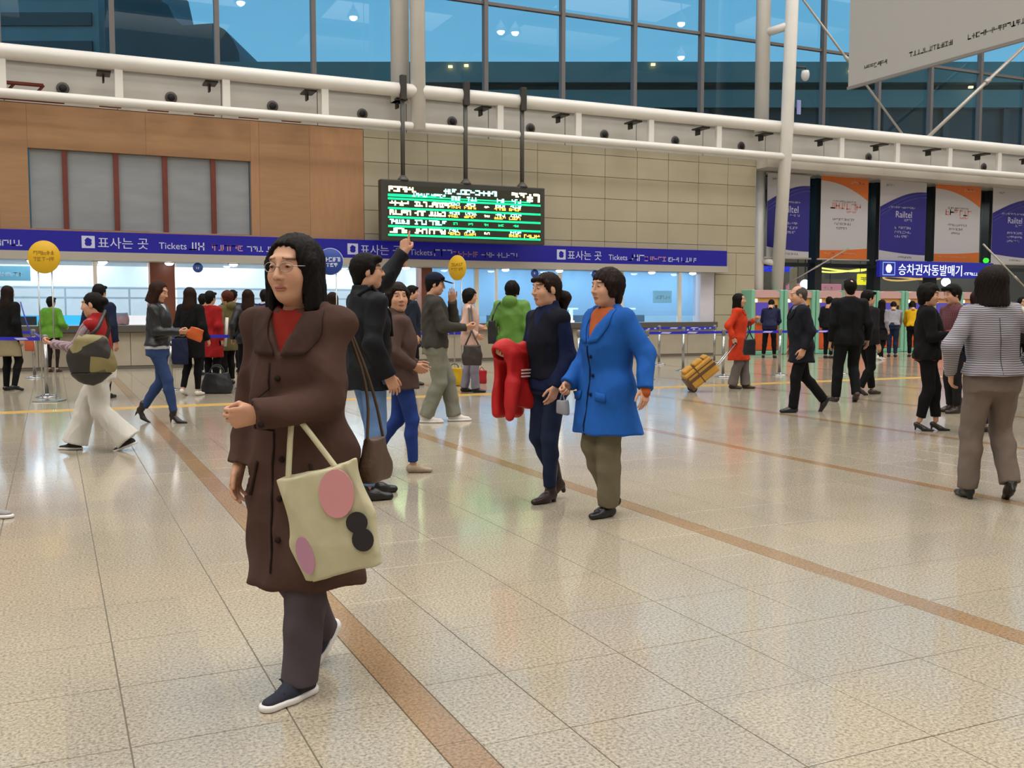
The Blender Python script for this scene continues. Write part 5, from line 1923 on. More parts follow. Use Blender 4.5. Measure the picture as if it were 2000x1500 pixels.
def person(label, px, py, face, h, female, res, hair, tops, low, shoes, carry=None, **kw):
    f = Figure(h=h, female=female, res=res, **kw)
    f.place('person', label, px, py, face)
    f.body()
    if hair:
        f.hair(*hair)
    for nm, m, opt in tops:
        f.top(nm, m, **opt)
        f.surf_last = f._surf
    kind, m, opt = low
    {'trousers': f.trousers, 'skirt': f.skirt}[kind](m, **opt)
    m, opt = shoes
    f.shoes(m, **opt)
    return f

# 1. woman in the long brown coat, walking past in front
COAT_BR = cloth('brown_coat', '#4a352e', .9, var=.14, bump=.5, scale=130, vs=4, sheen=.3)
f1 = person('woman in a long dark brown coat with glasses, walking past carrying a cream tote', 598, 1330, 196, 1.60, True, .0075,
    ('bob', HB), [('sweater', cloth('rust_red', '#7a1f16'), dict(t=.012, hem=.18, arms='', collar=.008, collar_r=.072, fold=.002)),
                  ('coat', COAT_BR, dict(t=.030, hem=-.49, hem_w=.012, hem_d=.02, vneck=.15, vwide=.075, collar=.03, collar_r=.098, sleeve_t=.020, cuff=.010, fold=.016, freq=24, seed=4))],
    ('trousers', cloth('plum_grey', '#4b4348'), dict(t=.014, flare=.012, hem=-.02, seed=6)), (mat('shoe_navy', '#171a2c', .75, bump=.3, bump_scale=300), dict(kind='sneaker', sole=RUB_W, length=1.06)),
    feet={'L': (-.05, .14, 0, 16), 'R': (.03, -.30, 42, 14)}, hands={'L': (-.19, .25, -.29), 'R': (.06, .06, -.512)}, poles={'L': (.75, -.4, -1)},
    hand_pose=('hold', 'relax'), head=(5, 0), lean=3, thumb=((0, .2, 1), None), girth=1.05)
f1.glasses(mat('glasses_wire', '#9a9088', .3, metal=.7))
SEAM1 = cloth('coat_seam', '#2e211d')
f1.line('placket', [f1.drape(u, .035, .004) for u in np.linspace(.33, -.40, 26)], .004, SEAM1)
for u in (.28, .14, .0, -.14, -.28):
    q = MB(); p = f1.drape(u, .0, .004)
    q.lathe([(0, .008), (.009, .008), (.011, .004), (.011, 0), (0, 0)], 12, tuple(p), 'Y'); q.build('button', cloth('coat_button', '#241a17'), f1.root)
for sx in (-1, 1):
    f1.leaf('collar', [(.50, sx * .060), (.43, sx * .050), (.355, sx * .012)], [(.505, sx * .125), (.42, sx * .135), (.36, sx * .10)], cloth('brown_collar', '#3d2b26', .9), .010)
    f1.line('pocket', [f1.drape(-.02 - .12 * t_, sx * (.10 + .035 * t_), .004) for t_ in np.linspace(0, 1, 7)], .006, SEAM1)
# laces and tongue tab of the leading shoe
for k in 'LR':
    O, M, A = f1.foot[k]
    q = MB()
    for j in range(4):
        y = .052 + j * .017
        q.tube([tuple(O + M @ (V(-.024, y, .062 - j * .006) * f1.s)), tuple(O + M @ (V(0, y + .004, .070 - j * .007) * f1.s)), tuple(O + M @ (V(.024, y, .062 - j * .006) * f1.s))], .0035, 6)
    q.tube([tuple(O + M @ (V(0, .056, .072) * f1.s)), tuple(O + M @ (V(.035, .070, .078) * f1.s)), tuple(O + M @ (V(.045, .050, .07) * f1.s))], .003, 6)
    tag(q.build('laces', mat('laces_navy', '#10121f', .8), f1.root), kind='stuff')
    q = MB(); q.box(-.012, .012, -.003, .003, -.008, .008, M=Matrix.Translation(O + M @ (V(0, .030, .084) * f1.s)) @ Matrix(M.tolist()).to_4x4()); q.build('heel_tab', RUB_W, f1.root)

# 2. woman in white trousers
VEST = cloth('red_vest', '#8e1f22')
PLAID = stripe_mat('cloth_pink_plaid', '#8d7f86', '#a9989e', 'Z', 22, 1.0, c3='#7c5f68', axis2='X', scale2=18)
f2 = person('woman in white trousers and a red vest striding with both arms held out', 200, 879, 268, 1.55, True, .0105,
    ('bun', HB), [('shirt', PLAID, dict(t=.016, hem=.05, sleeve_t=.02, collar=.02, fold=.008)),
                  ('vest', VEST, dict(t=.030, hem=.10, hem_w=.0, arms='', collar=.05, collar_r=.095, vneck=.06, fold=.007))],
    ('trousers', cloth('white_linen', '#c9c6bf', .9, var=.05), dict(t=.022, flare=.045, wide=.018, hem=-.005, fold=.009, seed=3)), (mat('slip_on_black', '#1a191b', .7), dict(kind='flat', sole=RUB_W)),
    feet={'L': (-.05, -.32, 22, -4), 'R': (.05, .30, 0, 3)}, hands={'L': (-.05, .40, -.16), 'R': (-.04, .37, -.20)}, hand_pose=('hold', 'hold'), head=(0, -4), lean=4)

# 3. woman in the black leather jacket and jeans
f3 = person('woman in a black leather jacket and blue jeans walking in high heels', 312, 826, 92, 1.64, True, .0105,
    ('bob', hair_mat('chestnut_hair', '#2b1710')), [('top', cloth('white_top', '#b9bcc6'), dict(t=.012, hem=-.02, arms='', fold=.003)),
                  ('jacket', leather('jacket_black', '#0f0f13', .38), dict(t=.024, hem=.02, hem_w=-.004, sleeve_t=.022, collar=.04, vneck=.10, fold=.010, freq=40, seed=9))],
    ('trousers', DENIM, dict(t=.006, hem=.02, seed=5)), (leather('boot_dark', '#17100f', .4), dict(kind='heel', heel=.065, boot=.03)),
    feet={'R': (.04, .20, 0, 4), 'L': (-.04, -.30, 28, -4)}, heel=.055, hands={'L': (-.03, .30, -.28), 'R': (-.02, .30, -.27)}, hand_pose=('hold', 'hold'), head=(0, -16), lean=2)

# 4. man pointing up at the board
JK4 = mat('cloth_padded_black', '#0c0e14', .65, var=.15, var_scale=6, bump=.2, bump_scale=200, spec=.22); wrinkle(JK4, .7, 6)
f4 = person('man in a black padded jacket and glasses pointing up at the departure board', 722, 972, 60, 1.73, False, .009,
    ('crop', HB), [('jacket', JK4, dict(t=.036, hem=-.13, hem_w=.02, sleeve_t=.030, cuff=.004, collar=.055, collar_r=.105, fold=.009, freq=26, seed=12))],
    ('trousers', DENIM_L, dict(t=.010, seed=7)), (SHOE_B, dict(kind='sneaker')),
    feet={'L': (-.10, .08, 0, -8), 'R': (.10, -.06, 0, 10)}, hands={'L': (.02, .375, .355), 'R': (.05, .06, -.50)}, poles={'L': (.7, .2, -1.0)},
    hand_pose=('point', 'relax'), hand_dir=((.05, .12, 1), None), thumb=((-.8, .5, .2), None), head=(14, 4), lean=-1)
f4.glasses(mat('glasses_dark', '#1c1c1e', .3, metal=.5))
f4.line('zip', [f4.drape(u, -.02, .004) for u in np.linspace(.46, -.12, 24)], .006, mat('zip_silver', '#aeb2b8', .3, metal=.6))
f4.line('strap', [f4.sho['R'] * .55 + f4.neck * .45 - f4.FY * .10 + V(0, 0, .02), f4.sho['R'] * .55 + f4.neck * .45 + V(0, 0, .085), f4.drape(.40, .12, .008), f4.drape(.24, .155, .010)], .014, cloth('strap_black', '#0c0d10'))

# 5. woman in the short brown jacket looking back
JK5 = cloth('taupe_jacket', '#4f3d38', .85, bump=.4, scale=110)
f5 = person('woman in a taupe brown jacket and dark jeans behind the pointing man, looking back', 786, 922, 84, 1.55, True, .009,
    ('short_f', hair_mat('soft_black_hair', '#1d1613')), [('jacket', JK5, dict(t=.028, hem=-.13, hem_w=.015, sleeve_t=.022, collar=.05, collar_r=.092, vneck=.05, fold=.010, seed=15))],
    ('trousers', DENIM_B, dict(t=.004, hem=.03, seed=8)), (mat('flat_beige', '#9d8b76', .5), dict(kind='flat')),
    feet={'R': (.04, .10, 0, 4), 'L': (-.04, -.34, 38, -4)}, hands={'R': (.02, .14, -.40), 'L': (.02, .16, -.40)}, poles={'R': (.4, -1, -.1)}, hand_pose=('relax', 'relax'), head=(72, 3), lean=-3)

# 6. man with the navy cap
JK6 = cloth('olive_grey_jacket', '#3c3a35', .9, bump=.4)
f6 = person('man in a navy cap, dark grey jacket and pale grey-green trousers, hand at his face', 850, 824, 84, 1.80, False, .0105,
    ('crop', HB), [('jacket', JK6, dict(t=.034, hem=-.03, hem_w=-.008, sleeve_t=.030, collar=.035, collar_r=.10, vneck=.06, fold=.011, seed=18)),
                  ('shirt', cloth('dark_shirt', '#23221f'), dict(t=.010, hem=.2, arms='', collar=.03, collar_r=.085))],
    ('trousers', cloth('sage_grey', '#77776a', .9), dict(t=.020, wide=.012, flare=.014, hem=-.01, fold=.008, seed=9)), (SHOE_W, dict(kind='sneaker', sole=RUB_W)),
    feet={'R': (.06, -.10, 0, 10), 'L': (-.06, .22, 0, -6)}, hands={'R': (.0, .34, -.27), 'L': (-.13, .20, .02)}, poles={'L': (.7, .1, -1)}, hand_pose=('relax', 'hold'), head=(4, -6))
Fc = Field((-.12, -.14, -.02), (.12, .24, .16), .008)
Fc.ell((0, -.016, .055), (.098, .114, .092), 0); Fc.half((0, 0, .045), (0, .12, -1), .004)
Fc.cone((-.03, .10, .052), (-.02, .165, .040), .052, .045, .01, flat=(V(0, .15, 1), 6)); Fc.cone((.03, .10, .052), (.02, .165, .040), .052, .045, .01, flat=(V(0, .15, 1), 6))
P_, Q_ = Fc.nets()
f6.part('cap', ((f6.HM @ (P_ * f6.hs).T).T + f6.HC, Q_), cloth('cap_navy', '#15172b'))

# 7. man in the dark coat further back
f7 = person('man in a dark blue coat waiting between the taupe jacket and the capped man', 806, 752, 75, 1.77, False, .014,
    ('crop', HB), [('coat', cloth('ink_coat', '#1c2330'), dict(t=.026, hem=-.25, collar=.03))], ('trousers', BLK, {}), (SHOE_B, {}), head=(10, 0))

# 8. woman in the pale pink coat
f8 = person('woman in a pale pink coat and lilac grey trousers with a dark brown shoulder bag', 918, 766, 92, 1.68, True, .013,
    ('short_f', HB, 1.06), [('coat', cloth('pale_pink', '#c3a296', .9, var=.06), dict(t=.028, hem=-.12, hem_w=.01, collar=.03, vneck=.08, fold=.009))],
    ('trousers', cloth('lilac_grey', '#777583'), dict(t=.014, flare=.02, hem=-.01)), (SHOE_B, dict(kind='flat')),
    feet={'R': (.06, .10, 0, 5), 'L': (-.06, -.10, 0, -5)}, hands={'R': (.03, .12, -.42), 'L': (.02, .20, -.30)}, head=(0, -3))

# 9. person in the green hooded jacket, seen from behind
f9 = person('person in a bright green hooded jacket seen from behind near the blue windows', 1000, 792, 18, 1.75, False, .0115,
    ('short_f', HB), [('jacket', mat('cloth_green_shell', '#517d2a', .65, var=.1, var_scale=4, bump=.2, bump_scale=80), dict(t=.036, hem=-.10, hem_w=.01, sleeve_t=.034, hood=True, fold=.012, freq=24, seed=21))],
    ('trousers', BLK, {}), (SHOE_B, {}), feet={'L': (-.13, -.12, 10, -6), 'R': (.09, .15, 0, 6)}, head=(-8, 0), hands={'L': (.10, .08, -.47)})

# 10. woman in navy carrying a red jacket
f10 = person('woman in a navy high-neck sweater and jeans with a red jacket over her arm', 1073, 978, 234, 1.58, True, .0085,
    ('pony', hair_mat('deep_brown_hair', '#20130d')), [('sweater', cloth('navy_knit', '#141d3c', .95, bump=.5, scale=90), dict(t=.022, hem=-.06, hem_w=.0, sleeve_t=.018, collar=.055, collar_r=.082, fold=.008, seed=24)),
                  ('vest', cloth('black_vest', '#10131f'), dict(t=.028, hem=.02, arms='', vneck=.10, fold=.005))],
    ('trousers', DENIM_D, dict(t=.006, hem=.03, seed=11)), (leather('boot_brown', '#2b1713', .42), dict(kind='flat', boot=.16, heel=.02)),
    feet={'L': (-.05, .04, 0, -4), 'R': (.05, -.14, 18, 4)}, heel=.01, hands={'R': (-.02, .28, -.26), 'L': (.04, .08, -.50)}, hand_pose=('relax', 'hold'), head=(8, 0), lean=2)

# 11. woman in the bright blue coat
COAT_BL = cloth('bright_blue', '#1b55a4', .85, var=.12, bump=.45, scale=120, sheen=.3)
f11 = person('woman in a bright blue coat over an orange sweater, walking with khaki trousers', 1184, 1006, 234, 1.59, True, .0085,
    ('short_f', hair_mat('warm_black_hair', '#1e1310')), [('sweater', cloth('burnt_orange', '#a4542c'), dict(t=.016, hem=-.05, arms='', collar=.015, collar_r=.075, fold=.004)),
                  ('coat', COAT_BL, dict(t=.036, hem=-.32, hem_w=.055, hem_d=.035, vneck=.22, vwide=.10, collar=.03, collar_r=.10, sleeve_t=.026, cuff=.008, fold=.012, freq=22, seed=27))],
    ('trousers', cloth('khaki', '#6d6652'), dict(t=.014, wide=.006, flare=.010, hem=.0, fold=.007, seed=12)), (SHOE_B, dict(kind='flat')),
    feet={'L': (-.05, .03, 0, -3), 'R': (.05, -.12, 16, 3)}, hands={'L': (.20, -.02, -.46), 'R': (.02, .20, -.45)}, hand_pose=('relax', 'hold'), head=(6, 0), girth=1.10)
for k in 'L':
    e, w = f11.elb[k], f11.wri[k]; d = nrm(w - e)
    Fq = Field(w - .07, w + .07, .0085); Fq.cone(w - d * .01, w + d * .028, .035, .036, 0); f11.part('cuff', Fq.nets(), cloth('burnt_orange', '#a4542c'))
DEEPBL = cloth('blue_deep_edge', '#174c98')  # slightly deeper blue cloth for coat edges
for sx in (-1, 1):
    f11.leaf('lapel', [(.50, sx * .075), (.40, sx * .055), (.285, sx * .006)], [(.505, sx * .13), (.40, sx * .14), (.30, sx * .085)], cloth('blue_lapel', '#1c57a6', .85), .010)
    f11.leaf('pocket_flap', [(-.02, sx * .07), (-.03, sx * .15)], [(-.075, sx * .075), (-.085, sx * .155)], cloth('blue_lapel', '#1c57a6', .85), .006, 5, 3)
f11.line('seam', [f11.drape(u, .0, .003) for u in np.linspace(.27, -.30, 18)], .005, cloth('deep_navy_edge', '#0c1a3a'))
for u in (.20, .08, -.04):
    q = MB(); q.lathe([(0, .008), (.010, .008), (.012, .004), (.012, 0), (0, 0)], 12, tuple(f11.drape(u, -.03, .004)), 'Y'); q.build('button', cloth('deep_navy_edge', '#0c1a3a'), f11.root)

# 12. woman in the orange-red coat with the trolley case
COAT_OR = cloth('orange_red', '#c03a1e', .85, var=.1, bump=.4)
f12 = person('woman in an orange-red coat and grey trousers pulling a yellow trolley case', 1440, 759, 108, 1.63, True, .012,
    ('bob', HB, .96), [('scarf', BLK, dict(t=.012, hem=.2, arms='', collar=.02)), ('coat', COAT_OR, dict(t=.032, hem=-.38, hem_w=.03, hem_d=.02, vneck=.10, collar=.03, collar_r=.095, sleeve_t=.024, fold=.008, seed=30))],
    ('trousers', cloth('warm_grey', '#6a6360'), dict(t=.018, flare=.022, wide=.008, hem=-.01)), (leather('loafer_olive', '#3c3222', .45), dict(kind='flat')),
    feet={'R': (.06, -.08, 0, 6), 'L': (-.06, .14, 0, -6)}, hands={'R': (.10, -.06, -.46), 'L': (.02, .26, -.14)}, poles={'L': (.5, -.4, -1)}, hand_pose=('hold', 'hold'), head=(8, 2))

# 13. elderly man walking left in a navy coat
f13 = person('elderly balding man in a dark navy coat striding away from the red-coated woman', 1563, 805, 266, 1.66, False, .0115,
    ('balding', HG), [('shirt', cloth('lilac_shirt', '#77748c'), dict(t=.014, hem=.2, arms='', collar=.035, collar_r=.09)), ('coat', cloth('night_navy', '#14151d', .8), dict(t=.036, hem=-.22, hem_w=.03, hem_d=.02, vneck=.16, vwide=.08, sleeve_t=.028, fold=.009, seed=33))],
    ('trousers', BLK2, dict(t=.012, flare=.012, hem=-.01)), (SHOE_B, dict(kind='flat')),
    feet={'L': (-.05, .12, 0, -3), 'R': (.05, -.46, 58, 3, .02)}, hands={'L': (.06, .02, -.50), 'R': (.06, .0, -.50)}, head=(2, -8), lean=5)

for sx in (-1, 1):
    f13.leaf('lapel', [(.49, sx * .07), (.42, sx * .05), (.36, sx * .008)], [(.495, sx * .12), (.42, sx * .12), (.37, sx * .07)], cloth('night_lapel', '#101118', .8), .009)
    f12.leaf('lapel', [(.50, sx * .07), (.46, sx * .05), (.40, sx * .01)], [(.50, sx * .12), (.45, sx * .125), (.40, sx * .085)], cloth('orange_lapel', '#b3361c', .85), .009)
# 14. man in the black suit seen from behind
f14 = person('man in a black suit with a thinning crown, walking away', 1655, 785, 2, 1.79, False, .0115,
    ('crown_thin', HB), [('shirt', cloth('maroon_collar', '#4a1f24'), dict(t=.010, hem=.25, arms='', collar=.03, collar_r=.085)), ('suit_jacket', BLK2, dict(t=.034, hem=-.10, hem_w=.012, sleeve_t=.026, vneck=.12, fold=.008, seed=36, collar=.02, collar_r=.095))],
    ('trousers', BLK2, dict(t=.016, flare=.010, hem=-.01)), (SHOE_BR, dict(kind='flat')),
    feet={'L': (-.15, .05, 0, -8), 'R': (.10, -.10, 30, 6)}, hands={'L': (.05, .06, -.52), 'R': (.09, .05, -.50)}, head=(6, 2))
f14.line('vent_seam', [f14.drape(u, .0, .003, back=True) for u in np.linspace(.42, -.09, 16)], .003, cloth('suit_seam', '#08080a'))
# 15. man beyond him
f15 = person('man in dark clothes and brown shoes half hidden beyond the black suit', 1690, 771, 70, 1.66, False, .013,
    ('crop', HB), [('jacket', cloth('charcoal', '#1d1d20'), dict(t=.026, hem=-.08))], ('trousers', BLK, dict(flare=.01)), (SHOE_BR, {}), feet={'L': (-.06, .18, 0, -4), 'R': (.06, -.2, 20, 4)}, head=(10, 0))

# 16-20. people at the ticket machines
GREYK = cloth('grey_knit', '#8c8a90')
f16 = person('girl with long hair, grey sleeves and a black skirt leaving the ticket machines', 1720, 703, 60, 1.62, True, .014,
    ('long', HB), [('shirt', GREYK, dict(t=.016, hem=.0)), ('vest', BLK, dict(t=.022, hem=-.02, arms='', vneck=.06))], ('skirt', cloth('black_skirt', '#17171a'), dict(hem=-.33)), (SHOE_W, dict(kind='sneaker', sole=RUB_W)), feet={'L': (-.05, .10, 0, -4), 'R': (.05, -.18, 15, 4)})
f16.legs(BLK)
f17 = person('person in a light grey sweatshirt bending over a ticket machine', 1742, 697, 22, 1.68, False, .014,
    ('crop', HB), [('sweatshirt', cloth('light_grey', '#8f8d92', .95), dict(t=.030, hem=.02, fold=.009))], ('trousers', DENIM_D, dict(t=.012)), (SHOE_B, {}), lean=34, hands={'L': (-.02, .36, -.26), 'R': (-.02, .36, -.24)}, head=(0, -25))
f18 = person('person in a yellow and black jacket leaning at the ticket machine', 1782, 697, 14, 1.66, True, .014,
    ('short_f', HB), [('jacket', cloth('mustard', '#c79a14'), dict(t=.028, hem=.0))], ('trousers', BLK, {}), (SHOE_B, {}), lean=28, hands={'L': (-.02, .32, -.25), 'R': (.0, .3, -.25)}, head=(0, -25))
f19 = person('person in a dark navy jacket bending at the ticket machine by the leaning column', 1502, 699, 22, 1.70, False, .014,
    ('crop', HB), [('jacket', cloth('navy_shell', '#171a3a', .7), dict(t=.032, hem=-.10, fold=.008))], ('trousers', BLK, dict(t=.012)), (SHOE_B, {}), lean=26, feet={'L': (-.16, 0, 0, -8), 'R': (.14, .05, 0, 8)}, hands={'L': (-.02, .32, -.2), 'R': (-.02, .3, -.24)}, head=(0, -30))
f20 = person('person in black standing at the third ticket machine', 1617, 700, 50, 1.70, False, .014,
    ('crop', HB), [('jacket', cloth('soft_black', '#19171c'), dict(t=.026, hem=-.05))], ('trousers', BLK, {}), (SHOE_B, {}), hands={'R': (.0, .3, -.3)}, head=(-5, -15))

# 21. woman in black with papers
f21 = person('woman in a black jacket over an orange top holding papers, in low heels', 1806, 841, 112, 1.58, True, .0105,
    ('short_f', HB, 1.05), [('top', cloth('vermilion', '#a53a20'), dict(t=.018, hem=-.09, sleeve_t=.016, collar=.015, fold=.004)), ('jacket', cloth('velvet_black', '#0f0e10', .95), dict(t=.036, hem=-.08, hem_w=.012, vneck=.20, vwide=.07, sleeve=.93, sleeve_t=.026, collar=.025, collar_r=.095, fold=.009, seed=40))],
    ('trousers', BLK, dict(t=.012, flare=.004, hem=.05)), (leather('pump_black', '#16110f', .35), dict(kind='heel', heel=.045)),
    feet={'R': (.06, -.06, 0, 4), 'L': (-.06, .12, 0, -4)}, heel=.04, hands={'R': (-.06, .27, -.25), 'L': (-.06, .27, -.24)}, poles={'R': (.6, -1, -.3), 'L': (.6, -1, -.3)}, hand_pose=('hold', 'hold'), head=(14, -4))
# 22. man in the red plaid shirt
f22 = person('man in a red plaid shirt talking to the woman in black', 1862, 806, 262, 1.66, False, .0115,
    ('crop', HB, 1.05), [('shirt', stripe_mat('cloth_red_plaid', '#5a1a22', '#8a4a52', 'Z', 16, .5, c3='#2a1a22', axis2='X', scale2=16), dict(t=.022, hem=-.10, collar=.03, fold=.008))],
    ('trousers', cloth('dark_grey', '#1c1b1e'), {}), (SHOE_BR, dict(boot=.08)), hands={'L': (.0, .26, -.3), 'R': (.03, .1, -.45)}, head=(-6, -6), lean=6)
# 23. person behind the striped jacket
f23 = person('person in a navy jacket mostly hidden behind the striped jacket', 1908, 845, 82, 1.56, True, .0115,
    ('short_f', hair_mat('reddish_hair', '#2a1512')), [('jacket', NAVY, dict(t=.028, hem=-.05))], ('trousers', DENIM_D, dict(t=.012)), (SHOE_B, {}), feet={'R': (.06, -.14, 0, 6), 'L': (-.06, .14, 0, -6)})
# 24. woman in the striped knitted jacket, from behind
f24 = person('woman in a grey and white striped knit jacket and taupe trousers seen from behind', 1930, 976, 4, 1.62, True, .0085,
    ('bob', hair_mat('black_brown_hair', '#1c1411'), 1.06), [('jacket', stripe_mat('cloth_striped_knit', '#58535d', '#a19ea4', 'Z', 21.0, 2.2, duty=.45, soft=.28), dict(t=.034, hem=.02, hem_w=.022, hem_d=.02, sleeve_t=.024, sleeve=.97, fold=.008, collar=.02, collar_r=.09, seed=44))],
    ('trousers', cloth('taupe', '#70635b', .9), dict(t=.016, wide=.004, flare=.012, hem=-.01, fold=.007, seed=14)), (SHOE_B, dict(kind='flat', heel=.02)),
    feet={'L': (-.13, .06, 0, -6), 'R': (.13, -.10, 34, 6)}, heel=.01, hands={'L': (.10, .06, -.44), 'R': (.13, .10, -.38)}, poles={'L': (.9, -.8, -.2), 'R': (1, -.8, -.1)}, head=(-6, 0), girth=1.06, side=-2.5)

f24.line('seam', [f24.drape(u, .0, .002, back=True) for u in np.linspace(.42, .03, 12)], .003, cloth('knit_seam', '#4a4650'))
# 25. long-haired woman at the left belt
f25 = person('woman with long dark hair in a black coat and beige skirt behind the belt barrier', 22, 763, 20, 1.74, True, .013,
    ('long', hair_mat('long_brown_hair', '#1f1511')), [('coat', BLK, dict(t=.028, hem=-.06, hem_w=.02, fold=.008))], ('skirt', cloth('beige_skirt', '#8d8265'), dict(hem=-.34, w=.02)), (SHOE_B, dict(kind='flat')), feet={'L': (-.10, 0, 0, -6), 'R': (.12, -.06, 10, 10)})
f25.legs(BLK)
# 26. green jacket at the counter
f26 = person('person in a lime green jacket standing at the ticket counter', 104, 727, 5, 1.62, True, .014,
    ('crop', HB), [('jacket', cloth('lime', '#5a8c2e', .8), dict(t=.036, hem=-.12, hem_w=.03))], ('trousers', cloth('brown_black', '#241a1a'), dict(t=.0)), (SHOE_BR, {}), hands={'R': (.08, .2, -.35)})
# 27. navy person beyond the white trousers
f27 = person('man in a navy jacket beyond the woman in white trousers', 200, 778, 10, 1.72, False, .014,
    ('crop', HB), [('jacket', cloth('dusk_navy', '#1a2138'), dict(t=.028, hem=-.06))], ('trousers', BLK, {}), (SHOE_B, {}))
# 28-33. the queue
f28 = person('woman with long brown hair in a black coat holding a navy bag, in the queue', 376, 773, 12, 1.69, True, .0125,
    ('long', hair_mat('auburn_hair', '#23150e')), [('coat', BLK, dict(t=.028, hem=-.30, hem_w=.0, fold=.008))], ('trousers', BLK, dict(t=.002)), (SHOE_W, dict(kind='flat')), feet={'L': (-.12, -.10, 16, -4), 'R': (.06, .06, 0, 4)}, hands={'R': (.07, .10, -.48)})
f29 = person('person in a red coat in the queue beside the long-haired woman', 414, 757, 20, 1.66, True, .014,
    ('crop', HB), [('coat', cloth('crimson', '#8f1a1c'), dict(t=.03, hem=-.36, hem_w=.02, hem_d=.01))], ('trousers', BLK, {}), (SHOE_B, {}))
f30 = person('person with reddish hair in an olive coat in the queue', 447, 751, 300, 1.68, True, .014,
    ('short_f', hair_mat('copper_hair', '#4a2412')), [('coat', cloth('olive', '#5c5636'), dict(t=.03, hem=-.28, hood=True))], ('trousers', BLK, {}), (SHOE_B, {}), head=(-20, 0))
f31 = person('woman with long hair in a black leather jacket and pale shoes in the queue', 488, 763, 354, 1.68, True, .0125,
    ('long', hair_mat('long_reddish_hair', '#24130d')), [('jacket', leather('queue_black', '#14151a', .4), dict(t=.028, hem=-.10, fold=.010))], ('trousers', BLK, dict(t=.004)), (SHOE_W, dict(kind='sneaker')), feet={'L': (-.16, -.06, 12, -6), 'R': (.10, .1, 0, 6)}, hands={'L': (.12, .02, -.49)}, hand_pose=('hold', 'relax'))
f32 = person('person in a light grey top at the counter beyond the red coat', 400, 733, 15, 1.66, False, .015,
    ('crop', HB), [('top', cloth('pale_grey', '#9b9996'), dict(t=.028, hem=-.05))], ('trousers', NAVY, {}), (SHOE_B, {}))
f33 = person('man in a blue jacket with a white collar beyond the leather jacket', 520, 742, 8, 1.72, False, .015,
    ('crop', HB), [('shirt', cloth('white_collar', '#c6c9d2'), dict(t=.012, hem=.2, arms='', collar=.04)), ('jacket', cloth('royal_navy', '#17214e'), dict(t=.028, hem=-.06))], ('trousers', BLK, {}), (SHOE_B, {}))
f34 = person('dark-haired man at the counter beyond the olive coat', 458, 728, 0, 1.76, False, .015,
    ('crop', HB), [('jacket', cloth('slate', '#2b3038'), dict(t=.028, hem=-.05))], ('trousers', BLK, {}), (SHOE_B, {}))
f35 = person('dark-haired person in black under the round blue sign', 652, 748, 30, 1.66, True, .014,
    ('bob', hair_mat('umber_hair', '#24170f')), [('coat', BLK, dict(t=.028, hem=-.2))], ('trousers', BLK, {}), (SHOE_B, {}))
# 36. walker whose leading shoe shows at the edge
f36 = person('walker in pale grey shoes and dark trousers stepping in past the belt barrier', -92, 1008, 90, 1.66, False, .0115,
    ('crop', HB), [('jacket', cloth('graphite', '#2c2c30'), dict(t=.026, hem=-.05))], ('trousers', BLK, {}), (mat('shoe_pale_grey', '#8d8988', .6), dict(kind='sneaker', sole=RUB_W)),
    feet={'R': (.05, .24, 0, 4), 'L': (-.05, -.28, 30, -4)}, hands={'R': (.04, -.06, -.5), 'L': (.04, -.02, -.5)})
f37 = person('dark-haired person far off beyond the striped jacket', 1992, 735, 180, 1.60, True, .015,
    ('bob', HB), [('coat', BLK, dict(t=.028, hem=-.2))], ('trousers', BLK, {}), (SHOE_B, {}))
# ------------------------------------------------------------------ bags, cases, barriers, small things
def soft_bag(name, label, px, py, depth, w, h, d, material, face=0, cat='bag', res=.009, pinch=.55, sag=.25, handles=(), hmat=None, hr=.009, fold=.006, seed=1, tilt=0, round_=.35, base_z=None, world=None):
    """soft bag whose bottom centre is seen at (px, py); handles: lists of (px, py, depth) points or local points"""
    p = at_depth(px, py, depth) if world is None else np.array(world, float)
    if base_z is not None:
        p[2] = base_z
    o = thing(name, label, cat, tuple(p), -(YAW + R(face)))
    F = Field((-w * .75, -d * .9, -.03), (w * .75, d * .9, h * 1.12), res)
    sl = (slice(None),) * 3
    x, y, z = F.pts(sl)
    t = np.clip(z / h, 0, 1)
    ww = w / 2 * (1 - (1 - pinch) * np.maximum(0, t - .35) / .65 * .5) * (1 - .10 * (1 - t) ** 6)
    dd = d / 2 * (1 - (1 - pinch) * t ** 1.6) * (1 - .15 * (1 - t) ** 6)
    n = 2.0 + 2.0 * (1 - round_)
    q = (np.abs(x / ww) ** n + np.abs(y / dd) ** n) ** (1 / n)
    dist = (q - 1) * np.minimum(ww, dd)
    top = h * (1 - sag * .35 * (1 - (x / (w / 2)) ** 2))
    dist = np.maximum(dist, np.maximum(z - top, .004 - z))
    rr = np.sqrt((x / (w * .5)) ** 2 + ((z - h * .5) / (h * .62)) ** 2)
    if round_ > .6:
        dist = np.maximum(dist, (rr - 1) * h * .4)
    F.D = dist.astype(np.float32)
    F.folds(fold, 30, seed)
    M3 = np.array(Matrix.Rotation(R(tilt), 3, 'Y'))
    P, Q = F.nets()
    link('bag_body', np_mesh('bag_body', (M3 @ P.T).T, Q), material, o)
    for hd in handles:
        pts = []
        for pt in hd:
            pts.append(tuple(M3 @ V(*pt[1:])) if pt[0] == 'l' else (tuple(to_local(o, np.array(pt[1]))) if pt[0] == 'w' else tuple(to_local(o, at_depth(*pt)))))
        # smooth the run of the strap
        pv = [np.array(a) for a in pts]
        for _ in range(2):
            nw = [pv[0]]
            for a, b in zip(pv, pv[1:]):
                nw += [a * .75 + b * .25, a * .25 + b * .75]
            pv = nw + [pv[-1]]
        q = MB(); q.tube([tuple(a) for a in pv], hr, 8); q.build('handle', hmat or material, o)
    return o

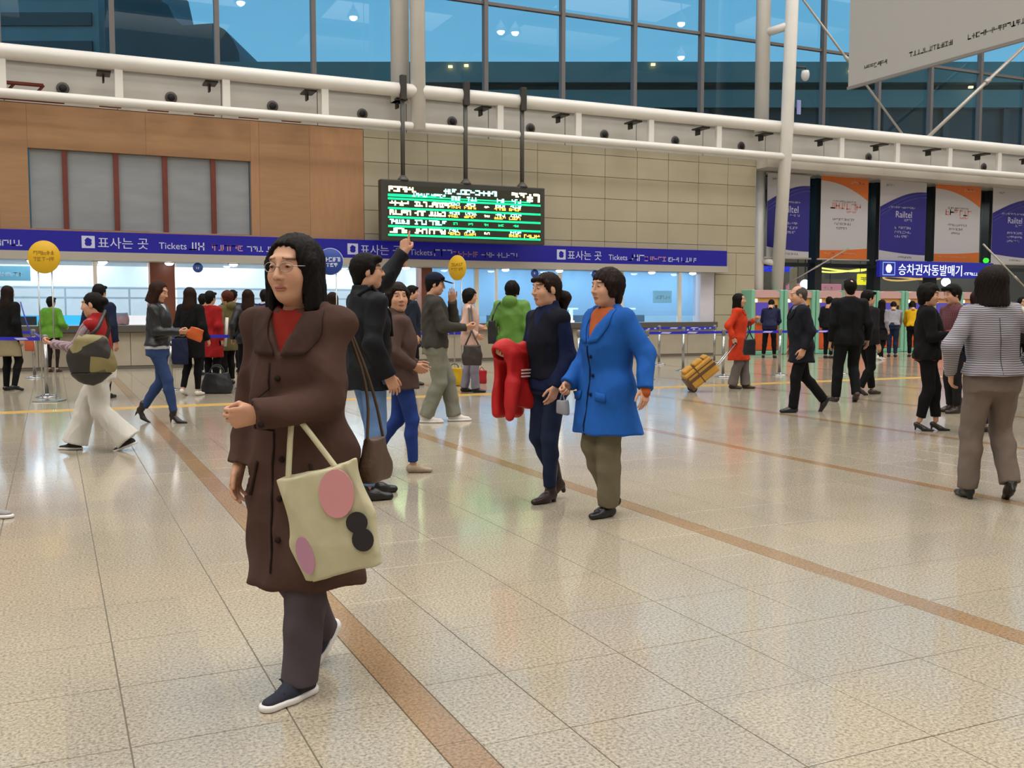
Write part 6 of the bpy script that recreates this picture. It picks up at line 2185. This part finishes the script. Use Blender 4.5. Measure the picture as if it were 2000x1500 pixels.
# tote of the brown-coated woman: cream with plain pink and dark patches
CREAM = cloth('cream_canvas', '#bab495', .9, var=.08, vs=9)
FORE = f1.world(f1.elb['L'] * .5 + f1.wri['L'] * .5)
t = soft_bag('tote_bag', 'cream canvas tote with pink and dark patches swinging from the forearm of the brown coat', 672, 1118, 3.30, .30, .37, .12, CREAM, face=178, res=.007, pinch=.75, sag=.1, tilt=14, round_=.2,
             handles=[[('l', .10, .02, .34), ('w', FORE + V(0, 0, -.02)), ('w', FORE + V(.015, 0, -.02)), ('l', -.07, .02, .35)]], hr=.010, fold=.006)
M3 = np.array(Matrix.Rotation(R(14), 3, 'Y'))
def patch(o, pts, y, m, name):
    q = MB()
    vs = [M3 @ V(a, y, b) for a, b in pts] + [M3 @ V(a, y - .006, b) for a, b in pts]
    n = len(pts)
    q.add([tuple(v) for v in vs], [tuple(range(n)), tuple(range(2 * n - 1, n - 1, -1))] + [(i, n + i, n + (i + 1) % n, (i + 1) % n) for i in range(n)])
    return q.build(name, m, o)
def oval(cx, cz, rx, rz, n=18, rot=0):
    return [(cx + rx * math.cos(w) * math.cos(rot) - rz * math.sin(w) * math.sin(rot), cz + rx * math.cos(w) * math.sin(rot) + rz * math.sin(w) * math.cos(rot)) for w in np.linspace(0, 2 * math.pi, n, endpoint=False)]
patch(t, oval(-.055, .275, .058, .082, rot=.2), .062, mat('patch_pink', '#c98b8e', .8), 'pink_patch')
patch(t, oval(.098, .10, .028, .065), .060, mat('patch_mauve', '#b07f95', .8), 'mauve_patch')
patch(t, oval(-.095, .165, .036, .036), .063, mat('patch_dark', '#231d20', .8), 'dark_patch')
patch(t, oval(-.100, .105, .036, .040), .064, mat('patch_dark', '#231d20', .8), 'dark_patch')
# brown shoulder bag behind her arm
soft_bag('shoulder_bag', 'dark brown shoulder bag hanging behind the arm of the brown coat', 0, 0, 0, .19, .17, .08, leather('bag_brown', '#4a3524', .5), face=286, res=.008, world=f1.world(V(-.215, -.15, .72)),
         handles=[[('l', -.07, 0, .15), ('w', f1.world(V(-.205, -.12, 1.05))), ('w', f1.world(f1.sho['L'] - f1.FY * .085)), ('w', f1.world(f1.sho['L'] + V(0, 0, .075))), ('w', f1.world(f1.sho['L'] - f1.FY * .10)), ('w', f1.world(V(-.21, -.15, 1.05))), ('l', .07, 0, .15)]], hr=.006)
# round patterned bag of the woman in white trousers
PATT = mat('bag_pattern', '#2a241d', .6)
_nt = PATT.node_tree; _tc = _nt.nodes.new('ShaderNodeTexCoord'); _vo = _nt.nodes.new('ShaderNodeTexVoronoi'); _vo.inputs['Scale'].default_value = 6.5
_r = _nt.nodes.new('ShaderNodeValToRGB'); _r.color_ramp.elements[0].color = (*lin('#241f1a'), 1); _r.color_ramp.elements[1].color = (*lin('#7d7348'), 1); _r.color_ramp.elements[0].position = .45; _r.color_ramp.elements[1].position = .62
_nt.links.new(_tc.outputs['Object'], _vo.inputs['Vector']); _nt.links.new(_vo.outputs['Color'], _r.inputs[0]); _nt.links.new(_r.outputs[0], _nt.nodes['Principled BSDF'].inputs['Base Color'])
p = at_depth(180, 752, 9.12)
t = thing('round_bag', 'large round olive-and-black patterned bag at the hip of the white-trousered woman', 'bag', tuple(p), -(YAW + R(178)))
def round_half(lo_, hi_):
    F = Field((-.27, -.12, -.02), (.27, .12, .50), .010)
    F.ell((0, 0, .225), (.225, .085, .225), 0)
    F.rbox((0, 0, .35), (.13, .07, .10), .05, .05)
    F.folds(.006, 26, 3)
    if hi_ is not None: F.half((0, 0, hi_), (0, 0, 1), .003)
    if lo_ is not None: F.half((0, 0, lo_), (0, 0, -1), .003)
    return F.nets()
link('bag_body', np_mesh('bag_body', *round_half(.115, None)), PATT, t)
link('base_panel', np_mesh('base_panel', *round_half(None, .115)), leather('base_black', '#1c1815'), t)
pv = [to_local(t, at_depth(*a)) for a in ((165, 668, 9.1), (192, 640, 9.15), (205, 608, 9.3), (214, 640, 9.35), (205, 672, 9.2))]
q = MB(); q.tube([tuple(a) for a in pv], .018, 8); q.build('handle', leather('strap_dark', '#221c18'), t)
# orange clutch
soft_bag('clutch_bag', 'small orange clutch held by the woman in the leather jacket', 0, 0, 0, .19, .15, .05, leather('orange', '#b8531c', .45), face=170, res=.008, pinch=.9, tilt=-20, sag=0, round_=.1, world=f3.world((f3.HF['R'][1] + f3.HF['L'][1]) / 2 + V(.0, .12, -.09)))
# queue bags
soft_bag('shopping_bag', 'navy blue shopping bag held by the long-haired woman in black', 352, 712, 15.25, .26, .40, .13, cloth('bag_navy', '#161c38', .7), face=180, res=.011, pinch=.8, sag=0, round_=.1,
         handles=[[('l', -.08, 0, .38), (350, 640, 15.3), (372, 610, 15.3), (350, 640, 15.35), ('l', .08, 0, .38)]], hmat=BLK)
soft_bag('duffel_bag', 'black leather duffel bag standing on the floor in the queue', 424, 765, 16.0, .50, .36, .26, leather('duffel_black', '#16161a', .42), face=180, res=.012, pinch=.45, sag=.3, round_=.5, base_z=.0,
         handles=[[('l', -.14, -.03, .26), ('l', -.08, -.03, .46), ('l', .08, -.03, .46), ('l', .14, -.03, .26)], [('l', -.14, .03, .26), ('l', -.07, .03, .44), ('l', .07, .03, .44), ('l', .14, .03, .26)]], hr=.011)
q = MB(); q.tube([(0, 0, 0), (.04, .02, .50)], .03, 12)
t = thing('paper_roll', 'white rolled paper held upright beside the red coat', 'paper', tuple(f29.world(f29.HF['R'][1] + V(.02, .06, -.12))), -YAW + R(0)); q.build('roll', mat('paper_white', '#c9c4bd', .7), t)
q = MB(); q.tube([(.035, .02, .44), (.04, .02, .50)], .018, 10); q.build('core', mat('paper_core', '#8e8a84', .7), t)
# shoulder bag of the pink coat
soft_bag('shoulder_bag', 'dark brown soft bag hanging at the side of the pale pink coat', 922, 714, 15.55, .33, .34, .14, leather('bag_umber', '#2e2621', .5), face=185, res=.012, pinch=.6,
         handles=[[('l', -.11, 0, .31), (918, 640, 15.6), ('w', f8.world(f8.sho['R'] + V(0, 0, .07))), ('w', f8.world(f8.sho['R'] + V(0, -.04, .02)))], [('l', .11, 0, .31), (924, 640, 15.6), ('w', f8.world(f8.sho['R'] + V(0, .03, .06)))]], hr=.014)
t = soft_bag('travel_bag', 'bright yellow soft travel bag standing on the floor behind the grey-green trousers', 888, 744, 17.6, .28, .33, .20, cloth('bag_yellow', '#b8941a', .6, var=.12), face=180, res=.012, pinch=.85, sag=.1, round_=.25, base_z=.0,
         handles=[[('l', -.07, 0, .32), ('l', -.05, 0, .39), ('l', .05, 0, .39), ('l', .07, 0, .32)]], hmat=leather('handle_dark', '#3a3220'))
soft_bag('gift_bag', 'small red bag standing on the floor beyond the pink coat', 941, 744, 18.2, .18, .24, .10, cloth('bag_red', '#9c1f2a', .6), face=180, res=.012, pinch=.95, sag=0, round_=.1, base_z=.0,
         handles=[[('l', -.05, 0, .23), ('l', 0, 0, .32), ('l', .05, 0, .23)]], hr=.006)
# bag of the green jacket
soft_bag('cross_body_bag', 'slim black bag worn on the side of the green jacket', 961, 672, 13.55, .11, .34, .10, leather('bag_black', '#15161a', .5), face=200, res=.011, pinch=.8,
         handles=[[('l', 0, 0, .32), (964, 612, 13.5), ('w', f9.world(f9.sho['L'] + V(.02, -.06, .06))), ('w', f9.world(f9.sho['L'] + V(.06, .08, .05)))]], hr=.012)
# red jacket over the forearm
RED = mat('cloth_red_padded', '#b01a1c', .6, var=.12, var_scale=6, bump=.2, bump_scale=70, spec=.35)
e, w_ = f10.elb['R'], f10.wri['R']
t = f10.carried('folded_jacket', 'bright red padded jacket draped over the arm of the navy sweater', 'jacket', (e + w_) / 2 * V(1, 1, 0) + V(0, 0, .55))
off = (e + w_) / 2 * V(1, 1, 0) + V(0, 0, .55)
a0, b0 = e - off, w_ - off
Fj = Field(np.minimum(a0, b0) - V(.2, .2, .68), np.maximum(a0, b0) + V(.2, .2, .12), .009)
d_ = nrm(b0 - a0)
sd = nrm(np.cross(d_, V(0, 0, 1)))
rotj = np.stack([d_ * V(1, 1, 0) / np.linalg.norm(d_ * V(1, 1, 0)), sd, V(0, 0, 1)], 1)
mid = (a0 + b0) / 2 + d_ * .03
Fj.cone(a0 + V(0, 0, .03) - d_ * .03, b0 + V(0, 0, .03) + d_ * .06, .060, .064, 0)
Fj.rbox(mid + sd * .055 - V(0, 0, .20), (.155, .028, .23), .025, .05, rot=rotj)
Fj.rbox(mid - sd * .055 - V(0, 0, .17), (.145, .028, .20), .025, .05, rot=rotj)
Fj.cone(mid + d_ * .10 - sd * .065 - V(0, 0, .20), mid + d_ * .13 - sd * .06 - V(0, 0, .43), .050, .042, .05)
Fj.cone(mid - d_ * .06 + sd * .06 - V(0, 0, .25), mid - d_ * .09 + sd * .06 - V(0, 0, .40), .052, .046, .05)
Fj.folds(.020, 20, 8, aniso=(1, 1, .25))
Fj.cone(a0 - d_ * .12, b0 + d_ * .22, .040, .040, .004, cut=True)
link('shell', np_mesh('shell', *Fj.nets()), RED, t)
q = MB(); camd = to_local(t, V(0, 0, CAM_H)); sg = 1 if camd @ sd > 0 else -1; c = mid + sd * (sg * .098) - V(0, 0, .14)
Mx = Matrix.Translation(c) @ Matrix(np.stack([np.cross(-sd * sg, V(0, 0, 1)), -sd * sg, V(0, 0, 1)], 1).tolist()).to_4x4()
for j in range(3):
    q.box(-.05, .05, -.012, .0, -.012 + j * .022, -.002 + j * .022, M=Mx)
tag(q.build('badge', mat('badge_white', '#cdbfbc', .6), t), kind='stuff')
# pouch between the two walkers
soft_bag('hand_pouch', 'small pale grey pouch in the hand of the blue-coated woman', 0, 0, 0, .12, .10, .06, cloth('pouch_grey', '#8b8d94', .6), face=246, res=.008, pinch=.8, round_=.5, world=f11.world(f11.HF['R'][1] + V(0, .05, -.20)), handles=[[('l', -.03, 0, .09), ('l', 0, 0, .15), ('l', .03, 0, .09)]], hr=.005)
# handbag of the orange-red coat
soft_bag('handbag', 'black handbag with a blue sheen on the arm of the orange-red coat', 1463, 694, 16.5, .21, .29, .12, leather('handbag_black', '#14161f', .35), face=180, res=.011, pinch=.7,
         handles=[[('l', -.06, 0, .27), (1460, 640, 16.5), (1464, 622, 16.5), (1468, 640, 16.5), ('l', .06, 0, .27)]], hr=.010)
# papers and small carrier on the right
t = thing('paper_bundle', 'folded white papers in the hands of the woman in black', 'paper', tuple(f21.world((f21.HF['R'][1] + f21.HF['L'][1]) / 2 + V(0, .10, .0))), -(YAW + R(112)))
for j, (an, sz) in enumerate(((10, .11), (-14, .10), (30, .085))):
    q = MB(); q.box(-sz, sz, -.07, .07, .012 * j, .012 * j + .003, M=Matrix.Rotation(R(an), 4, 'Z') @ Matrix.Rotation(R(18 - 10 * j), 4, 'Y')); q.build('sheet', mat('paper_pale', '#c4c6cc', .7), t)
soft_bag('carrier_bag', 'small white carrier bag held by the man in plaid', 1856, 726, 12.6, .16, .18, .08, mat('bag_white', '#b9b4ae', .6), face=180, res=.011, pinch=.9, round_=.2, handles=[[('l', -.04, 0, .17), ('l', 0, 0, .26), ('l', .04, 0, .17)]], hr=.006)
soft_bag('shoulder_tote', 'white shoulder tote on the right side of the striped jacket', 2042, 752, 6.55, .36, .40, .13, cloth('tote_white', '#b5afa6', .8, var=.05), face=95, res=.009, pinch=.85, sag=.0, round_=.1, tilt=0,
         handles=[[('l', -.12, 0, .38), (2020, 640, 6.6), (1992, 590, 6.75), (2012, 640, 6.8), ('l', .12, 0, .38)]], hr=.013)
soft_bag('sling_bag', 'orange and blue sling bag at the side of the long-haired woman by the belt', 58, 686, 15.9, .15, .24, .09, mat('bag_orange', '#b0502a', .6), face=180, res=.011, pinch=.8, handles=[[('l', -.04, 0, .22), (50, 625, 15.9), (40, 590, 16.1)]], hmat=mat('strap_blue', '#23379c', .6), hr=.010)
soft_bag('counter_bag', 'pink and grey bag lying on the ticket counter', 237, 643, 23.05, .36, .30, .2, cloth('bag_pink', '#9c7f86', .8, var=.2), face=180, res=.014, pinch=.7, base_z=1.001)

# ---- yellow trolley case
YEL = mat('case_yellow', '#b5842c', .55, var=.12, var_scale=5, bump=.15, bump_scale=140)
CBR = leather('case_brown', '#5a3f20', .5)
p = at_depth(1352, 765, 16.35); p[2] = 0
t = thing('trolley_case', 'yellow fabric trolley case with brown straps, tilted behind the orange-red coat', 'suitcase', tuple(p), -YAW)
TM = Matrix.Translation((0, 0, .055)) @ Matrix.Rotation(R(-39), 4, 'Y')
def tb(name, m, *a, **k):
    q = MB(); q.box(*a, M=TM, **k); return q.build(name, m, t)
tb('shell', YEL, -.01, .53, -.19, .19, -.02, .27, bev=.03)
tb('front_pocket', YEL, .03, .20, -.16, .16, .26, .33, bev=.025); tb('front_pocket', YEL, .23, .40, -.16, .16, .26, .325, bev=.025); tb('front_pocket', YEL, .42, .51, -.15, .15, .26, .315, bev=.02)
for y in (-.197, .175):
    tb('strap', CBR, -.015, .535, y, y + .022, .10, .15, bev=.004)
tb('strap', CBR, .205, .225, -.195, .195, -.025, .285, bev=.004)
tb('zip_band', CBR, -.014, .534, -.194, .194, .19, .21, bev=.003)
tb('base_shell', CBR, -.035, .03, -.195, .195, -.03, .20, bev=.01)
for y in (-.15, .15):
    q = MB(); q.lathe([(0, -.018), (.050, -.018), (.055, -.01), (.055, .01), (.050, .018), (0, .018)], 18, (0, y, .055), 'Y'); wv = q.build('wheel', mat('wheel_black', '#1b1b1c', .5), t)
    q = MB(); q.lathe([(0, -.021), (.028, -.021), (.028, .021), (0, .021)], 14, (0, y, .055), 'Y'); q.build('hub', mat('hub_grey', '#8f8f90', .35, metal=.6), wv)
hand_w = f12.world(f12.HF['R'][1] + f12.HF['R'][0] @ V(0, .07, .02))
hl = to_local(t, hand_w)
for y in (-.07, .07):
    s0 = TM @ Vector((.53, y, .03))
    q = MB(); q.tube([tuple(s0), (hl[0], hl[1] + y * .9, hl[2] - .02)], .010, 8); q.build('pull_rod', mat('rod_chrome', '#b8bcc0', .25, metal=.8), t)
q = MB(); q.tube([(hl[0], hl[1] - .075, hl[2] - .01), (hl[0], hl[1] + .075, hl[2] - .01)], .014, 8); q.build('grip', mat('grip_black', '#19191a', .6), t)

# ---- belt barriers
CHR = mat('chrome', '#a7a6a4', .22, metal=.9)
M_BELT = mat('belt_blue', '#1a1fae', .6, emit='#1a1fae', emit_strength=.08)
M_BELTP = mat('belt_print', '#b9bbe0', .6)
q = MB(); q.lathe([(.0, .0), (.165, .0), (.165, .012), (.12, .028), (.04, .045), (.034, .06), (0, .06)], 24); st_base = q.mesh('base'); st_base.materials.append(CHR)
q = MB(); q.tube([(0, 0, .05), (0, 0, .90)], .030, 12); st_post = q.mesh('post'); st_post.materials.append(CHR)
q = MB(); q.lathe([(.030, .84), (.042, .85), (.042, .95), (.034, .965), (0, .97)], 16); st_head = q.mesh('head'); st_head.materials.append(mat('head_grey', '#7d7c7a', .4, metal=.4))
posts = {}
def stanchion(key, px, py, label):
    x, y = floor_at(px, py)
    t = thing('belt_barrier', label, 'barrier', (x, y, 0), 0, 'belt barriers')
    link('base', st_base, None, t); link('post', st_post, None, t); link('head', st_head, None, t)
    posts[key] = (t, x, y)
def belt(a, b, z=.90):
    t, x0, y0 = posts[a]; _, x1, y1 = posts[b]
    dx, dy = x1 - x0, y1 - y0
    L = math.hypot(dx, dy); an = math.atan2(dy, dx)
    q = MB(); q.box(.04, L - .04, -.002, .002, -.026, .026)
    o = q.build('belt', M_BELT, t); o.location = (0, 0, z); o.rotation_euler = (0, 0, an)
    q = MB(); x = .3
    while x < L - .4:
        q.prism([(x, -.012), (x + .2, -.018), (x + .26, .012), (x + .05, .016)], -.004, .004); x += .62
    if q.v:
        pr = q.build('belt_print', M_BELTP, o); pr['kind'] = 'stuff'
stanchion('a', 92, 776, 'chrome belt post standing under the larger yellow disc sign')
stanchion('b', -70, 772, 'chrome belt post at the free end of the nearer left belt')
stanchion('c', 68, 738, 'chrome belt post behind the post under the yellow disc')
stanchion('d', -40, 735, 'chrome belt post beside the beige skirt')
belt('a', 'b'); belt('c', 'd'); belt('a', 'c')
stanchion('e', 335, 762, 'chrome belt post behind the blue jeans')
stanchion('f', 474, 760, 'chrome belt post behind the long-haired leather jacket')
belt('e', 'f')
stanchion('g', 908, 742, 'chrome belt post under the smaller yellow disc sign')
stanchion('h', 742, 746, 'chrome belt post hidden behind the pointing man')
belt('g', 'h')
stanchion('i', 1263, 741, 'chrome belt post beside the sleeve of the bright blue coat')
stanchion('j', 1412, 736, 'chrome belt post beside the orange-red coat')
stanchion('k', 1522, 733, 'chrome belt post by the elderly man in navy')
stanchion('l', 1640, 730, 'chrome belt post behind the black suit')
stanchion('m', 1287, 712, 'chrome belt post close to the counter, at the start of the rear belt')
stanchion('n', 1395, 709, 'chrome belt post close to the counter end')
stanchion('o', 1334, 724, 'chrome belt post between the front and the rear belt rows')
stanchion('p', 1130, 745, 'chrome belt post hidden behind the two walkers')
belt('i', 'j'); belt('j', 'k'); belt('k', 'l'); belt('m', 'n'); belt('o', 'n'); belt('p', 'i'); belt('m', 'p')

# ---- round signs on twin poles
def disc_sign(label, px, py, depth, r, m, rim, pm, face, rows):
    c = at_depth(px, py, depth)
    t = thing('disc_sign', label, 'sign', (c[0], c[1], 0), -(YAW + R(face)))
    z = c[2]
    q = MB(); q.lathe([(0, -.010), (r - .006, -.010), (r, -.004), (r, .004), (r - .006, .010), (0, .010)], 36, (0, 0, z), 'Y'); q.build('disc', m, t)
    q = MB(); q.tube([(r * math.cos(w), 0, z + r * math.sin(w)) for w in np.linspace(0, 2 * math.pi, 36, endpoint=False)], .008, 6, closed=True); q.build('rim', rim, t)
    q = MB()
    for i, (dz, ww, hh) in enumerate(rows):
        strokes(q, -ww / 2, z + dz, ww, hh, -.010, int(px) + i, t=.2)
    tag(q.build('print', pm, t), kind='stuff')
    for x in (-.10, .10):
        q = MB(); q.tube([(x, .016, .03), (x, .016, z + .02)], .011, 8); q.build('pole', CHR, t)
    q = MB(); q.box(-.19, .19, -.13, .16, 0, .02, .006); q.build('base', CHR, t)
YD = mat('disc_yellow', '#d4a915', .45)
YP = mat('disc_print_brown', '#a57d18', .5)
disc_sign('larger round yellow sign on twin poles beside the left belt barrier', 86, 502, 14.6, .232, YD, YD, YP, 0, ((.03, .30, .06), (-.06, .30, .06)))
disc_sign('smaller round yellow sign on twin poles beside the capped man', 893, 523, 18.9, .232, YD, YD, YP, 42, ((.03, .30, .06), (-.06, .30, .06)))
disc_sign('round blue sign with a pale rim on twin poles behind the pointing man', 645, 511, 17.6, .232, mat('disc_blue_big', '#1f3f97', .45), mat('disc_rim', '#a9b6cc', .4), M_PRINTW, 4, ((.0, .34, .075), (-.09, .28, .065)))

# label fixes for shared print pieces
for o in bpy.data.objects:
    nm = o.name.split('.')[0]
    if nm in ('small_print', 'heading_print', 'print', 'heading', 'train_row', 'seat_row', 'belt_print', 'row_line') or (nm == 'lettering' and o.data is not None and len(o.data.vertices) > 0 and o.data.name.split('.')[0] == 'lettering' and o.data.vertices[0].co.y < 0 and False):
        o['kind'] = 'stuff'
